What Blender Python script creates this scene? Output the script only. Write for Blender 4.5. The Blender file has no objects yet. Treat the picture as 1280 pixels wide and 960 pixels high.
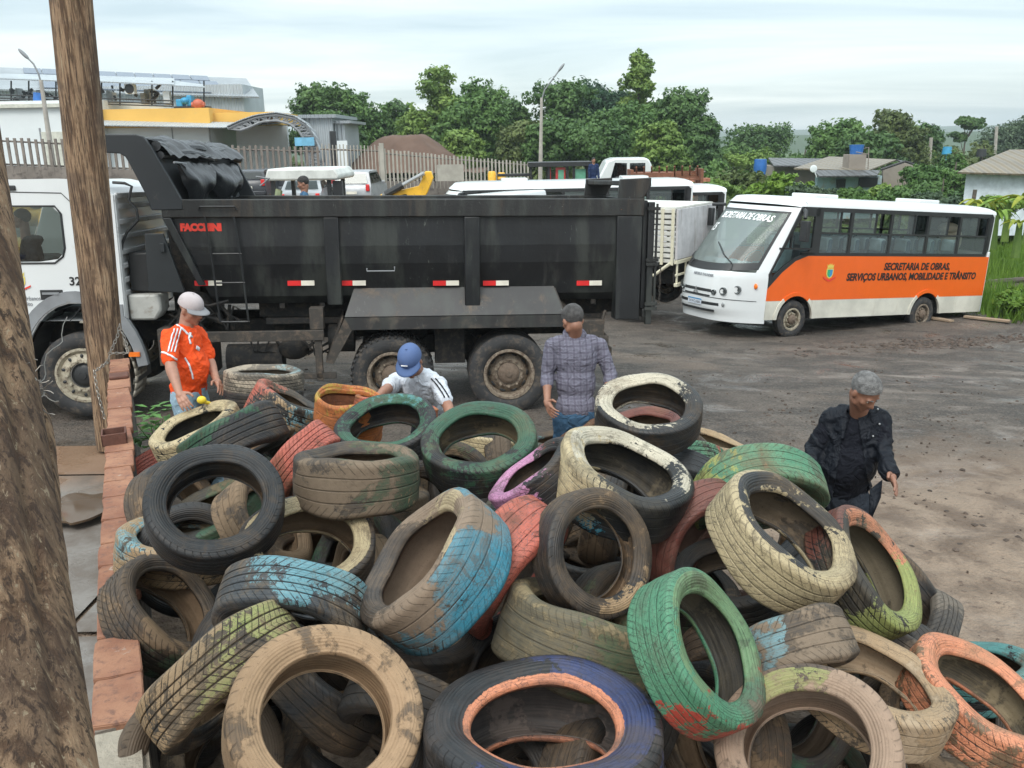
import bpy, bmesh, math, random
import numpy as np
from mathutils import Vector, Matrix, noise as mnoise
R_ = math.radians
SC = bpy.context.scene
COL = SC.collection
# ------------------------------------------------------------------ camera
FPX = 1100.0; TH = R_(15.45); RO = R_(1.0); CZ = 3.1
Fw = Vector((0, math.cos(TH), -math.sin(TH)))
R0 = Vector((1, 0, 0)); U0 = Vector((0, math.sin(TH), math.cos(TH)))
Rt = R0*math.cos(RO) - U0*math.sin(RO); Up = R0*math.sin(RO) + U0*math.cos(RO)
CAM = Vector((0, 0, CZ))
cam_d = bpy.data.cameras.new('camera'); cam = bpy.data.objects.new('camera', cam_d); COL.objects.link(cam)
cam.matrix_world = Matrix(((Rt.x, Up.x, -Fw.x, 0), (Rt.y, Up.y, -Fw.y, 0), (Rt.z, Up.z, -Fw.z, CZ), (0, 0, 0, 1)))
cam_d.sensor_width = 36; cam_d.lens = 36*FPX/1280; cam_d.clip_end = 9000; cam_d.clip_start = 0.05
SC.camera = cam
# ------------------------------------------------------------------ light
w = bpy.data.worlds.new('World'); SC.world = w; w.use_nodes = True
nt = w.node_tree; nt.nodes.clear()
def wn(t, **k):
    n = nt.nodes.new(t)
    for a, b in k.items(): setattr(n, a, b)
    return n
SUN_EL, SUN_AZ = 52, 200
out = wn('ShaderNodeOutputWorld'); sky = wn('ShaderNodeTexSky'); sky.sky_type = 'NISHITA'; sky.sun_disc = False
sky.sun_elevation = R_(SUN_EL); sky.sun_rotation = R_(SUN_AZ); sky.dust_density = 2.0
bg1 = wn('ShaderNodeBackground'); bg1.inputs[1].default_value = 0.05
nt.links.new(sky.outputs[0], bg1.inputs[0])
tc = wn('ShaderNodeTexCoord'); sep = wn('ShaderNodeSeparateXYZ'); nt.links.new(tc.outputs['Generated'], sep.inputs[0])
# project the direction on a cloud deck: dir.xy / (z + .08)
zz = wn('ShaderNodeMath', operation='MAXIMUM'); zz.inputs[1].default_value = 0.0; nt.links.new(sep.outputs[2], zz.inputs[0])
za = wn('ShaderNodeMath', operation='ADD'); za.inputs[1].default_value = 0.10; nt.links.new(zz.outputs[0], za.inputs[0])
dx = wn('ShaderNodeMath', operation='DIVIDE'); nt.links.new(sep.outputs[0], dx.inputs[0]); nt.links.new(za.outputs[0], dx.inputs[1])
dy = wn('ShaderNodeMath', operation='DIVIDE'); nt.links.new(sep.outputs[1], dy.inputs[0]); nt.links.new(za.outputs[0], dy.inputs[1])
cmb = wn('ShaderNodeCombineXYZ'); nt.links.new(dx.outputs[0], cmb.inputs[0]); nt.links.new(dy.outputs[0], cmb.inputs[1])
mp = wn('ShaderNodeMapping'); mp.inputs['Scale'].default_value = (0.42, 0.9, 1); mp.inputs['Rotation'].default_value = (0, 0, R_(8)); nt.links.new(cmb.outputs[0], mp.inputs[0])
n1 = wn('ShaderNodeTexNoise'); n1.inputs['Scale'].default_value = 0.6; n1.inputs['Detail'].default_value = 7; n1.inputs['Roughness'].default_value = 0.52; n1.inputs['Distortion'].default_value = 0.5
nt.links.new(mp.outputs[0], n1.inputs[0])
cr = wn('ShaderNodeValToRGB'); e = cr.color_ramp.elements
e[0].position = 0.39; e[0].color = (0.44, 0.525, 0.545, 1); e[1].position = 0.60; e[1].color = (0.76, 0.81, 0.795, 1)
k = cr.color_ramp.elements.new(0.50); k.color = (0.60, 0.67, 0.675, 1)
nt.links.new(n1.outputs[0], cr.inputs[0])
# overcast skies are brighter overhead than at the horizon (CIE overcast sky)
zr = wn('ShaderNodeMapRange'); zr.inputs['From Min'].default_value = 0.25; zr.inputs['From Max'].default_value = 1.0; zr.inputs['To Min'].default_value = 0.88; zr.inputs['To Max'].default_value = 2.6
nt.links.new(sep.outputs[2], zr.inputs[0])
bg2 = wn('ShaderNodeBackground'); nt.links.new(cr.outputs[0], bg2.inputs[0]); nt.links.new(zr.outputs[0], bg2.inputs[1])
ad = wn('ShaderNodeAddShader'); nt.links.new(bg1.outputs[0], ad.inputs[0]); nt.links.new(bg2.outputs[0], ad.inputs[1]); nt.links.new(ad.outputs[0], out.inputs[0])
sd = bpy.data.lights.new('sun', 'SUN'); sd.energy = 1.3; sd.angle = R_(22); sd.color = (1, .97, .92)
so = bpy.data.objects.new('sun', sd); COL.objects.link(so)
az = R_(SUN_AZ); el = R_(SUN_EL)
sdir = Vector((math.sin(az)*math.cos(el), math.cos(az)*math.cos(el), math.sin(el)))
so.rotation_euler = (-sdir).to_track_quat('-Z', 'Y').to_euler(); so.location = (0, 0, 30)
SC.view_settings.view_transform = 'Standard'; SC.view_settings.look = 'None'; SC.view_settings.gamma = 1; SC.view_settings.use_curve_mapping = False
SC.view_settings.exposure = 0.36
# ------------------------------------------------------------------ helpers
def view(px, py, d):                       # a point d metres along the view axis seen at photograph pixel px, py
    return CAM + Fw*d + Rt*((px-640)/FPX*d) + Up*((480-py)/FPX*d)
def ray(px, py): return (Fw + Rt*((px-640)/FPX) + Up*((480-py)/FPX)).normalized()
def onz(px, py, z):
    r = ray(px, py); return CAM + r*((z-CZ)/r.z)
def aty(px, py, y):
    r = ray(px, py); return CAM + r*(y/r.y)
CP = [(0,0,0),(0,4,0),(-3,3,0),(3,4,0),(3,7,-.03),(-3,7,-.05),(-7,6,0),(-8,0,0),(8,0,0),(6,6,-.08),(-6,11,-.24),(-2,11,-.28),(2,11,-.3),(5,11,-.5),(9,11,-.6),
      (3.5,15,-.75),(5.9,19.1,-1.30),(6.4,19.4,-1.31),(8.2,20.1,-1.46),(10,21.2,-1.62),(12,22,-1.55),(0,18,-.9),(-8,18,-.6),(-15,20,-.4),(0,30,-1.0),(-12,30,-.4),(10,30,-1.6),(-8,44,.55),(-16,45,.6),(-30,48,1.25),(1,45,-.6),(12,45,-1.8),
      (-7,52,.7),(2,56,-.35),(-18,54,1.0),(-40,60,1.4),(-20,70,1.0),(0,75,-.3),(15,60,-2.2),(30,40,-2.2),(16,15,-1.3),(20,24,-1.7),(40,70,-2.6),(0,110,-.8),(-60,110,0),(60,110,-3),(20,6,-.4),(-20,6,-.1)]
_cp = np.array(CP, float)
def gzn(x, y):
    x = np.asarray(x, float); y = np.asarray(y, float)
    d2 = (x[..., None]-_cp[:, 0])**2 + (y[..., None]-_cp[:, 1])**2
    s = 2.0 + 0.09*(np.abs(x)+np.abs(y))[..., None]
    wgt = np.exp(-d2/(2*s*s)) + 1e-5/(1+d2)
    return (wgt*_cp[:, 2]).sum(-1)/wgt.sum(-1)
def gz(x, y): return float(gzn(np.array([x]), np.array([y]))[0])
def ong(px, py):                           # ground point seen at a pixel
    z = 0
    for _ in range(12):
        p = onz(px, py, z); z = gz(p.x, p.y)
    return p

# ---- mesh builder
class MB:
    def __init__(s): s.v = []; s.f = []; s.m = []
    def add(s, vs, fs, mi=0, M=None):
        b = len(s.v)
        for p in vs:
            p = Vector(p); s.v.append(M @ p if M else p)
        for f in fs: s.f.append([b+i for i in f]); s.m.append(mi)
        return s
    def box(s, c, d, mi=0, M=None, rot=None):
        x, y, z = [q/2 for q in d]
        vs = [Vector((i*x, j*y, k*z)) for i in (-1,1) for j in (-1,1) for k in (-1,1)]
        if rot: vs = [rot @ p for p in vs]
        vs = [p+Vector(c) for p in vs]
        return s.add(vs, [(0,1,3,2),(4,6,7,5),(0,4,5,1),(2,3,7,6),(0,2,6,4),(1,5,7,3)], mi, M)
    def bx(s, x0, x1, y0, y1, z0, z1, mi=0, M=None):
        return s.box(((x0+x1)/2,(y0+y1)/2,(z0+z1)/2), (abs(x1-x0),abs(y1-y0),abs(z1-z0)), mi, M)
    def tube(s, pts, r, n=8, mi=0, M=None, cap=True):
        pts = [Vector(p) for p in pts]; N = len(pts)
        rs = r if hasattr(r, '__len__') else [r]*N
        t0 = (pts[1]-pts[0]).normalized()
        a = Vector((0,0,1)) if abs(t0.z) < .9 else Vector((1,0,0))
        u = t0.cross(a).normalized(); vs = []
        for i, p in enumerate(pts):
            t = (pts[min(i+1,N-1)]-pts[max(i-1,0)]).normalized()
            u = (u - t*u.dot(t)).normalized(); v = t.cross(u)
            for j in range(n):
                an = 2*math.pi*j/n; vs.append(p + (u*math.cos(an)+v*math.sin(an))*rs[i])
        fs = [(i*n+j, i*n+(j+1)%n, (i+1)*n+(j+1)%n, (i+1)*n+j) for i in range(N-1) for j in range(n)]
        if cap: fs += [tuple(reversed(range(n))), tuple(range((N-1)*n, N*n))]
        return s.add(vs, fs, mi, M)
    def lathe(s, prof, n=32, mi=0, M=None, closed=False):     # prof of (r, z) about local z
        vs = []; m = len(prof)
        for j in range(n):
            an = 2*math.pi*j/n; c, q = math.cos(an), math.sin(an)
            for r, z in prof: vs.append((r*c, r*q, z))
        k = m if closed else m-1
        fs = [(j*m+i, ((j+1)%n)*m+i, ((j+1)%n)*m+(i+1)%m, j*m+(i+1)%m) for j in range(n) for i in range(k)]
        return s.add(vs, fs, mi, M)
    def prism(s, poly, h0, h1, mi=0, M=None):                 # poly in xy, extruded z h0..h1
        n = len(poly)
        vs = [(x, y, h0) for x, y in poly]+[(x, y, h1) for x, y in poly]
        fs = [tuple(reversed(range(n))), tuple(range(n, 2*n))]+[(i,(i+1)%n,n+(i+1)%n,n+i) for i in range(n)]
        return s.add(vs, fs, mi, M)
    def prism_xz(s, poly, y0, y1, mi=0, M=None):
        n = len(poly)
        vs = [(x, y0, z) for x, z in poly]+[(x, y1, z) for x, z in poly]
        fs = [tuple(range(n)), tuple(reversed(range(n, 2*n)))]+[(i,n+i,n+(i+1)%n,(i+1)%n) for i in range(n)]
        return s.add(vs, fs, mi, M)
    def prism_yz(s, poly, x0, x1, mi=0, M=None):
        n = len(poly)
        vs = [(x0, y, z) for y, z in poly]+[(x1, y, z) for y, z in poly]
        fs = [tuple(reversed(range(n))), tuple(range(n, 2*n))]+[(i,(i+1)%n,n+(i+1)%n,n+i) for i in range(n)]
        return s.add(vs, fs, mi, M)
    def ell(s, c, r, mi=0, M=None, rot=None, nu=14, nv=9):
        vs = [Vector((0,0,1))]; fs = []
        for i in range(1, nv):
            t = math.pi*i/nv
            for j in range(nu):
                a = 2*math.pi*j/nu; vs.append(Vector((math.sin(t)*math.cos(a), math.sin(t)*math.sin(a), math.cos(t))))
        vs.append(Vector((0,0,-1)))
        for j in range(nu):
            fs.append((0, 1+j, 1+(j+1)%nu)); b = 1+(nv-2)*nu; fs.append((b+(j+1)%nu, b+j, len(vs)-1))
        for i in range(nv-2):
            for j in range(nu): fs.append((1+i*nu+j, 1+(i+1)*nu+j, 1+(i+1)*nu+(j+1)%nu, 1+i*nu+(j+1)%nu))
        o = []
        for p in vs:
            p = Vector((p.x*r[0], p.y*r[1], p.z*r[2]))
            if rot: p = rot @ p
            o.append(p+Vector(c))
        return s.add(o, fs, mi, M)
    def cap(s, a, b, ra, rb, n=12, mi=0):                     # tapered capsule
        a = Vector(a); b = Vector(b); d = (b-a); L = d.length; t = d.normalized() if L > 1e-6 else Vector((0,0,1))
        pts = []; rr = []
        for k in range(4):
            q = k/4*math.pi/2; pts.append(a - t*ra*math.cos(q)); rr.append(max(ra*math.sin(q), ra*.05))
        pts.append(a); rr.append(ra); pts.append(b); rr.append(rb)
        for k in range(1, 5):
            q = k/4*math.pi/2; pts.append(b + t*rb*math.sin(q)); rr.append(max(rb*math.cos(q), rb*.05))
        return s.tube(pts, rr, n, mi)
    def mesh(s, name):
        me = bpy.data.meshes.new(name); me.from_pydata([tuple(p) for p in s.v], [], s.f); return me
    def build(s, name, mats, parent=None, smooth=35, bevel=0, fix=True):
        me = s.mesh(name)
        if not isinstance(mats, (list, tuple)): mats = [mats]
        for m in mats: me.materials.append(m)
        if len(mats) > 1: me.polygons.foreach_set('material_index', s.m)
        if fix:
            bm = bmesh.new(); bm.from_mesh(me); bmesh.ops.recalc_face_normals(bm, faces=bm.faces); bm.to_mesh(me); bm.free()
        if smooth:
            me.polygons.foreach_set('use_smooth', [True]*len(me.polygons)); me.set_sharp_from_angle(angle=R_(smooth))
        o = bpy.data.objects.new(name, me); COL.objects.link(o)
        if parent: o.parent = parent
        if bevel:
            b = o.modifiers.new('bevel', 'BEVEL'); b.width = bevel; b.segments = 2; b.limit_method = 'ANGLE'; b.angle_limit = R_(40)
        return o
def build_split(mb, name, mats, parent, **k):
    par = list(range(len(mb.v)))
    def find(a):
        while par[a] != a: par[a] = par[par[a]]; a = par[a]
        return a
    for f in mb.f:
        r = find(f[0])
        for q in f[1:]: par[find(q)] = r
    gr = {}
    for f in mb.f: gr.setdefault(find(f[0]), []).append(f)
    out = []
    for fs in gr.values():
        ids = sorted({i for f in fs for i in f}); mp_ = {a: b for b, a in enumerate(ids)}; o = MB(); o.v = [mb.v[i] for i in ids]; o.f = [[mp_[i] for i in f] for f in fs]; o.m = [0]*len(fs); out.append(o.build(name, mats, parent, **k))
    return out
def tag(o, label=None, cat=None, group=None, kind=None):
    if label: o['label'] = label
    if cat: o['category'] = cat
    if group: o['group'] = group
    if kind: o['kind'] = kind
    return o
def empty(name, loc=(0,0,0), rz=0, label=None, cat=None, group=None):
    o = bpy.data.objects.new(name, None); COL.objects.link(o); o.location = loc; o.rotation_euler = (0,0,rz)
    o.empty_display_size = .2
    return tag(o, label, cat, group)
def copy_tree(o, parent=None):
    c = o.copy(); COL.objects.link(c); c.parent = parent
    for ch in list(o.children): copy_tree(ch, c)
    return c
def text_part(txt, size, mat, parent, M, name='lettering', bold=0.0, ext=.002, shear=0, align='CENTER', xs=1):
    cu = bpy.data.curves.new(name, 'FONT'); cu.body = txt; cu.size = size; cu.extrude = ext; cu.offset = bold; cu.shear = shear; cu.align_x = align; cu.align_y = 'CENTER'; cu.resolution_u = 3
    t = bpy.data.objects.new('tmp', cu); COL.objects.link(t)
    me = bpy.data.meshes.new_from_object(t.evaluated_get(bpy.context.evaluated_depsgraph_get()))
    bpy.data.objects.remove(t); bpy.data.curves.remove(cu)
    me.name = name; me.transform(M @ Matrix.Diagonal((xs, 1, 1, 1))); me.materials.clear(); me.materials.append(mat)
    o = bpy.data.objects.new(name, me); COL.objects.link(o); o.parent = parent
    return o
# ---- materials
class NT:
    def __init__(s, m): s.t = m.node_tree; s.t.nodes.clear()
    def n(s, t, ins=None, **k):
        q = s.t.nodes.new(t)
        for a, b in k.items(): setattr(q, a, b)
        for a, b in (ins or {}).items():
            if hasattr(b, 'is_linked') or b.__class__.__name__.startswith('NodeSocket'): s.t.links.new(b, q.inputs[a])
            else: q.inputs[a].default_value = b
        return q
    def math(s, op, a, b=0.0, c=None, clamp=False):
        d = {0: a, 1: b}
        if c is not None: d[2] = c
        return s.n('ShaderNodeMath', d, operation=op, use_clamp=clamp).outputs[0]
    def mix(s, f, a, b, blend='MIX'):
        q = s.n('ShaderNodeMix', data_type='RGBA', blend_type=blend)
        for i, v in ((0, f), (6, a), (7, b)):
            if hasattr(v, 'is_linked'): s.t.links.new(v, q.inputs[i])
            else: q.inputs[i].default_value = v if i == 0 else (*v[:3], 1)
        return q.outputs[2]
    def noise(s, vec, scale, detail=5, rough=.55, dist=0):
        return s.n('ShaderNodeTexNoise', {'Vector': vec, 'Scale': scale, 'Detail': detail, 'Roughness': rough, 'Distortion': dist}).outputs[0]
    def step(s, v, lo, hi): return s.n('ShaderNodeMapRange', {0: v, 1: lo, 2: hi, 3: 0.0, 4: 1.0}, interpolation_type='SMOOTHSTEP').outputs[0]
def newmat(name):
    m = bpy.data.materials.new(name); m.use_nodes = True; return m, NT(m)
MATS = {}
def mat(name, col, rough=.5, metal=0, dirt=.0, dcol=(.16,.12,.085), dscale=3.0, var=.15, bump=.0, bscale=40, rust=0, coat=0, spec=.5, drough=.85, streak=False, scuff=0):
    m, N = newmat(name)
    co = N.n('ShaderNodeTexCoord').outputs['Object']
    no = N.noise(co, dscale, 6, .6)
    c = N.mix(N.step(no, .3, .7), [q*(1-var) for q in col], [min(1, q*(1+var)) for q in col])
    ro = rough
    if dirt > 0:
        v = co
        if streak: v = N.n('ShaderNodeMapping', {'Vector': co, 'Scale': (1,1,.12)}).outputs[0]
        d = N.noise(v, dscale*2.3, 9, .68, .3); f = N.step(d, .68-.38*dirt, .78-.2*dirt); f = N.math('MULTIPLY', f, min(1, .35+dirt))
        c = N.mix(f, c, dcol); ro = N.n('ShaderNodeMapRange', {0: f, 1: 0., 2: 1., 3: rough, 4: drough}).outputs[0]
    if scuff:
        sv = N.n('ShaderNodeMapping', {'Vector': co, 'Scale': (1.6,1.6,.35)}).outputs[0]; s1 = N.noise(sv, 7, 9, .8, 1.5); s2 = N.noise(co, .8, 3, .5); c = N.mix(N.math('MULTIPLY', N.step(s1, .60, .66), N.step(s2, .42, .58)), c, (.12,.13,.115)); s3 = N.noise(sv, 2.2, 6, .6); c = N.mix(N.math('MULTIPLY', N.step(s3, .46, .66), .7), c, (.045,.050,.044))
    if rust > 0:
        d = N.noise(co, dscale*5, 8, .7); f = N.step(d, .72-.3*rust, .76-.25*rust); c = N.mix(f, c, (.16,.06,.025))
    b = N.n('ShaderNodeBsdfPrincipled', {'Base Color': c, 'Roughness': ro, 'Metallic': metal, 'Coat Weight': coat, 'Specular IOR Level': spec})
    if bump > 0:
        bm = N.n('ShaderNodeBump', {'Height': N.noise(co, bscale, 6, .6), 'Strength': bump, 'Distance': .02}); N.t.links.new(bm.outputs[0], b.inputs['Normal'])
    o = N.n('ShaderNodeOutputMaterial', {0: b.outputs[0]})
    MATS[name] = m; return m
def glassmat(name, tint=(.5,.6,.6), alpha=.55, dust=0, dcol=(.4,.44,.43), ref=.62, gr=.03):
    m, N = newmat(name)
    t = N.n('ShaderNodeBsdfTransparent', {0: (*tint, 1)}); g = N.n('ShaderNodeBsdfGlossy', {0: (ref,ref*1.05,ref*1.03,1), 'Roughness': gr})
    fr = N.n('ShaderNodeFresnel', {0: 1.5}); f = N.math('ADD', N.math('MULTIPLY', fr.outputs[0], .55), alpha, clamp=True)
    mx = N.n('ShaderNodeMixShader', {0: f, 1: t.outputs[0], 2: g.outputs[0]})
    if dust: mx = N.n('ShaderNodeMixShader', {0: dust, 1: mx.outputs[0], 2: N.n('ShaderNodeBsdfDiffuse', {0: (*dcol, 1)}).outputs[0]})  # even diffuse grey mixed over the glass to lighten it
    N.n('ShaderNodeOutputMaterial', {0: mx.outputs[0]})
    MATS[name] = m; return m
# ================================================================== ground
def axis(segs):
    o = [segs[0][0]]
    for a, b, st in segs:
        n = max(1, int(round((b-a)/st))); o += [a+(b-a)*(i+1)/n for i in range(n)]
    return np.array(o)
gx = axis([(-4000,-400,600),(-400,-60,40),(-60,-9,3),(-9,-4,.25),(-4,1,.12),(1,8,.06),(8,14,.14),(14,60,3),(60,400,40),(400,4000,600)])
gy = axis([(-400,-10,60),(-10,0,2),(0,4,.4),(4,11,.06),(11,24,.16),(24,70,3),(70,400,40),(400,5000,700)])
GX, GY = np.meshgrid(gx, gy, indexing='ij'); GZ = gzn(GX, GY)
far = np.clip((np.hypot(GX, GY)-150)/400, 0, 1); GZ = GZ*(1-far) - 6*far
rng = np.random.default_rng(3)
def nz(X, Y, s, seed=0):
    o = np.empty(X.size); fx = X.ravel()/s; fy = Y.ravel()/s
    for i in range(X.size): o[i] = mnoise.noise((fx[i]+seed*7.3, fy[i]-seed*3.1, seed))
    return o.reshape(X.shape)
nearm = (GX > -5) & (GX < 14) & (GY > 3) & (GY < 26)
ix = np.where(((gx > -5) & (gx < 14)))[0]; iy = np.where((gy > 3) & (gy < 26))[0]
sub = np.ix_(ix, iy); A, B = GX[sub], GY[sub]
mudw = np.clip((A-0.5)/2, 0, 1)*np.clip((9.5-B)/3, 0, 1)
GZ[sub] += (.018*nz(A, B, .9, 1)+.008*nz(A, B, .25, 2)) + mudw*(.018*np.abs(nz(A, B, .33, 3))+.014*nz(A, B, .12, 4))
# tyre ruts curving through the yard
for (x0, x1, y0, k) in ((1.5, 13, 8.2, .05), (1.5, 13, 9.3, .05), (2.5, 13, 12.2, .09), (2.5, 13, 13.2, .09)):
    rut = np.exp(-((B-(y0+k*(A-x0)))/.16)**2)*(A > x0-1)
    GZ[sub] -= .02*rut
nx, ny = len(gx), len(gy)
gv = np.stack([GX.ravel(), GY.ravel(), GZ.ravel()], 1)
ii, jj = np.meshgrid(np.arange(nx-1), np.arange(ny-1), indexing='ij'); q = (ii*ny+jj).ravel()
gf = np.stack([q, q+ny, q+ny+1, q+1], 1)
gme = bpy.data.meshes.new('ground'); gme.vertices.add(len(gv)); gme.vertices.foreach_set('co', gv.ravel()); gme.loops.add(gf.size); gme.loops.foreach_set('vertex_index', gf.ravel())
gme.polygons.add(len(gf)); gme.polygons.foreach_set('loop_start', np.arange(len(gf))*4); gme.update(calc_edges=True); gme.polygons.foreach_set('use_smooth', np.ones(len(gf), bool))
m, N = newmat('yard_ground')
P = N.n('ShaderNodeNewGeometry').outputs['Position']; sp = N.n('ShaderNodeSeparateXYZ', {0: P})
X, Y = sp.outputs[0], sp.outputs[1]
big = N.noise(P, .35, 6, .6); mid = N.noise(P, 1.6, 8, .65, .4); fin = N.noise(P, 9, 8, .7); gr = N.n('ShaderNodeTexVoronoi', {'Vector': P, 'Scale': 28.0}).outputs['Distance']
str_v = N.n('ShaderNodeMapping', {'Vector': P, 'Scale': (.8, 1.25, 1), 'Rotation': (0,0,R_(-20))}).outputs[0]; st = N.noise(str_v, 1.3, 8, .6, .3)
# mud near the pile (X right, Y < 8.5), dark gravel further
edge = N.math('ADD', Y, N.math('MULTIPLY', N.math('SUBTRACT', mid, .5), 5.0)); edge = N.math('SUBTRACT', edge, N.math('MULTIPLY', N.math('SUBTRACT', X, 3.), .22))
gravel = N.step(edge, 7.3, 10.0)
mudc = N.mix(N.step(mid, .36, .62), (.13,.09,.063), (.27,.20,.145)); mudc = N.mix(N.step(fin, .56, .68), mudc, (.12,.08,.058))
grc = N.mix(N.step(st, .38, .62), (.052,.043,.036), (.112,.090,.073)); grc = N.mix(N.step(fin, .52, .75), grc, (.15,.13,.11)); grc = N.mix(N.step(big, .54, .68), grc, (.14,.105,.08))
grc = N.mix(N.math('MULTIPLY', N.step(gr, .3, .12), .65), grc, (.035,.033,.032))
g3 = N.noise(P, 32, 4, .7); grc = N.mix(N.math('MULTIPLY', N.step(g3, .52, .66), .55), grc, (.20,.17,.145)); grc = N.mix(N.math('MULTIPLY', N.step(g3, .47, .36), .6), grc, (.022,.019,.017)); c = N.mix(gravel, mudc, grc)
# pale wet clay streaks across the yard
pale = N.math('MULTIPLY', N.step(st, .53, .72), N.math('MULTIPLY', N.step(X, 2.5, 7.), N.step(Y, 20., 13.))); c = N.mix(N.math('MULTIPLY', pale, .6), c, (.29,.25,.22))
# grass beyond the yard
gre = N.math('ADD', Y, N.math('MULTIPLY', N.math('SUBTRACT', big, .5), 12.)); gmask = N.step(gre, 66., 70.)
rgt = N.math('SUBTRACT', N.math('ADD', X, N.math('MULTIPLY', N.math('SUBTRACT', big, .5), 3.)), 13.5); gm2 = N.math('MULTIPLY', N.step(rgt, 0., 1.), N.step(Y, 17., 20.)); gm3 = N.math('MULTIPLY', N.step(Y, 26., 27.5), N.step(X, 2., 5.))
gmask = N.math('MAXIMUM', gmask, N.math('MAXIMUM', gm2, gm3)); grass = N.mix(mid, (.03,.07,.015), (.09,.14,.03)); c = N.mix(gmask, c, grass)
wet = N.math('MULTIPLY', N.step(N.noise(P, .9, 5, .6, .5), .50, .68), N.math('SUBTRACT', 1., gmask))
ro = N.n('ShaderNodeMapRange', {0: wet, 1: 0., 2: 1., 3: .80, 4: .22}).outputs[0]
g2 = N.n('ShaderNodeTexVoronoi', {'Vector': P, 'Scale': 60.0}).outputs['Distance']; hg = N.math('ADD', N.math('MULTIPLY', fin, .7), N.math('ADD', N.math('MULTIPLY', gr, .4), N.math('MULTIPLY', g2, .2))); hg = N.math('MULTIPLY', hg, N.math('SUBTRACT', 1., N.math('MULTIPLY', wet, .7)))
b = N.n('ShaderNodeBsdfPrincipled', {'Base Color': c, 'Roughness': ro, 'Specular IOR Level': .4, 'Normal': N.n('ShaderNodeBump', {'Height': hg, 'Strength': .9, 'Distance': .05}).outputs[0]})
N.n('ShaderNodeOutputMaterial', {0: b.outputs[0]})
gme.materials.append(m); g = bpy.data.objects.new('ground', gme); COL.objects.link(g); tag(g, kind='structure')

# concrete apron left of the wall
m, N = newmat('apron_concrete'); P = N.n('ShaderNodeNewGeometry').outputs['Position']
a1 = N.noise(P, 2.2, 8, .65); c = N.mix(N.step(a1, .35, .65), (.13,.105,.085), (.225,.205,.185)); c = N.mix(N.step(N.noise(P, 14, 6, .7), .55, .7), c, (.15,.12,.1))
yy = N.n('ShaderNodeSeparateXYZ', {0: P}).outputs[1]; red = N.step(N.math('ADD', yy, N.math('MULTIPLY', a1, 1.5)), 8.6, 9.3); c = N.mix(red, c, (.22,.135,.085))
wt = N.step(N.noise(P, 1.1, 4, .5), .47, .56); ro = N.n('ShaderNodeMapRange', {0: wt, 1: 0., 2: 1., 3: .6, 4: .13}).outputs[0]
b = N.n('ShaderNodeBsdfPrincipled', {'Base Color': c, 'Roughness': ro, 'Normal': N.n('ShaderNodeBump', {'Height': N.noise(P, 30, 5, .6), 'Strength': .35, 'Distance': .01}).outputs[0]}); N.n('ShaderNodeOutputMaterial', {0: b.outputs[0]})
apron_m = m
_a = onz(146, 905, 1.0); _b = onz(149, 449, 1.0); ap = MB()
def slab(x0, x1, y0, y1, z):
    n = 6; vs = []; 
    for i in range(n+1):
        for j in range(n+1):
            y = y0+(y1-y0)*j/n; lim = _a.x+(_b.x-_a.x)*(y-_a.y)/(_b.y-_a.y); xe = min(x1, lim); x = min(x0, lim-.02)+(xe-min(x0, lim-.02))*i/n; vs.append((x, y, gz(x, y)+z))
    ap.add(vs, [(i*(n+1)+j, (i+1)*(n+1)+j, (i+1)*(n+1)+j+1, i*(n+1)+j+1) for i in range(n) for j in range(n)])
for y0 in (-1.2, 2.0, 5.2): slab(-6.2, -3.02, y0+.02, y0+3.16, .03); slab(-2.98, -1.25, y0+.02, y0+3.16, .03)
slab(-6.2, -2.0, 8.42, 9.4, .022)
tag(ap.build('concrete_apron', apron_m, fix=False), kind='structure')
pm, N = newmat('puddle_water'); b = N.n('ShaderNodeBsdfPrincipled', {'Base Color': (.10,.065,.04,1), 'Roughness': .06}); N.n('ShaderNodeOutputMaterial', {0: b.outputs[0]})
pd = MB(); c0 = onz(97, 634, .04); random.seed(2)
pp = [(c0.x+.30*math.cos(a)*(1+.22*math.sin(3*a+1)+.1*math.sin(7*a)), c0.y+.40*math.sin(a)*(1+.2*math.cos(2*a)+.08*math.cos(6*a))) for a in [2*math.pi*i/48 for i in range(48)]]
pd.prism(pp, c0.z-.02, c0.z); tag(pd.build('puddle', pm), kind='structure')

# clods, stones and bits of rubbish on the yard
rs = random.Random(5); cl = MB()
clm = mat('clods', (.07,.05,.038), .85, var=.5, dscale=9)
def stone(x, y, r, mi=0):
    z = gz(x, y); n = 6; vs = [(x+rs.uniform(-.2,.2)*r, y, z+r*rs.uniform(.5,.9))]; 
    for j in range(n):
        a = 2*math.pi*j/n; k = r*rs.uniform(.7,1.3); vs.append((x+k*math.cos(a), y+k*math.sin(a), z+r*rs.uniform(.05,.35)))
    for j in range(n):
        a = 2*math.pi*j/n; k = r*rs.uniform(.8,1.2); vs.append((x+k*math.cos(a), y+k*math.sin(a), z-.03))
    cl.add(vs, [(0,1+j,1+(j+1)%n) for j in range(n)]+[(1+j,7+j,7+(j+1)%n,1+(j+1)%n) for j in range(n)], mi)
for i in range(2600):
    x = rs.uniform(1.2, 9); y = 3.4+rs.random()**1.4*9
    if mnoise.noise((x*.8, y*.8, 2)) < -.05 and rs.random() < .8: continue
    stone(x, y, .008+.022*rs.random()**3)
for i in range(1300):
    x = rs.uniform(-5, 13); y = rs.uniform(7.5, 20); stone(x, y, .006+.024*rs.random()**4)
for i in range(200): stone(rs.uniform(-5.8,-2.2), rs.uniform(3,9), .006+.012*rs.random()**2)
for i in range(420):
    a = rs.gauss(0, 1); x = 9.6+a*1.5; y = 18.6+a*.5+rs.gauss(0,.28); stone(x, y, .02+.06*rs.random()**2)
tag(cl.build('mud_clods', clm, smooth=0, fix=False), kind='stuff')

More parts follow.
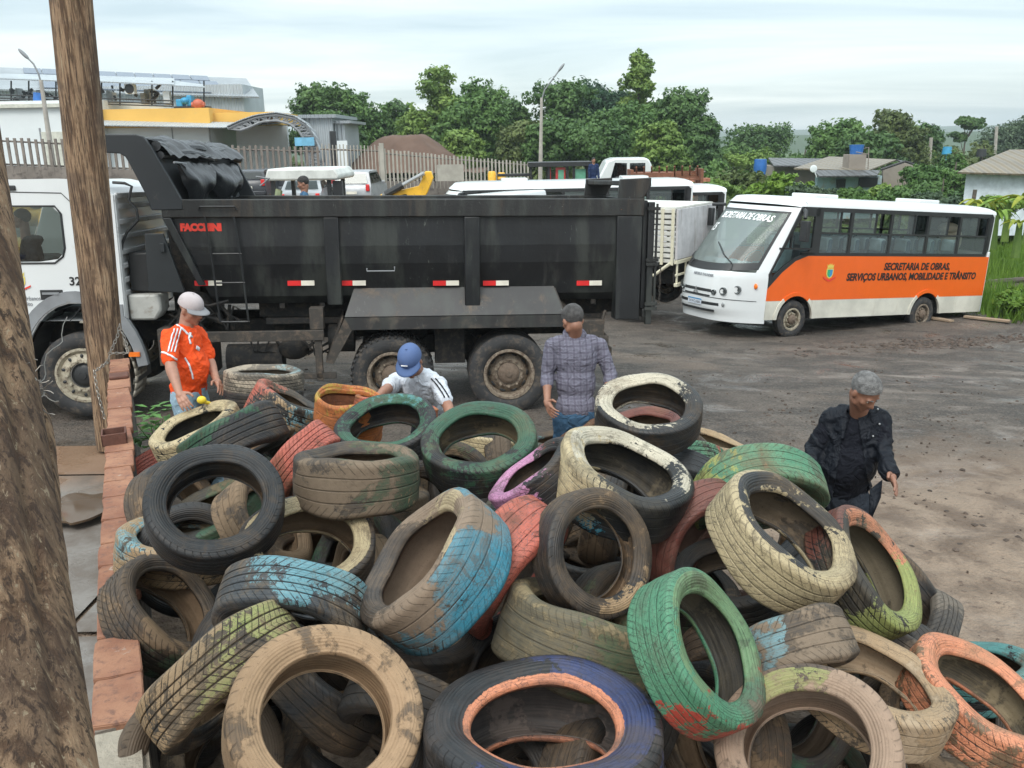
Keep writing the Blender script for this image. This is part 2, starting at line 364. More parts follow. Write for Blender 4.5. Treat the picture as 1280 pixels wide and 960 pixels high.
# ================================================================== brick wall
_a = onz(146, 905, 1.0); _b = onz(149, 449, 1.0); wA = Vector((_a.x, _a.y)); wB = Vector((_b.x, _b.y)); wd = (wB-wA).normalized(); wl = (wB-wA).length; wn2 = Vector((-wd.y, wd.x))   # wn2 points left
WT = 1.0
Mw = Matrix(((wd.x, wn2.x, 0, wA.x), (wd.y, wn2.y, 0, wA.y), (0,0,1,0), (0,0,0,1)))
wall = empty('brick_wall', (0,0,0), 0, 'low rendered wall topped with worn orange clay bricks beside the tyre pile', 'wall')
cm, N = newmat('rendered_wall'); P = N.n('ShaderNodeTexCoord').outputs['Object']
a1 = N.noise(P, 4, 9, .7); c = N.mix(N.step(a1, .35, .65), (.07,.06,.05), (.19,.165,.14)); b = N.n('ShaderNodeBsdfPrincipled', {'Base Color': c, 'Roughness': .9, 'Normal': N.n('ShaderNodeBump', {'Height': N.noise(P, 45, 8, .75), 'Strength': 1., 'Distance': .03}).outputs[0]}); N.n('ShaderNodeOutputMaterial', {0: b.outputs[0]})
wb = MB(); wb.bx(-.02, wl, -.083, .083, -.3, WT-.045, M=Mw); wb.build('wall_core', cm, wall)
bmn, N = newmat('orange_brick'); P = N.n('ShaderNodeTexCoord').outputs['Object']
a1 = N.noise(P, 3.5, 7, .6); a2 = N.noise(P, 22, 8, .7)
c = N.mix(N.step(a1, .3, .7), (.21,.085,.05), (.34,.17,.10)); c = N.mix(N.step(a2, .5, .68), c, (.17,.085,.06)); c = N.mix(N.step(N.noise(P, 9, 6, .7), .62, .72), c, (.36,.29,.24))
b = N.n('ShaderNodeBsdfPrincipled', {'Base Color': c, 'Roughness': .82, 'Normal': N.n('ShaderNodeBump', {'Height': N.math('ADD', a2, N.math('MULTIPLY', a1, 2.)), 'Strength': .7, 'Distance': .015}).outputs[0]}); N.n('ShaderNodeOutputMaterial', {0: b.outputs[0]})
br = MB(); rs = random.Random(8); t = .0; i = 0
while t < wl:
    L = rs.choice((.29, .34, .27, .38)); L = min(L, wl-t); w2 = rs.uniform(.088, .097); dz = rs.uniform(-.003, .003); j = rs.uniform(-.005, .005)
    # chamfered, slightly chipped brick
    x0, x1 = t+.004, t+L-.004; sk = rs.uniform(-.02,.02); c_ = .012
    poly = [(x0+sk, -w2+j), (x0+sk+c_*2, -w2+j-c_*.5), (x1-c_, -w2+j+rs.uniform(-.004,.012)), (x1, -w2*.9+j), (x1+sk*.5, w2*.2+j), (x1, w2+j-c_), (x1-c_*2, w2+j), (x0+(x1-x0)*.6, w2+j+rs.uniform(-.014,.006)), (x0+c_, w2+j), (x0-.0, w2*.4+j)]
    br.prism(poly, WT-.045, WT+dz, M=Mw); br.prism([(p*.98+.01*(x0+x1), q_*.96) for p, q_ in poly], WT+dz, WT+dz+.004, M=Mw)
    t += L
br.build('clay_bricks', bmn, wall, smooth=25, bevel=.006)
br = MB(); br.bx(.0, wl, -.078, .078, WT-.06, WT-.014, M=Mw); br.build('mortar', mat('mortar', (.2,.17,.14), .95, bump=.5), wall)
rg = MB(); poly = [(-.9,-.10),(-.4,-.11),(-.02,-.10),(-.01,.095),(-.4,.11),(-.9,.10)]
rg.prism(poly, .0, WT-.03, M=Mw); rg.prism([(x*.95-.02, y*.8) for x, y in poly], WT-.03, WT-.005, M=Mw); rg.build('broken_end', mat('rough_concrete', (.33,.29,.23), .95, bump=1., bscale=30, dirt=.3), wall)
rustm = mat('rusty_steel', (.11,.045,.03), .75, dirt=.4, dcol=(.06,.035,.025), dscale=12, bump=.3)
def wallpt(px, py): 
    p = onz(px, py, WT); return p
def sqtube(c, s, h, open_, label):
    o = MB(); a = s/2; t = .012; rz = Matrix.Rotation(math.atan2(wd.y, wd.x), 4, 'Z'); M = Matrix.Translation(c) @ rz
    if open_:
        for k in range(4): o.bx(-a, a, a-t, a, 0, h, M=M @ Matrix.Rotation(k*math.pi/2+.0, 4, 'Z') if False else M @ Matrix.Rotation(k*math.pi/2, 4, 'Z') @ Matrix.Translation((0,0,.0005*k)))
        o.bx(-a+t, a-t, -a+t, a-t, 0, .01, M=M)
    else: o.bx(-a, a, -a, a, 0, h, M=M)
    ob = o.build('steel_tube', rustm, bevel=.012 if not open_ else .004); tag(ob, label, 'metal tube', 'rusty square tubes on the wall'); return ob
sqtube(wallpt(144, 553), .17, .09, True, 'open rusty square tube end standing on the orange brick wall')
sqtube(wallpt(149, 472), .17, .035, False, 'flat capped rusty square plate on the far end of the brick wall')

# ================================================================== timber posts
wm, N = newmat('weathered_post'); P = N.n('ShaderNodeTexCoord').outputs['Object']
v1 = N.n('ShaderNodeMapping', {'Vector': P, 'Scale': (9., 9., .7)}).outputs[0]; f1 = N.noise(v1, 2.2, 9, .65, .6); v2 = N.n('ShaderNodeMapping', {'Vector': P, 'Scale': (30., 30., 1.6)}).outputs[0]; f2 = N.noise(v2, 2., 8, .7, .5); f3 = N.noise(P, 2.2, 5, .6)
v3 = N.n('ShaderNodeMapping', {'Vector': P, 'Scale': (14., 14., .55)}).outputs[0]; vo = N.n('ShaderNodeTexVoronoi', {'Vector': v3, 'Scale': 1.0}, feature='DISTANCE_TO_EDGE').outputs['Distance']
c = N.mix(N.step(f1, .40, .56), (.14,.078,.042), (.42,.275,.165)); c = N.mix(N.step(f2, .50, .60), c, (.075,.045,.028)); c = N.mix(N.math('MULTIPLY', N.step(f3, .45, .62), .6), c, (.085,.052,.036))
c = N.mix(N.math('MULTIPLY', N.step(f2, .41, .35), .8), c, (.50,.40,.27)); 
hh = N.math('ADD', N.math('ADD', f1, N.math('MULTIPLY', f2, .6)), 0.0)
b = N.n('ShaderNodeBsdfPrincipled', {'Base Color': c, 'Roughness': .85, 'Normal': N.n('ShaderNodeBump', {'Height': hh, 'Strength': 1., 'Distance': .06}).outputs[0]}); N.n('ShaderNodeOutputMaterial', {0: b.outputs[0]})
def post(name, base, top, r0, r1, seed, label, rough=.06):
    base = Vector(base); top = Vector(top); n = 56; K = int((top-base).length/.035); vs = []
    ax = (top-base).normalized(); u = ax.cross(Vector((0,1,0))).normalized(); v = ax.cross(u)
    for k in range(K+1):
        s = k/K; p = base.lerp(top, s); r = r0+(r1-r0)*s
        for j in range(n):
            a = 2*math.pi*j/n; d = Vector((math.cos(a), math.sin(a), 0))
            q = 1 + rough*mnoise.noise((d.x*1.3+seed, d.y*1.3, s*1.6)) + rough*.55*mnoise.noise((d.x*6+seed, d.y*6, s*2.5)) - rough*.8*max(0, mnoise.noise((d.x*9, d.y*9+seed, s*1.2))-.25)
            vs.append(p + (u*d.x+v*d.y)*r*q)
    o = MB(); o.add(vs, [(i*n+j, i*n+(j+1)%n, (i+1)*n+(j+1)%n, (i+1)*n+j) for i in range(K) for j in range(n)]+[tuple(range(K*n, K*n+n))])
    ob = o.build(name, wm, smooth=60); tag(ob, label, 'timber post'); return ob
# far post behind the end of the wall
b0 = aty(139, 520, 9.25); t0 = aty(84, -60, 9.25)
dirp = (t0-b0).normalized(); base = b0 - dirp*((b0.z-0)/dirp.z)
post('timber_post', base-dirp*.1, t0, .185, .198, 3, 'tall weathered round timber post behind the far end of the brick wall', .10)
# near post, leaves the frame on the left
b1 = view(30, 960, 2.05); t1 = view(-72, 230, 2.35); dirp = (t1-b1).normalized(); base = b1 - dirp*(b1.z/dirp.z)
post('timber_post', base-dirp*.05, t1+dirp*.8, .158, .150, 11, 'thick cracked timber post close by at the left edge with wire tied round it', .16)
pb = view(76, 985, 2.25); pt = view(33, 500, 2.6); stk = MB()
dirp = (pt-pb).normalized(); u = Vector((1,.2,0)).normalized(); v = dirp.cross(u).normalized(); vs = []
for k in range(41):
    p = pb.lerp(pt, k/40); hw = .062+.006*mnoise.noise((k*.25,0,1)); hw = hw*(1 if k < 38 else .55+.2*(40-k))
    for s, t_ in ((-1,-1),(1,-1),(1,1),(-1,1)): vs.append(p+u*s*hw+v*t_*.025)
stk.add(vs, [(i*4+j, i*4+(j+1)%4, (i+1)*4+(j+1)%4, (i+1)*4+j) for i in range(40) for j in range(4)]+[(160,161,162,163)])
pb0 = pb-dirp*(pb.z/dirp.z)
stk.add([pb0+u*s*.062+v*t_*.025 for s, t_ in ((-1,-1),(1,-1),(1,1),(-1,1))]+[pb+u*s*.062+v*t_*.025 for s, t_ in ((-1,-1),(1,-1),(1,1),(-1,1))], [(j,(j+1)%4,4+(j+1)%4,4+j) for j in range(4)])
tag(stk.build('wooden_stake', wm, bevel=.008), 'split wooden stake wired against the near timber post', 'stake')
# barbed wire tie and loose wire
wirem = mat('galvanised_wire', (.30,.28,.25), .5, .8, dirt=.3)
wr = MB(); rs = random.Random(4)
c0 = view(42, 490, 2.28)
for k in range(26):
    a = c0+Vector((rs.gauss(0,.010), rs.gauss(0,.01), rs.gauss(0,.028))); pts = [a]
    d = Vector((rs.gauss(0,1), rs.gauss(0,.4), rs.gauss(0,1))).normalized()
    for q in range(6): d = (d+Vector((rs.gauss(0,.5), rs.gauss(0,.3), rs.gauss(0,.5)))).normalized(); pts.append(pts[-1]+d*.009)
    wr.tube(pts, .0013, 5)
pts = [view(x, y, 2.3) for x, y in ((17,510),(26,506),(34,500),(40,494))]; wr.tube(pts, .003, 6)
tag(wr.build('wire_tie', wirem), 'tangle of grey tie wire round the near timber post', 'wire')
wr = MB(); pts = [view(x, y, 2.35+i*.02) for i, (x, y) in enumerate(((50,478),(55,474),(57,468),(55,455),(58,443),(66,436),(74,431),(78,427),(77,418),(79,406),(84,396)))]
wr.tube(pts, .0012, 5); tag(wr.build('loose_wire', wirem), 'thin pale loose wire curling up beside the near post', 'wire')
# chain over the wall end
def chain(name, pts, label, r=.004, L=.045):
    o = MB(); pts = [Vector(p) for p in pts]; seg = []; 
    tot = sum((pts[i+1]-pts[i]).length for i in range(len(pts)-1)); n = int(tot/(L*.72)); k = 0; acc = 0
    def at(s):
        for i in range(len(pts)-1):
            l = (pts[i+1]-pts[i]).length
            if s <= l or i == len(pts)-2: return pts[i]+(pts[i+1]-pts[i])*(s/l), (pts[i+1]-pts[i]).normalized()
            s -= l
    for k in range(n):
        c, t = at(tot*(k+.5)/n); a = Vector((0,1,.3)) if k % 2 else Vector((1,0,.2)); u = t.cross(a).normalized()
        ring = [c + t*math.cos(q)*L*.5 + u*math.sin(q)*L*.28 for q in [2*math.pi*i/12 for i in range(13)]]
        o.tube(ring, r, 5, cap=False)
    ob = o.build(name, wirem); tag(ob, label, 'chain', 'chains at the wall end')
E = lambda px, py, d=8.75: view(px, py, d)
chain('steel_chain', [E(150,405), E(147,420), E(141,434), E(137,442), E(144,441.5), E(160,441.5), E(158,430), E(152,412)], 'steel chain looped from the far post round the wall end')
chain('steel_chain', [E(137,445,8.6), E(135,452,8.6), E(118,465,8.4), E(121,485,8.4), E(126,505,8.4), E(131,523,8.4)], 'steel chain hanging down the left side of the brick wall')
# ================================================================== tyres
def tyre_mesh(D, W, rim=.665, seed=0, wear=.5, ripple=.006, bend=0, squash=0, pinch=0, ragged=0, grooves=4):
    R = D/2; rb = R*rim; h = R-rb
    pr = [(rb, -.34), (rb+.004, -.385), (rb+.06*h, -.405), (rb+.1*h, -.40), (rb+.22*h, -.45), (rb+.4*h, -.49), (rb+.55*h, -.5), (rb+.7*h, -.485), (rb+.80*h, -.462), (rb+.86*h,-.452), (rb+.93*h, -.425), (rb+.97*h, -.385), (R-.004, -.345)]
    gd = .006*(1-.75*wear); tr = []
    gw = .014-.006*wear
    if wear > .75: grooves = 3
    cs = [-.30+.6*(i+.5)/grooves+(.0) for i in range(grooves)]
    for c_ in cs:
        cr_ = R-.006*(c_/.35)**2
        tr += [(cr_, c_-gw*2.6, 0), (cr_, c_-gw*1.2, 0), (cr_-gd, c_-gw*.8, 1), (cr_-gd, c_+gw*.8, 1), (cr_, c_+gw*1.2, 0), (cr_, c_+gw*2.6, 0)]
    outer = [(r, a, 0) for r, a in pr]+tr+[(r, -a, 0) for r, a in reversed(pr)]
    inn = [(rb+.004, .29), (rb+.10*h, .32), (rb+.22*h, .385), (rb+.5*h, .45), (rb+.76*h, .42), (R-.028, .34), (R-.017, .2), (R-.016, 0)]
    inner = [(r, a, 2) for r, a in inn]+[(r, -a, 2) for r, a in reversed(inn[:-1])]
    prof = outer+inner; m = len(prof); n = 84
    pr_ = np.array([(r, a*W) for r, a, _ in prof]); fl = np.array([k for _, _, k in prof])
    th = np.linspace(0, 2*np.pi, n, endpoint=False)
    r = np.repeat(pr_[None, :, 0], n, 0); a = np.repeat(pr_[None, :, 1], n, 0); T = np.repeat(th[:, None], m, 1)
    rr = random.Random(seed); ph = [rr.uniform(0, 6.28) for _ in range(6)]
    lf = ripple*(np.sin(2*T+ph[0])+.5*np.sin(3*T+ph[1])+.25*np.sin(5*T+ph[2]))
    r2 = r*(1+lf); a2 = a*(1+.06*np.sin(2*T+ph[3])+.04*np.sin(5*T+ph[4])) + .30*ripple*D*np.sin(2*T+ph[5])*(1-(r-rb)/h*.3)
    # the beads of an old tyre sag and wander
    bead = np.clip(1-(r-rb)/(h*.5), 0, 1); a2 += bead*np.sign(a)*(.007*np.sin(2*T+ph[1])+.002*np.sin(5*T+ph[2])-.004); r2 += bead*(.0015*np.sin(3*T+ph[3]))
    if ragged:
        loc = np.clip(np.cos(T-ragged)*2.4-1.3, 0, 1); sh = np.clip((r-rb-.6*h)/(.4*h), 0, 1)
        jag = .5+.5*np.sin(T*61)+.35*np.sin(T*23+1); r2 += loc*sh*(-.03+.028*jag); a2 += loc*sh*.012*np.sin(T*37)
    x = r2*np.cos(T); y = r2*np.sin(T); z = a2
    if squash: x = x*(1+squash*.5); y = y*(1-squash)
    if bend: z = z + bend*((x/R)**2-.4)*R
    if pinch:
        k = np.clip(1-(x/R), 0, 2); y = y*(1-pinch*np.exp(-((x-R*.25)/(R*.35))**2)); z = z + pinch*.5*R*np.exp(-((x-R*.25)/(R*.3))**2)*np.sign(y)*.6
    V = np.stack([x.ravel(), y.ravel(), z.ravel()], 1)
    i, j = np.meshgrid(np.arange(n), np.arange(m), indexing='ij'); i2 = (i+1) % n; j2 = (j+1) % m
    Fc = np.stack([i*m+j, i2*m+j, i2*m+j2, i*m+j2], -1).reshape(-1, 4)
    me = bpy.data.meshes.new('tyre'); me.vertices.add(len(V)); me.vertices.foreach_set('co', V.ravel()); me.loops.add(Fc.size); me.loops.foreach_set('vertex_index', Fc.ravel())
    me.polygons.add(len(Fc)); me.polygons.foreach_set('loop_start', np.arange(len(Fc))*4); me.update(calc_edges=True); me.polygons.foreach_set('use_smooth', np.ones(len(Fc), bool))
    uv = me.uv_layers.new(name='around'); uv2 = me.uv_layers.new(name='section')
    U = np.stack([i/n, (i+1)/n, (i+1)/n, i/n], -1).reshape(-1); aw = pr_[:, 1]/W+.5
    Vv = np.stack([aw[j], aw[j], aw[j2], aw[j2]], -1).reshape(-1)
    uv.data.foreach_set('uv', np.stack([U, Vv], 1).ravel())
    rr_ = pr_[:, 0]/R; S1 = np.stack([rr_[j], rr_[j], rr_[j2], rr_[j2]], -1).reshape(-1); f2 = fl/2.0; S2 = np.stack([f2[j], f2[j], f2[j2], f2[j2]], -1).reshape(-1)
    uv2.data.foreach_set('uv', np.stack([S1, S2], 1).ravel())
    return me
CLR = dict(green=(.042,.12,.072), mint=(.085,.25,.145), lgreen=(.14,.24,.12), dgreen=(.03,.09,.05), blue=(.04,.27,.38), lblue=(.16,.36,.42), navy=(.035,.05,.13), red=(.42,.06,.04), coral=(.50,.13,.09), orange=(.52,.17,.05), peach=(.62,.24,.13),
           white=(.58,.52,.40), cream=(.52,.42,.25), tan=(.40,.27,.15), pink=(.52,.24,.40), brown=(.16,.10,.06), maroon=(.18,.06,.045), lime=(.33,.38,.12), grey=(.2,.2,.2), yellow=(.5,.33,.06), teal=(.09,.26,.25))
def tyre_mat(name, rub, paints, mud, mudc, seed, D, W, lat, wear):
    m, N = newmat(name)
    co = N.n('ShaderNodeTexCoord').outputs['Object']; co = N.n('ShaderNodeVectorMath', {0: co, 1: (seed*3.7, seed*1.9, seed*5.3)}, operation='ADD').outputs[0]
    raw = N.n('ShaderNodeTexCoord').outputs['Object']
    uv = N.n('ShaderNodeSeparateXYZ', {0: N.n('ShaderNodeUVMap', uv_map='around').outputs[0]}); u, v = uv.outputs[0], uv.outputs[1]
    s2 = N.n('ShaderNodeSeparateXYZ', {0: N.n('ShaderNodeUVMap', uv_map='section').outputs[0]}); rad, fl = s2.outputs[0], s2.outputs[1]
    inner = N.step(fl, .6, .9); groove = N.math('MULTIPLY', N.step(fl, .15, .4), N.math('SUBTRACT', 1., inner))
    tread = N.math('MULTIPLY', N.step(rad, .955, .975), N.math('SUBTRACT', 1., inner))
    shoulder = N.math('MULTIPLY', N.step(rad, .90, .93), N.math('SUBTRACT', 1., inner))
    n1 = N.noise(co, 4.5, 10, .68, .5); n2 = N.noise(co, 30, 8, .7); n3 = N.noise(co, 2.3, 5, .6, .8); n4 = N.noise(co, 120, 4, .6)
    # tread blocks: sipes across the tyre
    vv = N.math('ABSOLUTE', N.math('SUBTRACT', v, .5)); ang = N.math('ADD', N.math('MULTIPLY', u, float(lat)), N.math('MULTIPLY', vv, 6.0))
    sip = N.math('ABSOLUTE', N.math('SUBTRACT', N.math('FRACT', ang), .5)); sip = N.step(sip, .09, .04); sip = N.math('MULTIPLY', sip, shoulder)
    sip = N.math('MULTIPLY', sip, N.math('MAXIMUM', N.step(vv, .26, .29), 1-wear))
    gro = N.math('MAXIMUM', groove, sip)
    dusty = N.mix(N.step(n1, .35, .7), rub, [q*1.8+.007 for q in rub]); c = dusty
    pm = None
    for (pc, amt, mode, dirv, k) in paints:
        val = N.math('ADD', n1, N.math('MULTIPLY', N.math('SUBTRACT', n2, .5), .55))
        val = N.math('ADD', val, amt-.545)
        if mode == 'tread': val = N.math('SUBTRACT', val, N.math('MULTIPLY', N.math('SUBTRACT', 1., shoulder), .35))
        if mode == 'side': val = N.math('SUBTRACT', val, N.math('MULTIPLY', shoulder, .35))
        if mode == 'rim': val = N.math('SUBTRACT', val, N.math('MULTIPLY', N.step(rad, .64, .70), .6))
        if mode in ('sidea','sideb'):
            sgn = N.step(v, .5, .62) if mode == 'sidea' else N.step(v, .5, .38); val = N.math('SUBTRACT', val, N.math('MULTIPLY', N.math('SUBTRACT', 1., sgn), .4))
        if dirv is not None:
            dt = N.n('ShaderNodeVectorMath', {0: raw, 1: tuple(dirv)}, operation='DOT_PRODUCT').outputs['Value']; val = N.math('ADD', val, N.math('MULTIPLY', dt, k/(D/2)))
        val = N.math('SUBTRACT', val, N.math('MULTIPLY', inner, .5)); val = N.math('SUBTRACT', val, N.math('MULTIPLY', gro, .10))
        mk = N.step(val, .49, .515)
        # crackle
        vo = N.n('ShaderNodeTexVoronoi', {'Vector': co, 'Scale': 38.0}, feature='DISTANCE_TO_EDGE').outputs['Distance']
        ck = N.step(N.math('ADD', vo, N.math('MULTIPLY', n1, .12)), .055, .085); mk = N.math('MULTIPLY', mk, N.math('MAXIMUM', ck, .35))
        pcol = N.mix(N.step(n3, .3, .7), [q*.72 for q in pc], [min(.8, q*1.15) for q in pc]); pcol = N.mix(N.math('MULTIPLY', N.step(n2, .5, .75), .55), pcol, [q*.45 for q in pc])
        pcol = N.mix(N.math('MULTIPLY', N.step(n3, .50, .66), .5), pcol, [q*.35 for q in mudc]); c = N.mix(mk, c, pcol); pm = mk if pm is None else N.math('MAXIMUM', pm, mk)
    sv = N.n('ShaderNodeCombineXYZ', {0: N.math('MULTIPLY', u, 9.), 1: N.math('MULTIPLY', v, 26.), 2: N.math('MULTIPLY', rad, 60.)}).outputs[0]; n5 = N.noise(sv, 1.6, 6, .65)
    c = N.mix(N.math('MULTIPLY', N.step(n5, .52, .64), .45), c, N.mix(.5, c, [q*.8 for q in mudc])); c = N.mix(N.math('MULTIPLY', N.step(n5, .47, .36), .55), c, (.010,.009,.008)); n6 = N.noise(co, 8, 9, .75, .8); c = N.mix(N.math('MULTIPLY', N.step(n6, .54, .62), .55), c, [q*.35 for q in mudc])
    # dried mud, thin film and thick patches
    mo = N.math('MULTIPLY', N.math('SUBTRACT', n3, .5), 1.5); mo = N.math('ADD', mo, N.math('MULTIPLY', N.math('SUBTRACT', n2, .5), .45)); mo = N.math('ADD', mo, mud-.44); 
    mo2 = N.math('ADD', mo, N.math('MULTIPLY', inner, .28))
    film = N.math('MULTIPLY', N.step(mo2, -.30, .22), N.math('ADD', .38, N.math('MULTIPLY', N.step(n5, .40, .6), .36))); c = N.mix(film, c, mudc)
    thick = N.step(mo2, .10, .17); c = N.mix(thick, c, N.mix(n2, [q*.75 for q in mudc], [q*1.5 for q in mudc]))
    grit = N.math('MULTIPLY', N.step(n4, .60, .68), .5); c = N.mix(grit, c, [q*.4 for q in mudc])
    c = N.mix(N.math('MULTIPLY', gro, .24+.34*(1-wear)), c, (.012,.011,.010))
    ro = N.n('ShaderNodeMapRange', {0: film, 1: 0., 2: .62, 3: .42, 4: .8}).outputs[0]
    # sidewall rings
    ring = N.math('MULTIPLY', N.math('SINE', N.math('MULTIPLY', rad, 190.)), N.math('MULTIPLY', N.math('SUBTRACT', 1., shoulder), .12))
    h = N.math('SUBTRACT', N.math('ADD', N.math('MULTIPLY', n2, .35), N.math('ADD', ring, N.math('MULTIPLY', n4, .12))), N.math('MULTIPLY', gro, .25+.55*(1-wear)))
    h = N.math('ADD', h, N.math('MULTIPLY', thick, .25))
    if pm is not None: h = N.math('ADD', h, N.math('MULTIPLY', pm, .12))
    b = N.n('ShaderNodeBsdfPrincipled', {'Base Color': c, 'Roughness': ro, 'Specular IOR Level': .3, 'Normal': N.n('ShaderNodeBump', {'Height': h, 'Strength': .9, 'Distance': .006}).outputs[0]})
    N.n('ShaderNodeOutputMaterial', {0: b.outputs[0]}); return m
MUD = (.17,.115,.07); MUDL = (.33,.235,.145); MUDD = (.085,.062,.043)
RUB = (.015,.016,.0175)
TN = [0]
def tyre_at(P, n, up, D, W, rubc, paints, mud, mudc, label, spin=None, wear=.5, grooves=4, group='old tyres heaped in the pile', name='tyre', **kw):
    TN[0] += 1; sd_ = TN[0]
    n = n.normalized(); x = (up - n*up.dot(n)).normalized(); y = n.cross(x)
    M = Matrix(((x.x,y.x,n.x,P.x),(x.y,y.y,n.y,P.y),(x.z,y.z,n.z,P.z),(0,0,0,1)))
    inv = M.to_3x3().inverted(); ps = []
    for p in paints:
        col, amt, mode, dirv, k = (list(p)+[None]*5)[:5]
        col = CLR[col] if isinstance(col, str) else col
        if dirv is not None:
            dv = (Rt*math.cos(R_(dirv))+Up*math.sin(R_(dirv))); dirv = inv @ dv; k = .35 if k is None else k
        ps.append((col, amt, mode or 'all', dirv, k))
    me = tyre_mesh(D, W, seed=sd_, wear=wear, grooves=grooves, **kw)
    me.materials.append(tyre_mat('tyre_skin', rubc, ps, mud, mudc, sd_*.37, D, W, random.Random(sd_).choice((44, 52, 60, 66)), wear))
    o = bpy.data.objects.new(name, me); COL.objects.link(o); o.matrix_world = M
    return tag(o, label, 'tyre', group)
def T(cx, cy, maj, ratio, na, label, D=.62, W=.2, paints=(), mud=.4, mudc=MUD, rub=RUB, dz=0, **kw):
    d = D*FPX/maj + dz + W*D/.62*.5*ratio
    P = view(cx, cy, d); ta = math.acos(max(-1, min(1, ratio)))
    toc = (CAM-P).normalized(); s = Rt*math.cos(R_(na))+Up*math.sin(R_(na)); s = (s-toc*s.dot(toc)).normalized()
    n = toc*math.cos(ta)+s*math.sin(ta)
    return tyre_at(P, n, s.cross(toc), D, W*D/.62, rub, paints, mud, mudc, label, **kw)
# (centre pixel, long diameter in pixels, face-on ratio, screen direction the open side leans to)
t = T
t(270,634,171,.86,95,'clean black tyre facing out at the left of the pile, green tyre seen through it',mud=.12,W=.2,wear=.4)
t(384,690,172,.70,88,'black tyre with a whitewashed upper sidewall, ring facing up in the left of the pile',paints=[('cream',.58,'side',75,.45)],mud=.38,D=.64)
t(203,768,160,.58,40,'grimy black tyre with torn ragged tread against the brick wall',paints=[('green',.4,'tread',-80,.3)],mud=.45,ragged=2.7,D=.6,W=.22,wear=.2)
t(368,763,192,.36,-105,'black tyre arching over with sky blue paint on top and muddy lower tread',paints=[('lblue',.36,'tread',55,.35)],mud=.30,mudc=MUDL,W=.22,rub=(.04,.045,.05),D=.63)
t(281,845,214,.16,-52,'tyre on edge with tan and lime green washed tread running diagonally at lower left',paints=[('lime',.48,'tread',10,.2),('tan',.45,'tread',150,.3)],mud=.42,mudc=MUDL,D=.64,W=.215,wear=.1)
t(405,905,252,.92,70,'big mud brown tyre facing out at the bottom left, nearest tyre of the pile',mud=.66,mudc=(.27,.178,.105),D=.64,W=.2,wear=.8,rim=.65)
t(300,935,200,.75,120,'dark muddy tyre half hidden under the big brown one at the bottom left',mud=.5,D=.62,dz=.22)
t(545,713,206,.40,142,'wide tyre with flaking bright blue tread and tan sidewall in the middle of the pile',paints=[('blue',.70,'tread',20,.22),('cream',.40,'side',60,.32)],mud=.50,mudc=(.19,.14,.10),D=.66,W=.26,wear=.9,ripple=.02)
t(634,708,196,.22,-38,'coral red painted tyre leaning behind the bright blue one',paints=[('blue',.35,'all',100,.5),('coral',.72,'all')],mud=.28,mudc=MUDD,D=.64,W=.23,dz=.22,wear=.9)
t(741,692,166,.80,8,'black tyre with tan clay patches facing out in the centre, green tyre seen through it',paints=[('tan',.36,'side',-40,.25)],mud=.36,D=.55,W=.18,wear=.9)
t(722,800,206,.20,72,'tyre lying on edge with muddy brown left half and sage green right half',paints=[('lgreen',.46,'all',-12,.55),('dgreen',.5,'all',-10,.4)],mud=.52,mudc=(.18,.14,.08),D=.66,W=.29,wear=1.0,rub=(.05,.05,.04))
t(872,815,206,.50,22,'bright green painted tyre with red daubs standing in the right centre of the pile',paints=[('mint',.80,'all'),('lgreen',.55,'side',60,.2),('red',.33,'all',-100,.38)],mud=.28,mudc=(.10,.085,.06),D=.575,W=.21,wear=.7)
t(680,940,302,.60,90,'very large tyre with dark blue sidewall and a peach painted bead at the bottom centre',paints=[('navy',.62,'side',-20,.3),('peach',.8,'rim')],mud=.25,mudc=(.1,.08,.07),D=.78,W=.24,rim=.6,ripple=.018,wear=.3)
t(588,872,190,.85,80,'mud covered brown tyre behind the large blue one',mud=.68,mudc=(.15,.11,.07),D=.62,dz=.2)
t(1010,945,232,.90,105,'brown dusty tyre with a faint green smear facing out at the lower right',paints=[('lime',.40,'side',115,.3)],mud=.66,mudc=(.25,.175,.125),D=.62,W=.21,wear=.9)
t(1090,862,194,.50,66,'tan and pale pink tyre with a square orange daub at the lower right',paints=[('pink',.36,'side',170,.4),('coral',.36,'tread',-110,.3),('tan',.62,'all')],mud=.45,mudc=(.30,.225,.15),D=.60,W=.2,wear=.8)
t(1222,882,196,.44,50,'orange and salmon painted tyre at the bottom right corner of the pile',paints=[('dgreen',.33,'all',160,.35),('peach',.74,'all',70,.2),('brown',.5,'tread')],mud=.25,mudc=(.2,.16,.1),D=.63,W=.21,wear=.5)
t(1218,846,160,.35,95,'worn green and black tyre behind the orange one at the right foot of the pile',paints=[('teal',.62,'all')],mud=.30,D=.62,dz=.12)
t(976,676,196,.46,46,'cream painted tyre leaning high on the right side of the pile',paints=[('cream',.80,'tread'),('cream',.42,'side',-50,.5)],mud=.40,mudc=(.12,.09,.06),D=.66,W=.22,wear=.6,ripple=.02)
t(1080,716,172,.38,24,'olive and salmon coloured tyre leaning at the right edge of the pile',paints=[('peach',.50,'side',35,.25),('lime',.48,'all',-60,.3),('maroon',.4,'tread',100,.4)],mud=.45,mudc=(.11,.09,.06),D=.62,W=.2,wear=.3)
t(1092,800,150,.10,-122,'dull grey muddy tyre on edge below the olive tyre',mud=.5,mudc=(.14,.11,.085),D=.60,W=.2,wear=.8)
t(988,812,158,.12,-68,'grey tyre on edge with light blue left end beside the red daubed green tyre',paints=[('lblue',.36,'all',185,.5)],mud=.50,mudc=(.16,.12,.085),D=.5,W=.26,wear=.9)
t(775,604,180,.46,64,'black tyre splashed with cream and blue paint high in the centre of the pile',paints=[('blue',.32,'all',175,.45),('cream',.44,'all',140,.45),('white',.42,'side',80,.35)],mud=.2,mudc=(.12,.1,.07),D=.67,W=.24,wear=.95,ripple=.025)
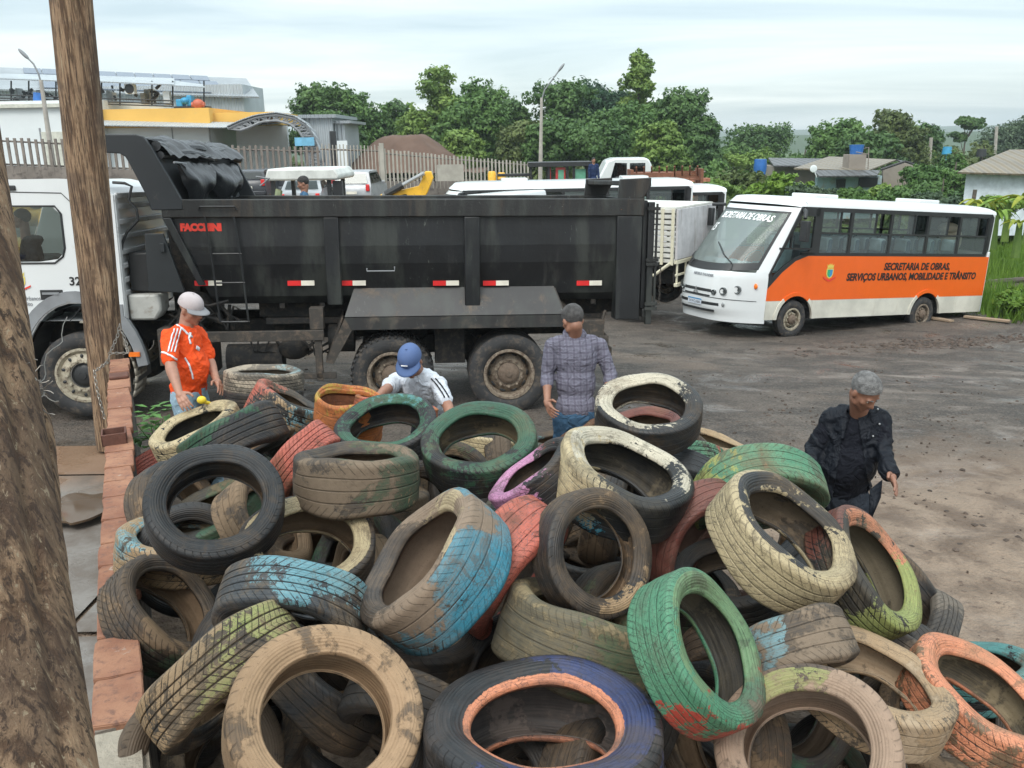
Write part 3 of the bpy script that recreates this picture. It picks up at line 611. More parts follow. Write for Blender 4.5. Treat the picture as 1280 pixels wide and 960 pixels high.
t(810,517,136,.58,86,'black tyre with whitewashed sidewall topping the pile beside the man in the plaid shirt',paints=[('white',.56,'side',125,.45)],mud=.22,D=.62,W=.2,wear=.8)
t(850,590,118,.38,-80,'green painted tyre arching behind the cream splashed one',paints=[('mint',.7,'all'),('coral',.33,'all',60,.2)],mud=.3,mudc=(.16,.13,.08),D=.6,W=.2,dz=.05,wear=.5)
t(945,612,160,.42,-75,'crumpled green tyre folded over at the right top of the pile',paints=[('mint',.70,'all'),('lime',.36,'tread',-160,.3)],mud=.34,D=.64,W=.2,bend=.22,squash=.12,wear=.9)
t(962,622,120,.40,-70,'small tan and green tyre arch under the crumpled green tyre',paints=[('tan',.62,'tread'),('green',.48,'all',-10,.2)],mud=.4,mudc=(.25,.2,.13),D=.58,W=.18,dz=-.12,wear=.9)
t(860,668,150,.30,-35,'dull red folded tyre squeezed between the cream splashed tyre and the tall cream tyre',paints=[('maroon',.9,'all'),('red',.38,'tread')],mud=.38,mudc=(.2,.12,.09),D=.58,W=.20,bend=.3,squash=.2,wear=.9)
t(745,722,150,.2,82,'green and black tyre seen through the opening of the central black tyre',paints=[('green',.55,'tread',-100,.15)],mud=.18,D=.6,W=.2,dz=.42,wear=1.)
t(736,672,140,.35,-70,'tan tyre deep inside the opening of the central black tyre',paints=[('tan',.5,'all')],mud=.5,D=.6,dz=.5)
t(915,728,150,.62,95,'dark muddy tyre in the hollow left of the tall cream tyre',paints=[('blue',.28,'all',100,.2)],mud=.45,mudc=MUDD,D=.56,wear=.1)
t(945,790,150,.5,80,'maroon tyre low in the hollow under the tall cream tyre',paints=[('maroon',.75,'all')],mud=.4,mudc=(.14,.1,.07),D=.62,dz=.25)
t(672,600,128,.25,128,'black tyre with bright pink paint leaning in the upper centre of the pile',paints=[('pink',.52,'all',190,.4),('maroon',.42,'side')],mud=.18,D=.49,W=.22,wear=.9)
t(600,560,148,.62,98,'olive green tyre facing up with a cream tyre showing through its opening',paints=[('green',.60,'all',80,.2),('lime',.36,'side')],mud=.38,mudc=(.13,.10,.06),D=.63,W=.2,wear=.9)
t(606,553,100,.2,82,'cream and blue tyre seen through the opening of the olive green tyre',paints=[('cream',.75,'tread'),('blue',.38,'side',40,.3)],mud=.25,D=.6,dz=-.25,W=.19)
t(484,541,130,.56,102,'dark green tyre facing up beside the rusty orange cut tyre',paints=[('green',.60,'side'),('teal',.36,'side',60,.2)],mud=.15,D=.63,W=.2,wear=.2)
t(446,598,158,.20,90,'brown tyre lying almost flat with a green right end, on top of another',paints=[('dgreen',.46,'all',10,.5),('tan',.36,'tread',-20,.1)],mud=.52,mudc=(.15,.11,.075),D=.64,W=.27,wear=.8)
t(470,640,140,.18,90,'muddy brown tyre lying under the flat brown one left of centre',mud=.6,mudc=(.14,.10,.065),D=.62,W=.25,dz=.12,wear=.9)
t(378,575,104,.20,-42,'tyre standing on edge with bright red painted tread in the upper left of the pile',paints=[('coral',.88,'tread'),('red',.3,'all')],mud=.12,D=.49,W=.25,wear=.4)
t(357,514,96,.18,62,'teal and cream tyre on edge at the back left of the pile',paints=[('lblue',.52,'tread',-30,.2),('tan',.55,'tread'),('coral',.33,'all',130,.4)],mud=.32,mudc=(.2,.15,.1),D=.55,W=.28,wear=.4)
t(330,476,98,.16,90,'dusty tyre lying flat on a black one beside the man in orange',paints=[('lblue',.40,'side',0,.2),('tan',.4,'side')],mud=.55,mudc=(.30,.25,.19),D=.62,W=.19,wear=.2)
t(330,500,98,.16,90,'black tyre lying flat under the dusty one beside the man in the orange shirt',mud=.15,D=.62,W=.2,wear=.2)
t(250,545,116,.30,118,'black tyre with thick peeling cream paint next to the man in the orange shirt',paints=[('cream',.64,'all')],mud=.2,mudc=(.1,.08,.05),D=.66,W=.25,wear=.5)
t(293,552,132,.14,-62,'black and green ribbed tyre on edge behind the clean black one',paints=[('dgreen',.48,'all',140,.4)],mud=.2,D=.66,W=.24,wear=.5)
t(330,560,110,.3,-50,'brown muddy tyre between the ribbed black tyre and the red one',mud=.62,D=.62,W=.2)
t(182,594,76,.34,-48,'small red and black tyre on edge against the brick wall',paints=[('coral',.72,'tread',120,.2)],mud=.15,D=.5,W=.22,wear=.4)
t(222,688,150,.35,85,'tan and teal tyre poking out below the clean black one by the wall',paints=[('lblue',.52,'all',110,.3),('tan',.55,'all')],mud=.45,mudc=(.2,.15,.09),D=.62,W=.22,dz=.08)
t(268,650,150,.40,120,'green tyre seen through the opening of the clean black one',paints=[('green',.52,'all',20,.3)],mud=.45,mudc=(.11,.085,.05),D=.62,dz=.42,wear=1.)
t(610,648,125,.30,150,'small teal and brown tyre behind the wide bright blue one',paints=[('teal',.5,'all',130,.5)],mud=.45,mudc=(.15,.13,.1),D=.56,W=.26,dz=.1,wear=.8)
t(556,628,110,.4,20,'dark brown tyre standing between the flat brown tyre and the pink one',mud=.5,mudc=MUDD,D=.6,W=.2)
t(800,545,120,.35,100,'red tyre lying under the whitewashed one at the top of the pile',paints=[('coral',.5,'all'),('maroon',.7,'all')],mud=.3,D=.62,dz=.05,W=.2)
t(735,555,100,.3,120,'dull red tyre left of the whitewashed one at the back of the pile',paints=[('maroon',.8,'all')],mud=.35,D=.6,W=.2)
t(700,562,90,.25,88,'green and cream tyre at the back below the man in plaid',paints=[('teal',.5,'all'),('cream',.5,'all',-90,.3)],mud=.35,D=.6,W=.2)
t(893,562,90,.22,70,'pale tan and white tyre at the far back of the pile',paints=[('white',.42,'all',0,.4),('tan',.62,'all')],mud=.4,mudc=(.25,.2,.13),D=.6,W=.2,wear=.8)
t(400,700,150,.42,85,'tan tyre inside the opening of the whitewashed left tyre',paints=[('tan',.45,'all',-80,.3)],mud=.55,D=.62,dz=.42)
t(430,935,190,.62,60,'black and tan tyre showing through the big mud brown one',paints=[('tan',.40,'side')],mud=.30,D=.62,dz=.22)
t(352,960,175,.30,35,'pale blue and brown tyre at the bottom seen through the big mud brown one',paints=[('lblue',.46,'all'),('brown',.5,'all')],mud=.35,D=.6,W=.24,dz=.15)
t(610,880,150,.25,-30,'black tyre seen through the mud covered brown one',mud=.3,D=.6,W=.22,dz=.55)
t(855,965,170,.40,60,'black tyre at the bottom between the large blue one and the brown dusty one',mud=.15,D=.62,dz=.25)
t(1150,950,150,.25,-20,'pinkish tan tyre at the bottom right under the orange one',paints=[('coral',.46,'all'),('tan',.5,'all')],mud=.4,mudc=(.25,.18,.12),D=.62,W=.22,dz=.35)
t(1010,970,170,.6,80,'dark green tyre seen through the brown dusty one at the lower right',paints=[('dgreen',.6,'all')],mud=.3,D=.62,dz=.38)
t(1150,800,140,.3,150,'grey cracked tyre on the mud at the right foot of the pile',mud=.45,mudc=(.12,.1,.08),D=.6,W=.18,dz=.2)
t(815,660,140,.4,40,'black tyre wedged behind the clay patched central tyre',mud=.3,D=.6,dz=.5)
t(480,850,150,.4,100,'olive tyre in the gap between the big mud brown one and the bright blue one',paints=[('lgreen',.5,'all')],mud=.4,mudc=MUDD,D=.62,dz=.45)
t(215,900,150,.4,60,'black tyre against the foot of the wall at lower left',mud=.3,mudc=MUDD,D=.6,dz=.2)
# second layer, holding the first up
rs = random.Random(77)
FILL = [('blackened','tyre buried'),('mud caked','tyre buried'),('dark green','tyre buried'),('dull brown','tyre buried')]
spots = [(240,700,4.5,'behind the clean black tyre by the wall'),(330,660,4.6,'under the flat brown tyre'),(450,700,4.5,'left of the wide bright blue tyre'),(520,640,4.9,'behind the wide bright blue tyre'),(430,790,3.9,'under the sky blue topped tyre'),
 (330,820,3.6,'under the lime washed tyre'),(520,800,3.7,'under the wide bright blue tyre'),(620,790,4.0,'below the coral red tyre'),(700,740,4.6,'behind the clay patched central tyre'),(780,780,4.1,'behind the green tyre with red daubs'),
 (860,720,4.4,'below the dull red folded tyre'),(930,830,3.9,'right of the green tyre with red daubs'),(1000,740,4.5,'under the tall cream tyre'),(1050,800,4.3,'beneath the olive tyre'),(1120,850,4.2,'behind the tan and pale pink tyre'),
 (1180,900,4.0,'under the orange tyre'),(1000,880,3.6,'behind the brown dusty tyre'),(900,920,3.4,'below the green tyre with red daubs'),(780,880,3.5,'behind the large blue tyre'),(640,860,3.4,'under the muddy brown tyre'),
 (520,900,3.2,'right of the big mud brown tyre'),(400,860,3.4,'behind the big mud brown tyre'),(250,950,3.1,'at the foot of the wall'),(560,610,5.5,'under the olive green tyre'),(660,640,4.9,'under the pink painted tyre'),
 (760,640,4.7,'under the cream splashed tyre'),(850,620,4.9,'beneath the crumpled green tyre'),(940,650,4.8,'behind the tall cream tyre'),(420,600,5.7,'behind the red painted tyre'),(480,610,5.6,'under the dark green tyre'),
 (300,620,5.5,'behind the ribbed black tyre'),(220,640,4.9,'behind the small red tyre'),(640,585,6.0,'at the far side below the olive green tyre'),(560,590,6.0,'at the far side beside the rusty cut tyre'),(380,580,6.0,'under the teal and cream tyre'),
 (760,590,5.6,'below the whitewashed top tyre'),(840,590,5.6,'right of the whitewashed top tyre'),(700,930,3.6,'inside the large blue tyre'),(600,990,3.0,'below the large blue tyre'),(1120,720,4.9,'beneath the olive tyre, against the mud'),(280,600,5.9,'below the cream peeling tyre'),
 (760,1000,3.0,'under the right side of the large blue tyre'),(1050,980,3.7,'inside the brown dusty tyre'),(450,740,4.3,'between the whitewashed left tyre and the bright blue one'),(900,780,4.3,'beside the maroon tyre')]
fc = [[], [], [('dgreen',.5,'all')], [('maroon',.4,'all')], [('tan',.35,'all')], [], [('teal',.35,'all')]]
for i, (px, py, d, where) in enumerate(spots):
    P = view(px, py, d+.25); P.z = max(P.z, .15)
    n = Vector((rs.gauss(0,.7), rs.gauss(-.5,.6), rs.gauss(.6,.5))); k = i % 7
    word = ('dark', 'muddy', 'greenish', 'reddish', 'tan streaked', 'black', 'bluish')[k]
    tyre_at(P, n, Vector((1,.3,.2)), .61, .2, RUB, fc[k], (.3,.65,.35,.4,.5,.15,.35)[k], (MUDD, MUD)[i % 2], '%s tyre buried in the pile %s' % (word, where), wear=.8)
# the cut tyre turned inside out, rusty orange, with a folded rim
ot = T(436,520,88,.34,86,'rusty orange cut tyre standing open like a tub at the back of the pile',D=.46,W=.40,paints=[('orange',.9,'all'),('yellow',.45,'all',100,.2),('lgreen',.3,'side')],mud=.22,mudc=(.2,.08,.04),rub=(.12,.05,.03),rim=.86,wear=1.)
ot = T(495,512,92,.12,80,'folded strip of orange cut tyre lying across the rusty tub beside the white capped man',D=.50,W=.16,paints=[('orange',.8,'all'),('yellow',.42,'all'),('coral',.5,'all')],mud=.22,rim=.8,squash=.3,wear=1.)
# weed by the wall
lf = MB(); rs = random.Random(6); c0 = view(194, 548, 7.3)
for k in range(150):
    b0 = c0+Vector((rs.gauss(0,.07), rs.gauss(0,.1), rs.uniform(-.4,.28))); a = rs.uniform(0, 6.28); L = rs.uniform(.07,.13); d = Vector((math.cos(a), math.sin(a), rs.uniform(-.4,.5))).normalized(); sd2 = d.cross(Vector((0,0,1))).normalized()*L*.28
    lf.add([b0, b0+d*L*.45+sd2+Vector((0,0,.008)), b0+d*L, b0+d*L*.45-sd2+Vector((0,0,.008)), b0+d*L*.5-Vector((0,0,.006))], [(0,1,4),(1,2,4),(2,3,4),(3,0,4)])
weedm = mat('weed_leaf', (.06,.16,.025), .5, var=.4, dscale=20)
wd_ = empty('weed', c0-Vector((0,0,1.0)), 0, 'leafy green weed growing between the brick wall and the pile', 'plant')
o = lf.build('leaves', weedm, wd_, smooth=0, fix=False); o.data.transform(Matrix.Translation(-wd_.location))
st_ = MB()
for k in range(5): st_.tube([(rs.gauss(0,.05), rs.gauss(0,.05), 0), (rs.gauss(0,.04), rs.gauss(0,.04), .8), (rs.gauss(0,.05), rs.gauss(0,.05), 1.15)], [.008,.006,.003], 6)
st_.build('stems', weedm, wd_)
# ================================================================== shared vehicle materials
mwhite = mat('white_paint', (.66,.68,.68), .28, dirt=.12, dcol=(.35,.3,.24), dscale=1.2, var=.04, coat=.4)
mcream = mat('cream_paint', (.62,.58,.44), .4, dirt=.25, dcol=(.3,.24,.17), dscale=2, var=.06)
mblack = mat('black_steel', (.0095,.0105,.012), .45, scuff=1, dirt=.30, dcol=(.035,.033,.030), dscale=1.6, var=.3, bump=.15, bscale=20, streak=True)
mblackr = mat('black_rail', (.013,.013,.013), .55, scuff=1, dirt=.45, dcol=(.055,.042,.032), dscale=2.2, var=.3, bump=.2, streak=True, rust=.15)
mchas = mat('chassis_grime', (.014,.0135,.013), .75, dirt=.6, dcol=(.055,.044,.034), dscale=5, bump=.4)
mdust = mat('dusty_steel', (.045,.039,.033), .75, dirt=.55, dcol=(.12,.09,.066), dscale=5, bump=.3, rust=.1)
mgrey = mat('grey_plastic', (.22,.23,.24), .55, dirt=.25, dcol=(.2,.17,.14))
mdark = mat('dark_plastic', (.02,.021,.022), .5, dirt=.15)
mrub = mat('tyre_rubber', (.028,.028,.029), .75, dirt=.55, dcol=(.10,.08,.062), dscale=5, bump=.3)
mrim = mat('dusty_rim', (.24,.195,.145), .65, dirt=.7, dcol=(.10,.07,.05), dscale=9, bump=.3, rust=.3)
mrimw = mat('pale_rim', (.36,.32,.24), .55, dirt=.6, dcol=(.12,.085,.06), dscale=9, rust=.2)
mhub = mat('hub_grime', (.15,.11,.08), .8, dirt=.5, dcol=(.08,.06,.045), dscale=14, bump=.4)
mglass = glassmat('vehicle_glass', (.62,.69,.67), .08)
mglassd = glassmat('dark_glass', (.10,.12,.13), .06)
mred = mat('red_reflector', (.62,.02,.02), .35); mwr = mat('white_reflector', (.72,.68,.58), .4, dirt=.15); moran = mat('orange_reflector', (.8,.17,.01), .35)
mtext = mat('black_lettering', (.012,.012,.012), .5); mtextw = mat('white_lettering', (.8,.8,.8), .5); mtextr = mat('red_lettering', (.72,.05,.03), .5); mtextg = mat('grey_lettering', (.25,.26,.28), .5)
mtarp = mat('black_tarpaulin', (.02,.021,.023), .30, dirt=.25, dcol=(.1,.1,.1), dscale=4, bump=.5, bscale=9)
mlamp = mat('lamp_lens', (.35,.36,.36), .12, .3)
myellow = mat('machine_yellow', (.72,.40,.03), .42, dirt=.35, dcol=(.22,.14,.07), dscale=3, rust=.15)
mgreend = mat('faded_green', (.08,.22,.13), .5)
mskin0 = mat('skin_tan', (.42,.22,.145), .5, var=.1, dscale=12)
MIRR = Matrix.Diagonal((1,-1,1,1))
def wheel(parent, x, y, z, R, W, rimr, side=-1, rim=None, style='flat', lugs=0, dual=False, name='wheel'):
    """axis along local y; side -1: outer face looks to -y"""
    rim = rim or mrim
    o = MB(); h = R-rimr
    prof = [(rimr, -W*.36), (rimr+.02, -W*.42), (rimr+.3*h, -W*.48), (rimr+.6*h, -W*.5), (R-.05, -W*.46), (R-.018, -W*.42), (R, -W*.36)]
    for c_ in (-.2, 0, .2): prof += [(R, W*(c_-.03)), (R-.012, W*(c_-.02)), (R-.012, W*(c_+.02)), (R, W*(c_+.03))]
    prof += [(r, -a) for r, a in reversed(prof[:7])]+[(rimr-.01, 0)]
    M = Matrix.Rotation(R_(90 if side < 0 else -90), 4, 'X')
    o.lathe(prof, 56, M=M, closed=True)
    if lugs:
        for k in range(lugs):
            a = 2*math.pi*k/lugs
            for sg in (-1, 1):
                aa = a + (0 if sg < 0 else math.pi/lugs); Mk = M @ Matrix.Rotation(aa, 4, 'Z') @ Matrix.Translation((R-.002, 0, sg*W*.29)) @ Matrix.Rotation(sg*.35, 4, 'X')
                o.box((0,0,0), (.03, R*.062, W*.40), M=Mk)
    wh = o.build(name, mrub, parent, smooth=40); wh.location = (x, y, z)
    r = MB(); r_ = rimr
    if style == 'flat':     # front truck wheel: bulging disc with nut ring
        r.lathe([(r_+.012, W*.42),(r_+.012, W*.45),(r_-.02, W*.46),(r_-.03, W*.40),(r_*.84, W*.34),(r_*.80, W*.40),(r_*.66, W*.44),(r_*.60, W*.50),(r_*.5, W*.5),(r_*.48, W*.42)], 48, M=M)
        for k in range(10): a = 2*math.pi*k/10; r.lathe([(.02,0),(.02,.03),(.012,.036),(0,.036)], 6, M=M @ Matrix.Translation((r_*.56*math.cos(a), r_*.56*math.sin(a), W*.49)))
        for k in range(10): a = 2*math.pi*(k+.5)/10; r.ell((0,0,0), (.028,.02,.012), 1, M=M @ Matrix.Rotation(a,4,'Z') @ Matrix.Translation((r_*.74,0,W*.425)), nu=10, nv=5)
    else:                   # deep dish with hand holes
        dp = -W*.05 if dual else W*.02
        r.lathe([(r_+.012, W*.42),(r_+.012, W*.45),(r_-.022, W*.46),(r_-.035, W*.38),(r_*.88, W*.1),(r_*.84, dp-.03),(r_*.68, dp+.03),(r_*.56, dp+.055),(r_*.46, dp+.055)], 48, M=M)
        for k in range(10): a = 2*math.pi*k/10; r.ell((0,0,0), (.022,.042,.012), 1, M=M @ Matrix.Rotation(a,4,'Z') @ Matrix.Translation((r_*.755,0,dp+.004)) @ Matrix.Rotation(-.35,4,'Y'), nu=12, nv=6)
        for k in range(10): a = 2*math.pi*(k+.5)/10; r.lathe([(.018,0),(.018,.03),(0,.035)], 6, M=M @ Matrix.Translation((r_*.56*math.cos(a), r_*.56*math.sin(a), dp+.05)))
    rr = r.build('rim', [rim, mdark], wh, smooth=30)
    b = MB(); k = W*.46 if style == 'flat' else (W*.02+.13 if not dual else W*.30); b0 = W*.36 if style == 'flat' else -W*.1
    b.lathe([(r_*.46, b0),(r_*.44, k-.03),(r_*.36, k-.01),(r_*.3, k),(r_*.14, k+.005),(r_*.12, k+.02),(0, k+.022)], 32, M=M); b.build('hub', mdark if style == 'flat' else mhub, wh, smooth=30)
    if dual:
        q = wh.copy(); COL.objects.link(q); q.parent = parent; q.location = (x, y-side*(W+.03), z)
    return wh
# ================================================================== dump truck
TO = Vector((-.04, 10.95, -.33)); TY = R_(5.4); TP = R_(1.2)
Mt = Matrix.Translation(TO) @ Matrix.Rotation(TY, 4, 'Z') @ Matrix.Rotation(TP, 4, 'Y') @ Matrix.Rotation(R_(-2.2), 4, 'X')
truck = empty('dump_truck', (0,0,0), 0, 'long dump truck with white cab and dirty black tipper body behind the tyre pile', 'truck'); truck.matrix_world = Mt
def tl(px, py, y=0):                                   # truck-local x, z of a photo pixel on the plane y
    r = ray(px, py); i = Mt.inverted(); a = i @ CAM; d = i.to_3x3() @ r; t_ = (y-a.y)/d.y; p = a+d*t_; return p.x, p.z
bed = MB(); BW = 2.45
sec = [(.05,2.54),(.05,2.18),(.075,1.96),(.20,1.55),(.30,1.45)]
def side_panel(flip):
    for k in range(len(sec)-1):
        (y0,z0),(y1,z1) = sec[k], sec[k+1]
        def xf(z): return -4.12+(2.53-z)*.42
        if flip: y0, y1 = BW-y0, BW-y1
        bed.add([(xf(z0),y0,z0),(1.66,y0,z0),(1.66,y1,z1),(xf(z1),y1,z1)], [(0,1,2,3)])
side_panel(False); side_panel(True)
bed.add([(-3.67,.3,1.45),(1.66,.3,1.45),(1.66,BW-.3,1.45),(-3.67,BW-.3,1.45)], [(0,1,2,3)])
bed.add([(-4.16,.05,2.72),(-4.16,BW-.05,2.72),(-3.67,BW-.3,1.45),(-3.67,.3,1.45)], [(0,1,2,3)])
# inner skins a little inside the outer ones so that the body has thickness
bed.add([(-4.10,.09,2.72),(1.62,.09,2.72),(1.62,.30,1.52),(-3.62,.30,1.52)], [(0,1,2,3)]); bed.add([(-4.10,BW-.09,2.72),(1.62,BW-.09,2.72),(1.62,BW-.30,1.52),(-3.62,BW-.30,1.52)], [(0,1,2,3)])
bed.add([(-3.62,.3,1.52),(1.62,.3,1.52),(1.62,BW-.3,1.52),(-3.62,BW-.3,1.52)], [(0,1,2,3)])
bed.build('tipper_body', mblack, truck, fix=False, smooth=0)
rl = MB()
for y0, y1 in ((-.01,.10),(BW-.10,BW+.01)): rl.bx(-4.16, 1.70, y0, y1, 2.53, 2.745)
rl.bx(-4.18,-4.08,.1,BW-.1,2.5,2.745); rl.build('top_rail', mblackr, truck, bevel=.012)
for x0, x1, zb in ((-2.27,-2.09,1.45),(-.56,-.37,1.33),(1.36,1.68,1.22)):
    r = MB(); r2 = MB()
    r.prism_yz([(-.005,2.528),(.06,2.528),(.10,1.96),(.24,zb),(.04 if x0<1 else -.005,zb),(-.005,1.96)], x0, x1)
    r2.prism_yz([(BW+.005,2.528),(BW-.06,2.528),(BW-.10,1.96),(BW-.24,zb),(BW-.04,zb),(BW+.005,1.96)], x0, x1); r.build('rib', mblack, truck, bevel=.01); r2.build('rib', mblack, truck, bevel=.01)
# front slope angle iron along the body's leading edge
r = MB(); r.prism_xz([(-4.16,2.53),(-4.06,2.53),(-3.72,1.72),(-3.80,1.72)], -.012, .05); r.build('slope_edge', mblack, truck, bevel=.008)
bp = MB(); p = [tl(x, y, .02) for x, y in ((181,292),(204,292),(232,366),(186,364))]; bp.prism_xz(p, .0, .05); bq = MB(); bq.prism_xz(p, BW-.05, BW); bq.build('front_plate', mblack, truck); x_, z_ = tl(203,309,.0); bp.bx(x_-.02,x_+.03,-.04,.0,z_-.06,z_+.05)
bp.build('front_plate', mat('plate_black', (.018,.021,.023), .5, dirt=.2, dcol=(.12,.1,.09)), truck, bevel=.006)
# cab guard: two swept side plates, the sheet between them
poly = [tl(x, y) for x, y in ((133,168),(170,168),(180,171),(190,184),(228,251),(229,262),(190,263),(181,240),(163,206),(157,196),(150,192),(133,190))]
poly = [(poly[0][0]-.25, poly[0][1])]+poly[1:-1]+[(poly[-1][0]-.25, poly[-1][1])]
gp = MB(); gp.prism_xz(poly, -.02, .05); gp.build('guard_plate', mat('guard_black', (.018,.021,.024), .5, dirt=.2, dcol=(.09,.08,.075), dscale=2.), truck, bevel=.01)
gp = MB(); SX = .42; gp.prism_xz([(x+SX, z) for x, z in poly], BW-.05, BW+.02); gp.build('guard_plate', MATS['guard_black'], truck, bevel=.01)
gs = MB(); a0 = poly[0]; top = [poly[0], poly[1], poly[3], poly[4]]
gs.add([(poly[0][0], .05, a0[1]-.05),(poly[1][0], .05, poly[1][1]-.05),(poly[3][0]-.06, .05, poly[3][1]-.04),(poly[4][0]-.22,.05,poly[4][1]),(poly[0][0]+SX, BW-.05, a0[1]-.05),(poly[1][0]+SX, BW-.05, poly[1][1]-.05),(poly[3][0]+SX-.06, BW-.05, poly[3][1]-.04),(poly[4][0]+SX-.22,BW-.05,poly[4][1])], [(0,1,5,4),(1,2,6,5),(2,3,7,6)])
o = gs.build('guard_sheet', mat('sheet_grey', (.085,.09,.095), .5, dirt=.3), truck, fix=False, smooth=0); so_ = o.modifiers.new('s', 'SOLIDIFY'); so_.thickness = .02
# rolled tarpaulin: lumpy rolls across the guard with hanging folds
tp = MB(); rs = random.Random(21)
xr, zr_ = poly[3]
for row, (ox, oz, rad_) in enumerate(((-.10,.05,.055),(.0,.0,.062),(.09,-.07,.05))):
    pts = []; rr = []
    for k in range(44): s = k/43; pts.append((xr+ox+SX*s+.03*math.sin(s*9+row*2), .07+s*(BW-.14), zr_+oz+.022*math.sin(s*13+row*2))); rr.append(rad_*(1+.30*mnoise.noise((s*9, row*3.1, 0))+.12*mnoise.noise((s*30, row, 2))))
    tp.tube(pts, rr, 10)
n1_, n2_ = 46, 10; vs = []      # crumpled sheet over the rolls
for i in range(n1_):
    for j in range(n2_):
        s = i/(n1_-1); v = j/(n2_-1); vs.append((xr-.17+.36*v+SX*s, .06+s*(BW-.12), zr_+.125-.02*v-.20*v*v+.035*mnoise.noise((s*16, v*3, 5))+.05*mnoise.noise((s*6, v*2, 9))))
tp.add(vs, [(i*n2_+j, (i+1)*n2_+j, (i+1)*n2_+j+1, i*n2_+j+1) for i in range(n1_-1) for j in range(n2_-1)])
for c_, w_ in ((.72,.46),(1.62,.50)):       # sagging folds of tarpaulin under the roll
    n = 17; vs = []
    for i in range(n):
        for j in range(n):
            u = i/(n-1)*2-1; v = j/(n-1); sag = math.sqrt(max(0, 1-abs(u)**2.6)); s = (c_+u*w_)/BW
            vs.append((xr+.16+SX*s+.16*math.sin(v*3)*sag+.05*mnoise.noise((u*3+c_, v*3, 1)), c_+u*w_, zr_-.16-v*.52*sag*(1+.25*mnoise.noise((u*2+c_*3, 0, 4)))+.03*mnoise.noise((u*5, v*4, c_))))
    tp.add(vs, [(i*n+j, (i+1)*n+j, (i+1)*n+j+1, i*n+j+1) for i in range(n-1) for j in range(n-1)])
tp.build('rolled_tarpaulin', mtarp, truck, fix=False)
tb = MB(); tb.tube([(xr+.22,.06,zr_-.17),(xr+.30,1.3,zr_-.20)], .014, 6); tb.tube([(xr+.75,BW-.1,zr_-.33),(xr+.95,BW-.2,zr_-.36),(xr+.82,BW-.25,zr_-.46)], .012, 6); build_split(tb, 'tarp_rod', mgrey, truck)
# tailgate with hinge arms and chains
tg = MB(); tg.bx(1.70,1.76,.06,BW-.06,1.35,2.72); tg.bx(1.76,1.84,.0,.08,1.15,2.70); tg.bx(1.76,1.84,BW-.08,BW,1.15,2.70); tg.bx(1.72,1.80,.03,BW-.03,1.24,1.35); tg.build('tailgate', mblack, truck, bevel=.008)
hg = MB(); p = [tl(x, y) for x, y in ((776,224),(815,222),(815,232),(805,248),(773,250))]; hg.prism_xz(p, .02, .09); hg.prism_xz(p, BW-.09, BW-.02); hg.bx(p[0][0]+.02, p[1][0]-.02, .09, BW-.09, p[0][1]-.08, p[0][1]-.02); hg.build('hinge_bracket', mblackr, truck, bevel=.01)
lk = MB(); lk.tube([(1.865,-.01,2.68),(1.865,-.01,1.35)], .016, 8)
for z_ in (2.62,1.98,1.93,1.42,1.36): lk.bx(1.74,1.90,-.035,.01,z_-.02,z_+.02)
lk.build('latch_rod', mblackr, truck)
ch = MB()
for k in range(20):
    z_ = 1.88-k*.024; ring = [Vector((1.93+.005*math.sin(k), -.02, z_))+(Vector((0 if k%2 else .010, .010 if k%2 else 0, 0))*math.cos(q)+Vector((0,0,.017))*math.sin(q)) for q in [2*math.pi*i/8 for i in range(9)]]; ch.tube(ring, .004, 5, cap=False)
ch.build('tail_chain', mdust, truck)
# ladder
ld = MB(); xa, za = -3.66, 2.56
for x_ in (-3.66,-3.32): ld.tube([(x_,-.03,2.54),(x_+.05,-.03,2.0),(x_+.09,-.03,1.27)], .013, 6)
for z_ in (2.10,1.75,1.27): ld.tube([(-3.62+(2.54-z_)*.05,-.03,z_),(-3.28+(2.54-z_)*.05,-.03,z_)], .012, 6)
ld.tube([(-3.72,-.03,2.62),(-3.70,-.05,2.66),(-3.30,-.05,2.66),(-3.28,-.03,2.62)], .012, 6); ld.build('ladder', mblack, truck)
hd = MB()
for x_ in (-1.6,): hd.tube([(x_-.17,.05,1.90),(x_-.17,.02,1.87),(x_+.17,.02,1.87),(x_+.17,.05,1.92)], .009, 6)
hd.build('grab_handle', mgrey, truck)
Mtx = lambda x, z, y=-.004: Matrix.Translation((x, y, z)) @ Matrix.Rotation(R_(90), 4, 'X')
text_part('FACCHINI', .115, mtextr, truck, Mtx(-3.73, 2.41, .045), 'maker_name', bold=.0085, xs=.92)
for px in (241,358,423,541,604,722):
    x_, z_ = tl(px, 355, .06); 
    for k, m_ in ((0, mred), (1, mwr)):
        r = MB(); r.box((x_+.085+k*.165, 0, z_), (.163,.006,.062)); o = r.build('reflector_strip', m_, truck); o.location.y = .115; o.rotation_euler = (0,0,0)
        o.location.y = .125-(z_-1.75)*.3
# chassis, sub frame, tanks, guard rails
cf = MB()
for y_ in (.75,1.62): cf.bx(-6.6,1.2,y_,y_+.08,.92,1.18)
for x_ in (-6.3,-4.2,-3.0,-.75,.9): cf.bx(x_,x_+.1,.8,1.6,.95,1.12)
cf.bx(-3.2,1.5,.55,.68,1.24,1.44); cf.bx(-3.2,1.5,1.78,1.9,1.24,1.44); cf.bx(-3.1,1.3,.42,.6,1.16,1.24)
for x_ in (-2.9,-2.4,-1.9,-1.4,-.9,-.4,.1,.6,1.1): cf.bx(x_,x_+.07,.3,BW-.3,1.38,1.45)
cf.build('chassis_frame', mchas, truck, bevel=.006)
ax = MB(); rs = random.Random(9)
for x_ in (-1.5, 0): ax.tube([(x_,.3,.56),(x_,2.1,.56)], .07, 10); ax.ell((x_,1.2,.56), (.22,.2,.24)); ax.prism_xz([(x_-.12,.62),(x_+.12,.62),(x_+.2,.95),(x_-.2,.95)], .62, .74)
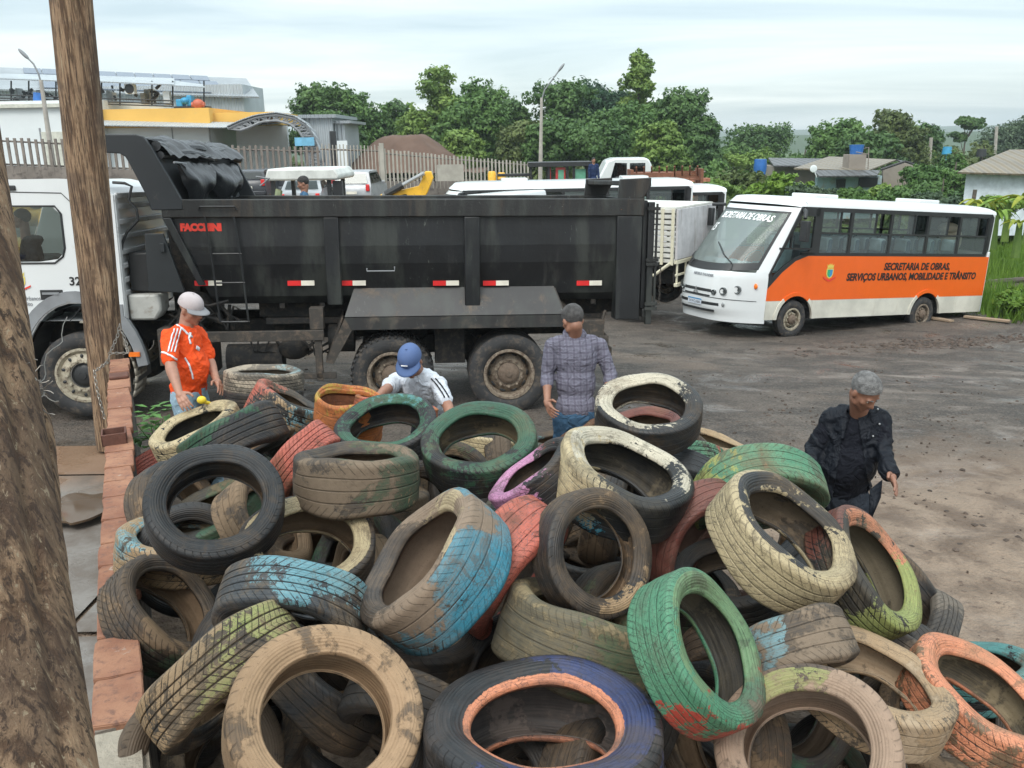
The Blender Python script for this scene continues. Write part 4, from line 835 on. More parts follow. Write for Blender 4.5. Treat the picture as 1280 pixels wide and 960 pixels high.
ax.prism_xz([(-1.35,.72),(-.15,.72),(-.45,.95),(-1.05,.95)], .6, .72); ax.bx(-.95,-.55,.35,.62,.62,1.15); ax.tube([(-5.25,.3,.5),(-5.25,2.1,.5)], .06, 8)
ax.build('axles', mchas, truck, smooth=35, bevel=.01)
tk = MB()
tk.tube([(-3.6,.42,.72),(-2.9,.42,.72)], .19, 18); tk.ell((-2.75,.3,.86), (.2,.14,.14)); tk.tube([(-2.3,.35,.98),(-1.98,.35,.98)], .18, 16); tk.bx(-4.3,-3.75,.2,.7,.55,.95); tk.tube([(-4.1,.3,1.45),(-3.6,.35,1.2)], .04, 8); tk.ell((-3.95,.5,1.35), (.24,.12,.24))
tk.ell((-2.44,.16,.83), (.05,.05,.06)); tk.tube([(-4.0,.25,1.50),(-3.75,.2,1.44),(-3.5,.18,1.5)], .02, 6)
for k in range(9): a = rs.uniform(-3.3,-2.2); tk.tube([(a,.3,1.0),(a+rs.uniform(-.1,.2),.25,.85),(a+rs.uniform(.1,.4),.3,.78),(a+rs.uniform(.3,.6),.34,.95)], .014, 6)
for k in range(12): a = rs.uniform(-4.3,-3.4); tk.tube([(a,.35,rs.uniform(1.1,1.5)),(a+rs.uniform(-.1,.2),.28,rs.uniform(1.1,1.5)),(a+rs.uniform(.1,.3),.35,rs.uniform(1.0,1.5))], rs.uniform(.012,.03), 6)
tk.build('tanks_and_hoses', mchas, truck, bevel=.015)
hc = MB(); hc.bx(-4.30,-3.95,.7,2.0,1.15,2.45); hc.tube([(-4.0,1.2,1.2),(-4.0,1.2,2.5)], .12, 12); hc.build('dark_gap_filler', mchas, truck, bevel=.02)  # dark box and tube added so the pale gap behind the cab reads dark
gr = MB(); gr.bx(-4.25,-2.33,-.02,.04,1.015,1.145); gr.bx(-4.2,-2.2,.0,.05,.52,.60); gr.bx(-2.45,-2.36,.0,.06,.5,1.02); gr.bx(-3.95,-3.88,.05,.1,.55,1.1); gr.bx(-2.5,-2.33,.02,.2,1.147,1.42)
gr.bx(-4.35,-4.1,.03,.4,.72,1.18); gr.build('side_guard', mdust, truck, bevel=.008)
r = MB(); x_, z_ = tl(168, 443, -.03); r.box((x_,-.03,z_), (.13,.02,.055)); r.build('side_marker', moran, truck)
# rear fender: sloped top plate, lip, front flap
fd = MB()
fd.add([(-1.93,.22,1.68),(.57,.22,1.68),(.70,-.02,1.30),(-2.06,-.02,1.30)], [(0,1,2,3)]); fd.add([(-2.06,-.02,1.30),(.70,-.02,1.30),(.72,-.02,1.145),(-2.10,-.02,1.145)], [(0,1,2,3)])
fd.add([(-1.93,.22,1.68),(.57,.22,1.68),(.57,.8,1.70),(-1.93,.8,1.70)], [(0,1,2,3)])
o = fd.build('fender', mat('fender_grey', (.028,.027,.027), .5, dirt=.45, dcol=(.15,.115,.085), dscale=1.3, scuff=1, rust=.08), truck, fix=False, smooth=0); q = o.modifiers.new('s','SOLIDIFY'); q.thickness = .02
fl_ = MB(); fl_.add([(-2.10,-.02,1.30),(-2.14,.55,1.32),(-2.36,.55,.74),(-2.32,-.02,.74)], [(0,1,2,3)]); fl_.add([(-2.06,-.03,1.30),(-1.98,-.03,1.14),(-2.22,-.03,.72),(-2.32,-.03,.74)], [(0,1,2,3)]); fl_.add([(.57,.22,1.68),(.57,.8,1.70),(.98,.8,1.0),(.98,.0,1.0),(.72,-.02,1.145),(.70,-.02,1.30)], [(0,1,2,3,4,5)])
o = fl_.build('mud_flap', mdust, truck, fix=False, smooth=0); q = o.modifiers.new('s','SOLIDIFY'); q.thickness = .02
rb = MB(); rb.bx(.95,1.25,.1,.25,.62,1.2); rb.bx(1.18,1.3,.05,.4,.75,1.0); rb.tube([(1.05,.12,1.2),(1.1,.1,.8),(1.2,.08,.62)], .02, 6); rb.tube([(1.3,.3,1.3),(1.15,.2,.9),(1.0,.25,.7)], .025, 6); rb.bx(1.0,1.4,.3,2.1,.68,.8); rb.build('rear_bumper', mdust, truck, bevel=.01)
wheel(truck, 0, .16, .52, .52, .29, .32, -1, mrim, 'dish', dual=True); wheel(truck, -1.5, .16, .52, .52, .29, .31, -1, mrim, 'dish', lugs=40, dual=True)
wheel(truck, -5.27, .16, .62, .525, .29, .33, -1, mrimw, 'flat')
wheel(truck, 0, BW-.16, .52, .52, .29, .32, 1, mrim, 'dish'); wheel(truck, -1.5, BW-.16, .52, .52, .29, .32, 1, mrim, 'dish'); wheel(truck, -5.27, BW-.16, .62, .525, .29, .33, 1, mrimw, 'flat')
# ---------------- cab
XB = -4.70; XF = -6.75; CT = 2.92
arch = [(-5.27+.66*math.cos(R_(a)), .60+.92*math.sin(R_(a))) for a in range(0, 181, 12)]
cs_ = [(XB,1.25)]+[(XB,2.80),(XB-.1,2.88),(-5.2,2.98),(-6.1,2.97),(-6.35,2.88),(-6.75,1.75),(-6.82,1.3),(-6.82,.7),(-6.05,.7)]+[p for p in reversed(arch) if p[1] > .7 and p[0] < -4.75]
# door window opening: build the side as pieces round it
wx0, wx1, wz0, wz1 = -6.15, -5.32, 2.02, 2.66
low = [(XB,1.35),(XB,wz0),(-6.62,wz0),(-6.75,1.75),(-6.82,1.3),(-6.82,.7),(-6.05,.7)]+[p for p in reversed(arch) if p[1] > .72 and p[0] < -4.82]+[(-4.78,1.35)]
cb = MB()
for y0, y1 in ((0,.05),(BW-.1-.05,BW-.1)):
    cb.prism_xz(low, y0, y1); cb.prism_xz([(XB,wz0),(XB,2.80),(XB-.1,2.88),(-5.2,2.98),(wx1,2.985),(wx1,wz1-.08),(wx1+.01,wz0+.12),(wx1-.08,wz0+.03),(wx1-.3,wz0)], y0, y1)
    cb.prism_xz([(wx1,2.985),(-6.1,2.97),(-6.35,2.88),(-6.42,2.66),(wx0,wz1),(wx1-.08,wz1),(wx1,wz1-.08)], y0, y1); cb.prism_xz([(wx0,wz0),(wx0,wz1),(-6.42,2.66),(-6.62,wz0)], y0, y1)
# roof, back wall, front
cw = BW-.1
def strip(pts, y0, y1, mb): 
    for k in range(len(pts)-1):
        (x0,z0),(x1,z1) = pts[k], pts[k+1]; mb.add([(x0,y0,z0),(x1,y0,z1),(x1,y1,z1),(x0,y1,z0)], [(0,1,2,3)])
strip([(XB-.03,1.3),(XB-.03,2.80),(XB-.12,2.88),(-5.2,2.978),(-6.1,2.968),(-6.34,2.878)], .03, cw-.03, cb); strip([(-6.74,1.75),(-6.81,1.3),(-6.81,.7)], .03, cw-.03, cb); strip([(XB-.03,1.3),(-6.3,1.3)], .05, cw-.05, cb)
cb.build('cab', mwhite, truck, fix=True, smooth=30)
rib = MB()
for z_ in (1.62,1.78,1.95,2.12,2.30,2.48,2.66,2.79): rib.bx(XB-.028, XB+.008, .12, cw-.12, z_-.035, z_+.03)
rib.bx(XB-.028,XB+.015,.02,.11,1.3,2.8); rib.bx(XB-.028,XB+.015,cw-.11,cw-.02,1.3,2.8); rib.build('cab_rear_ribs', mat('cab_back_grey', (.60,.61,.61), .5, dirt=.3, dcol=(.2,.18,.16)), truck, bevel=.012)
gl = MB(); gl.add([(-6.34,.06,2.86),(-6.34,cw-.06,2.86),(-6.72,cw-.06,1.80),(-6.72,.06,1.80)], [(0,1,2,3)]); gl.build('windshield', mglass, truck, fix=False, smooth=0)
for y_ in (.03, cw-.03): gl = MB(); gl.add([(wx0-.3,y_,wz0-.02),(wx1+.02,y_,wz0-.02),(wx1+.02,y_,wz1+.02),(wx0-.15,y_,wz1+.02)], [(0,1,2,3)]); gl.build('door_window', mglass, truck, fix=False, smooth=0)
wf_ = MB(); wp = [(wx0-.2,wz0-.015),(wx1-.12,wz0-.015),(wx1-.02,wz0+.06),(wx1+.012,wz0+.16),(wx1+.012,wz1-.08),(wx1-.05,wz1+.01),(wx0-.1,wz1+.01)]
wf_.tube([(x, -.002, z) for x, z in wp], .013, 6); wf_.build('window_seal', mdark, truck)
dr = MB(); rim_ = [(-6.55,1.30),(-5.35,1.30),(-5.17,1.50),(-5.17,2.2),(-5.19,2.72),(-5.28,2.82),(-6.2,2.84),(-6.5,2.7),(-6.62,2.0)]; dr.tube([(x,-.001,z) for x, z in rim_[1:7]], .006, 5); dr.build('door_seam', mdark, truck)
ha = MB(); x_, z_ = tl(65, 369, 0); ha.bx(x_-.13,x_+.13,-.012,.0,z_-.055,z_+.065); o = ha.build('door_handle', mdark, truck, bevel=.01); h2 = MB(); h2.bx(x_-.10,x_+.09,-.03,-.012,z_+.01,z_+.035); h2.build('handle_grip', mgrey, o)
ar = MB(); pts = [(-5.27+r*math.cos(R_(a)), .60+k*math.sin(R_(a))) for r, k, L_ in ((.80,1.07,0),) for a in range(8, 178, 8)]; inn_ = [(-5.27+.68*math.cos(R_(a)), .60+.93*math.sin(R_(a))) for a in range(8, 178, 8)]
for k in range(len(pts)-1): ar.prism_xz([pts[k], pts[k+1], inn_[k+1], inn_[k]], -.02, .06)
ar.prism_xz([(-4.86,1.36),(XB-.01,1.36),(XB-.01,1.50),(-4.95,1.50)], -.018, .05)
ar.build('wheel_arch', mgrey, truck, smooth=50)
sk_ = MB(); pts = [(-5.27+.62*math.cos(R_(a)), .62+.66*math.sin(R_(a))) for a in range(-25, 92, 8)]; strip(pts, .0, .42, sk_); o = sk_.build('front_mudguard', mat('mudguard_beige', (.26,.235,.19), .6, dirt=.6, dcol=(.13,.1,.075), dscale=5), truck, fix=False); q = o.modifiers.new('s','SOLIDIFY'); q.thickness = .02
ins = MB(); strip([(-5.27+.64*math.cos(R_(a)), .60+.88*math.sin(R_(a))) for a in range(-5, 190, 10)], .06, .6, ins); ins.build('arch_liner', mdark, truck, fix=False)
fb = MB(); fb.bx(-6.95,-6.75,.0,cw,.45,.95); fb.bx(-6.86,-6.8,.25,cw-.25,1.05,1.65); fb.build('front_bumper', mgrey, truck, bevel=.03)
for y_ in (.25, cw-.25): r = MB(); r.box((-6.96,y_,.72), (.03,.34,.16)); r.build('headlight', mlamp, truck, bevel=.02)
bx_ = MB(); x0, z0 = tl(155,306,.4); bx_.bx(XB+.02,XB+.40,.25,.75,1.62,2.1); bx_.build('air_filter_box', mdark, truck, bevel=.02)
lw = MB(); lw.prism_xz([(XB+.01,1.28),(XB+.32,1.28),(XB+.40,1.40),(XB+.40,1.60),(XB+.01,1.60)], .12, .5); lw.build('lower_panel', mat('panel_pale', (.45,.45,.42), .5, dirt=.4, dcol=(.2,.16,.12)), truck, bevel=.03)
sn = MB(); pts = [tl(x, y, .12) for x, y in ((140,228),(155,229),(164,233),(160,250),(170,262),(172,275),(158,290),(152,305),(150,330))]; sn.tube([(x,.14,z) for x, z in pts], .017, 8); sn.build('snorkel_hose', mdark, truck)
r = MB(); x_, z_ = tl(12, 235, .0); r.bx(x_-.1,x_+.07,-.02,.0,z_-.03,z_+.03); r.build('roof_marker', mdark, truck, bevel=.01)
# driver inside and seat
se = MB(); se.bx(-5.3,-4.9,.4,.95,1.4,2.3); se.bx(-5.7,-5.1,.4,.95,1.35,1.5); se.bx(-5.3,-4.9,1.4,1.95,1.4,2.3); se.build('cab_seat', mdark, truck, bevel=.05)
ds = MB(); ds.bx(-6.6,-6.2,.1,cw-.1,1.4,1.95); ds.build('dashboard', mdark, truck, bevel=.05)
stw = MB(); c_ = Vector((-5.98,.5,1.98)); stw.tube([c_+Vector((.10*math.cos(q)*0+.19*math.cos(q)*.5, .19*math.sin(q), .19*math.cos(q)*.5)) for q in [2*math.pi*i/20 for i in range(21)]], .014, 6); stw.build('steering_wheel', mdark, truck)
def ltx(s, size, px, py, m_, nm, align='CENTER', **k): x_, z_ = tl(px, py, 0); return text_part(s, size, m_, truck, Mtx(x_, z_), nm, align=align, **k)
ltx('32', .14, 94, 352, mtext, 'fleet_number', bold=.003)
ltx('Obras, Serviços Urbanos', .072, 51, 373, mtextg, 'door_lettering', align='RIGHT', xs=.8); ltx('Mobilidade e Trânsito', .072, 41, 380, mtextg, 'door_lettering', align='RIGHT', xs=.8)
def crest(parent, M, s):
    for nm, poly_, m_, h in (('crest', [(-.5,.45),(.5,.45),(.5,-.1),(.35,-.42),(0,-.6),(-.35,-.42),(-.5,-.1)], mat('crest_yellow', (.75,.6,.12), .5) if 'crest_yellow' not in MATS else MATS['crest_yellow'], .002),
                     ('crest_shield', [(-.38,.34),(.0,.34),(.0,-.48),(-.28,-.34),(-.38,-.1)], mat('crest_green', (.03,.35,.16), .5) if 'crest_green' not in MATS else MATS['crest_green'], .004),
                     ('crest_shield', [(.0,.34),(.38,.34),(.38,-.1),(.28,-.34),(.0,-.48)], mat('crest_blue', (.05,.25,.5), .5) if 'crest_blue' not in MATS else MATS['crest_blue'], .004),
                     ('crest_crown', [(-.42,.5),(.42,.5),(.5,.9),(.28,.72),(.14,.98),(0,.75),(-.14,.98),(-.28,.72),(-.5,.9)], MATS.get('crest_yellow'), .003),
                     ('crest_ribbon', [(-.95,-.35),(-.5,-.55),(.0,-.72),(.5,-.55),(.95,-.35),(.9,-.55),(.1,-.9),(-.1,-.9),(-.9,-.55)], mtextr, .005)):
        o = MB(); o.prism([(x*s, y*s) for x, y in poly_], 0, h, M=M); o.build(nm, m_, parent, fix=True, smooth=0)
x_, z_ = tl(25, 352, 0); crest(truck, Mtx(x_, z_), .125)
# ================================================================== minibuses
morange = mat('orange_paint', (.80,.125,.012), .3, dirt=.06, dcol=(.45,.18,.08), var=.03, coat=.4)
mskirt = mat('skirt_white', (.60,.58,.50), .4, dirt=.22, dcol=(.30,.23,.15), dscale=1.5, streak=True)
mwsg = glassmat('windscreen_glass', (.62,.68,.66), .03, dust=.30, dcol=(.36,.42,.40), ref=.30, gr=.12); mpane = glassmat('bus_pane', (.62,.69,.67), .05, dust=.20, dcol=(.36,.42,.42), ref=.5)  # grey film: haze on the windscreen; brightens panes in place of light through them
mseat = mat('seat_blue', (.08,.17,.24), .8); mseatw = mat('seat_cover', (.35,.5,.55), .7); mfloor = mat('bus_interior', (.42,.43,.40), .8); mcloth = mat('straw_bundle', (.55,.47,.36), .9, bump=.6)
BWD = 2.25
mlensd = mat('headlight_dark', (.10,.11,.11), .15, .4)
def ss(a, b, t): t = max(0, min(1, (t-a)/(b-a))); return t*t*(3-2*t)
def fx(y, z):                # front skin: x as a function of y (0..W) and z
    q = abs(2*y/BWD-1)
    if z < 1.35: c = -1.74-.05*math.sin((z-.3)/1.05*math.pi)+(.05 if z < .5 else 0)
    else: c = -1.74+(z-1.35)/1.4*1.12+.10*((z-1.35)/1.4)**3
    sd_ = -.85 if z < 1.30 else -.85+(z-1.30)/1.45*.75
    return c+(sd_-c)*(q**3.4)
def front_grid(mb, y0, y1, z0, z1, ny_=16, nz_=10, off=0, mi=0, shape=None):
    vs = []
    for i in range(ny_+1):
        for j in range(nz_+1):
            y = y0+(y1-y0)*i/ny_; z = z0+(z1-z0)*j/nz_
            if shape: y, z = shape(i/ny_, j/nz_)
            vs.append((fx(y, z)-off, y, z))
    mb.add(vs, [(i*(nz_+1)+j, (i+1)*(nz_+1)+j, (i+1)*(nz_+1)+j+1, i*(nz_+1)+j+1) for i in range(ny_) for j in range(nz_)], mi)
def arc_notch(cx, r, zc, zcut, n=14):
    a0 = math.asin(max(-1, min(1, (zcut-zc)/r))); return [(cx-r*math.cos(a0+(math.pi-2*a0)*k/n), zc+r*math.sin(a0+(math.pi-2*a0)*k/n)) for k in range(n+1)]
def make_bus(M, livery, label, full=True, sl=4.25, XR=6.36):
    b = empty('minibus', (0,0,0), 0, label, 'bus'); b.matrix_world = M
    paint = morange if livery else mwhite; skirt = mskirt if livery else mwhite
    WR, ZC = .405, .405
    for y0, y1, sgn in ((0,.03,1),(BWD-.03,BWD,-1)):
        sk = MB(); n1_ = arc_notch(0, .52, .40, .42); n2_ = arc_notch(sl, .52, .40, .42)
        n1_ = [p for p in n1_]; n2_ = [p for p in n2_]
        low1 = [p if p[1] < .9 else (p[0], .9) for p in n1_]
        def clip(ns): return [p for p in ns if p[1] <= .885]
        # skirt in three pieces between the wheel arches
        a1 = [p for p in n1_ if p[1] < .80]; L1 = [p for p in a1 if p[0] < 0]; R1 = [p for p in a1 if p[0] >= 0]; a2 = [p for p in n2_ if p[1] < .80]; L2 = [p for p in a2 if p[0] < sl]; R2 = [p for p in a2 if p[0] >= sl]
        sk.prism_xz([(-.86,.42)]+L1+[(L1[-1][0]+.0,.82),(-.86,.82)], y0, y1); sk.prism_xz([(R1[0][0],.82)]+R1+L2+[(L2[-1][0],.82)], y0, y1); sk.prism_xz([(R2[0][0],.82)]+R2+[(XR-.02,.42),(XR,.82)], y0, y1)
        sk.build('skirt_panel', skirt, b, smooth=0)
        up = MB(); t1 = [(p[0],p[1]) for p in arc_notch(0,.52,.40,.82)]; t2 = [(p[0],p[1]) for p in arc_notch(sl,.52,.40,.82)]
        xo = -.86
        up.prism_xz([(xo,.822)]+t1+t2+[(XR,.822),(XR,1.77),(.2,1.77),(-.15,1.66),(-.5,1.42),(xo,1.08)], y0-.002*sgn, y1-.002*sgn); up.build('side_panel', paint, b, smooth=0)
        for cx in (0, sl):       # raised arch lip
            lp = MB(); o1 = arc_notch(cx,.60,.40,.42,18); i1 = arc_notch(cx,.52,.40,.42,18)
            for k in range(18):
                if livery: mi = 0 if min(o1[k][1], o1[k+1][1]) > .82 else 1
                else: mi = 0
                ya, yb = (y0-.022, y0+.01) if sgn > 0 else (y1-.01, y1+.022)
                lp.prism_xz([o1[k],o1[k+1],i1[k+1],i1[k]], ya, yb, mi)
            lp.build('arch_lip', [paint, skirt], b, smooth=50)
        # window band: frame bars and panes
        fr = MB(); ya, yb = (y0-.004, y0+.045) if sgn > 0 else (y1-.045, y1+.004)
        fr.bx(.0,XR-.14,ya,yb,1.772,1.84); fr.bx(-.1,XR-.14,ya,yb,2.70,2.79)
        ws = [(.50,1.36),(1.44,2.64),(2.72,3.90),(3.98,5.04),(5.12,6.12)]; xs_ = [-.02]+[0]*0
        for a_, c_ in ((-.0+.40,.50),(1.36,1.44),(2.64,2.72),(3.90,3.98),(5.04,5.12),(6.12,6.20)): fr.bx(a_,c_,ya,yb,1.84,2.70)
        fr.prism_xz([(XR-.22,1.84),(XR-.14,1.84),(XR-.08,1.95),(XR-.05,2.72),(XR-.14,2.79),(XR-.22,2.70)], ya, yb)
        for a_, c_ in ws: fr.bx(a_,c_,ya,yb,2.235,2.275)
        for a_, c_ in ws: fr.bx((a_+c_)/2+.12,(a_+c_)/2+.15,ya,yb,2.275,2.70)
        # driver's window frame
        fr.prism_xz([(xo+.002,1.08),(-.5,1.42),(-.15,1.66),(.2,1.77),(.2,1.86),(-.15,1.74),(-.50,1.53),(-.74,1.32),(-.80,1.40),(-.08,2.66),(-.06,2.79),(-.12,2.79),(xo+.002,1.38)], ya, yb)
        fr.prism_xz([(.0,1.84),(.0,1.80),(.40,1.80),(.40,2.75),(.28,2.75),(.28,1.95),(.2,1.86)], ya, yb); fr.bx(-.62,.28,ya,yb,1.90,1.935); fr.bx(-.34,-.31,ya,yb,1.935,2.25); fr.bx(-.1,.4,ya,yb,2.60,2.70)
        fr.build('window_frame', mdark, b, smooth=0)
        y_ = y0+.02 if sgn > 0 else y1-.02
        for a_, c_ in ws:
            g_ = MB(); g_.add([(a_-.02,y_,1.82),(c_+.02,y_,1.82),(c_+.02,y_,2.25),(a_-.02,y_,2.25)], [(0,1,2,3)]); k = (a_+c_)/2+.14
            g_.add([(a_-.02,y_,2.26),(k,y_,2.26),(k,y_,2.71),(a_-.02,y_,2.71)], [(0,1,2,3)]); g_.build('window_pane', mpane, b, fix=False, smooth=0)
        g_ = MB(); g_.add([(-.78,y_,1.36),(-.5,y_,1.5),(-.15,y_,1.72),(.29,y_,1.86),(.29,y_,2.66),(-.08,y_,2.66)], [(0,1,2,3,4,5)]); g_.build('driver_window', mglass, b, fix=False, smooth=0)
    # roof
    rf = MB(); secs = []; 
    for k in range(15):
        a = math.pi*k/14; y = BWD/2-(BWD/2+.0)*math.copysign(abs(math.cos(a))**.55, math.cos(a)); z = 2.78+.20*abs(math.sin(a))**.6; secs.append((y, z))
    xs2 = [(-.42,-.07),(-.25,-.035),(.0,-.005),(.3,0),(6.0,0),(6.26,-.02),(6.37,-.07)]
    vs = []
    for x, dz in xs2:
        for y, z in secs:
            zz_ = 2.78+(z-2.78)*(1+dz*4); xx = x
            if x < 0: xx = fx(min(max(y,.0),BWD), 2.75)+(x+.42)*1.0*(1)
            if x == -.42: zz_ = 2.74+(z-2.78)*.35
            vs.append((xx, y, zz_))
    n = len(secs); rf.add(vs, [(i*n+j, (i+1)*n+j, (i+1)*n+j+1, i*n+j+1) for i in range(len(xs2)-1) for j in range(n-1)])
    rf.build('roof', mwhite, b, fix=False, smooth=50)
    hs = MB()
    for x, w_ in ((1.0,.5),(4.5,.55)): hs.bx(x,x+.75,BWD/2-.35,BWD/2+.35,2.96,3.06)
    build_split(hs, 'roof_hatch', mwhite, b, bevel=.03)
    # rear
    rr_ = MB(); rr_.bx(XR-.06,XR+.04,.0,BWD,.40,1.9); rr_.bx(XR-.10,XR,.0,.14,1.9,2.8); rr_.bx(XR-.10,XR,BWD-.14,BWD,1.9,2.8); rr_.bx(XR-.12,XR-.02,.14,BWD-.14,2.68,2.86); rr_.build('rear_panel', mwhite, b, bevel=.03)
    g_ = MB(); g_.bx(XR-.08,XR-.07,.12,BWD-.12,1.88,2.7); g_.build('rear_window', mglassd, b)
    # front shell
    fs = MB(); front_grid(fs, 0, BWD, .34, 1.40, 24, 14); fs.add([(fx(0,.34),0,.34),(-.86,.02,.36),(-.86,BWD-.02,.36),(fx(BWD,.34),BWD,.34)], [(0,1,2,3)])
    front_grid(fs, 0, .13, 1.40, 2.76, 3, 14); front_grid(fs, BWD-.13, BWD, 1.40, 2.76, 3, 14); front_grid(fs, .13, BWD-.13, 2.66, 2.76, 16, 2)
    for y_ in (0, BWD): 
        for k in range(14):
            z0 = .34+1.06*k/14; z1 = .34+1.06*(k+1)/14; fs.add([(fx(y_,z0),y_,z0),(fx(y_,z1),y_,z1),(-.84,y_,z1),(-.84,y_,z0)], [(0,1,2,3)])
    fs.build('front_shell', mwhite, b, fix=False, smooth=50)
    wsn = MB()
    def shp(u, v): return .13+(BWD-.26)*u, 1.50+(2.66-1.50)*v - (.10*(abs(2*u-1)**2)*(1-v)*-1)
    front_grid(wsn, 0, 0, 0, 0, 24, 10, .004, shape=shp); wsn.build('windshield', mwsg, b, fix=False, smooth=60)
    blk = MB(); front_grid(blk, 0, 0, 0, 0, 24, 3, .008, shape=lambda u, v: (.12+(BWD-.24)*u, 1.38+.15*v+.08*abs(2*u-1)**2)); front_grid(blk, 0, 0, 0, 0, 24, 1, .008, shape=lambda u, v: (.13+(BWD-.26)*u, 2.63+.04*v))
    front_grid(blk, 0, 0, 0, 0, 2, 12, .008, shape=lambda u, v: (.12+.035*u, 1.46+1.2*v)); front_grid(blk, 0, 0, 0, 0, 2, 12, .008, shape=lambda u, v: (BWD-.155+.035*u, 1.46+1.2*v)); blk.build('windshield_surround', mdark, b, fix=False, smooth=50)
    wp_ = MB()
    for pts in (((1.55,1.44),(1.5,1.52),(1.75,1.60),(2.02,1.66)),((.42,1.44),(.45,1.55),(.75,1.72),(1.15,1.95))): wp_.tube([(fx(y,z)-.045,y,z) for y, z in pts], .013, 6)
    wp_.build('wiper', mdark, b)
    gr_ = MB()
    for z0, z1, ya, yb in ((.93,.99,.70,BWD-.70),(.84,.87,.72,BWD-.72),(.66,.72,.52,BWD-.52),(.52,.57,.60,BWD-.60)):
        front_grid(gr_, ya, yb, z0, z1, 10, 1, .006)
    gr_.build('grille', mdark, b, fix=False, smooth=50)
    for sg in (0, 1):
        for y_, z_, r_ in ((.27,1.03,.085),(.46,.98,.082),(.63,.94,.055)):
            yy_ = BWD-y_ if sg else y_; hl = MB(); nrm = Vector((-1, (-.9 if yy_ < 1 else .9)*(.5 if y_ < .4 else .3), 0)).normalized(); Mh = Matrix.Translation((fx(yy_,z_)-.022, yy_, z_)) @ nrm.to_track_quat('Z','Y').to_matrix().to_4x4()
            hl.lathe([(r_,-.03),(r_,.008),(r_*.86,.014),(r_*.8,.0),(r_*.45,-.02),(0,-.012)], 20, M=Mh); o = hl.build('headlight', mlensd, b)
        yy_ = BWD-.10 if sg else .10; hl = MB(); hl.ell((fx(yy_,1.1)-.0, yy_, 1.12), (.03,.06,.06)); hl.build('turn_signal', moran, b)
        yy_ = BWD-.45 if sg else .45; hl = MB(); hl.ell((fx(yy_,.70)-.0, yy_, .70), (.02,.05,.05)); hl.build('fog_lamp', mlamp, b)
    bl_ = MB(); bl_.tube([(fx(y,.80)-.004, y, .80+.03*math.cos((y/BWD-.5)*3)) for y in [BWD*k/30 for k in range(1,30)]], .007, 5); bl_.build('bumper_seam', mdark, b)
    # mirror
    mi_ = MB(); mi_.tube([(-.08,.0,2.72),(-.22,-.18,2.70),(-.3,-.26,2.55)], .045, 8); mi_.box((-.28,-.28,2.30), (.10,.20,.42)); mi_.build('mirror', mdark, b, bevel=.03)
    mi_ = MB(); mi_.tube([(-.2,BWD,2.72),(-.45,BWD+.2,2.70)], .04, 8); mi_.box((-.46,BWD+.22,2.42), (.10,.20,.40)); mi_.build('mirror', mdark, b, bevel=.03)
    for cx in (0, sl):
        for y_, sg in ((.13,-1),(BWD-.13,1)): wheel(b, cx, y_, ZC, WR, .21, .235, sg, mrimw if cx == 0 else mrim, 'dish')
    uf = MB(); uf.bx(-.8,XR-.1,.10,BWD-.10,.62,.72); uf.bx(-.5,XR-.6,.6,.75,.35,.62); uf.bx(-.5,XR-.6,1.5,1.65,.35,.62); uf.bx(1.2,2.2,.15,.55,.36,.6); uf.tube([(sl,.2,.38),(sl,BWD-.2,.38)], .08, 8); uf.tube([(0,.2,.38),(0,BWD-.2,.38)], .06, 8); uf.build('underframe', mdark, b)
    for cx in (0, sl):
        for y0, y1 in ((.04,.4),(BWD-.4,BWD-.04)): wl_ = MB(); strip([(cx+.53*math.cos(R_(a)), .40+.53*math.sin(R_(a))) for a in range(0,181,15)], y0, y1, wl_); wl_.build('wheel_well', mdark, b, fix=False)
    ins_ = MB(); ins_.bx(-.6,XR-.2,.06,BWD-.06,.95,1.0); ins_.add([(.0,.1,2.74),(XR-.2,.1,2.74),(XR-.2,BWD-.1,2.74),(.0,BWD-.1,2.74)], [(0,1,2,3)]); ins_.bx(-.92,-.7,.3,BWD-.3,1.0,1.45); ins_.build('interior', mfloor, b, fix=False, smooth=0)
    if full:
        for k in range(6):
            x = .9+k*.85
            for y_ in (.12, 1.22):
                s_ = MB(); s_.bx(x-.32,x+.1,y_,y_+.85,1.32,1.45); s_.bx(x+.02,x+.14,y_,y_+.40,1.42,2.12); s_.bx(x+.02,x+.14,y_+.45,y_+.85,1.42,2.12); st__ = s_.build('seat', mseat, b, bevel=.04)
                s_ = MB(); s_.bx(x-.005,x+.155,y_+.03,y_+.37,1.85,2.15); s_.bx(x-.005,x+.155,y_+.48,y_+.82,1.85,2.15); s_.build('headrest_cover', mseatw, st__, bevel=.04)
        s_ = MB(); s_.bx(-.25,.0,.25,.75,1.35,2.15); s_.build('driver_seat', mseatw, b, bevel=.05)
        s_ = MB(); rs = random.Random(3)
        for k in range(9): s_.ell((-.95+rs.uniform(-.1,.15), rs.uniform(.5,1.9), 1.5), (.12,.16,.09))
        s_.build('dashboard_clutter', mat('clutter', (.45,.5,.55), .6, var=.4), b)
        s_ = MB(); s_.tube([Vector((-.75,.62,1.62))+Vector((.12*math.cos(q),.24*math.sin(q),.2*math.cos(q))) for q in [2*math.pi*i/20 for i in range(21)]], .018, 6); s_.build('steering_wheel', mdark, b)
    return b
BO = Vector((6.25,19.2,-1.26)); Mb = Matrix.Translation(BO) @ Matrix.Rotation(R_(28), 4, 'Z') @ Matrix.Rotation(R_(4.5), 4, 'Y') @ Matrix.Scale(1.035, 4)
bus = make_bus(Mb, True, 'white and orange municipal minibus with black lettering parked on the right')
def bl(px, py, y=0): i = Mb.inverted(); a = i @ CAM; d = i.to_3x3() @ ray(px, py); t_ = (y-a.y)/d.y; p = a+d*t_; return p.x, p.z
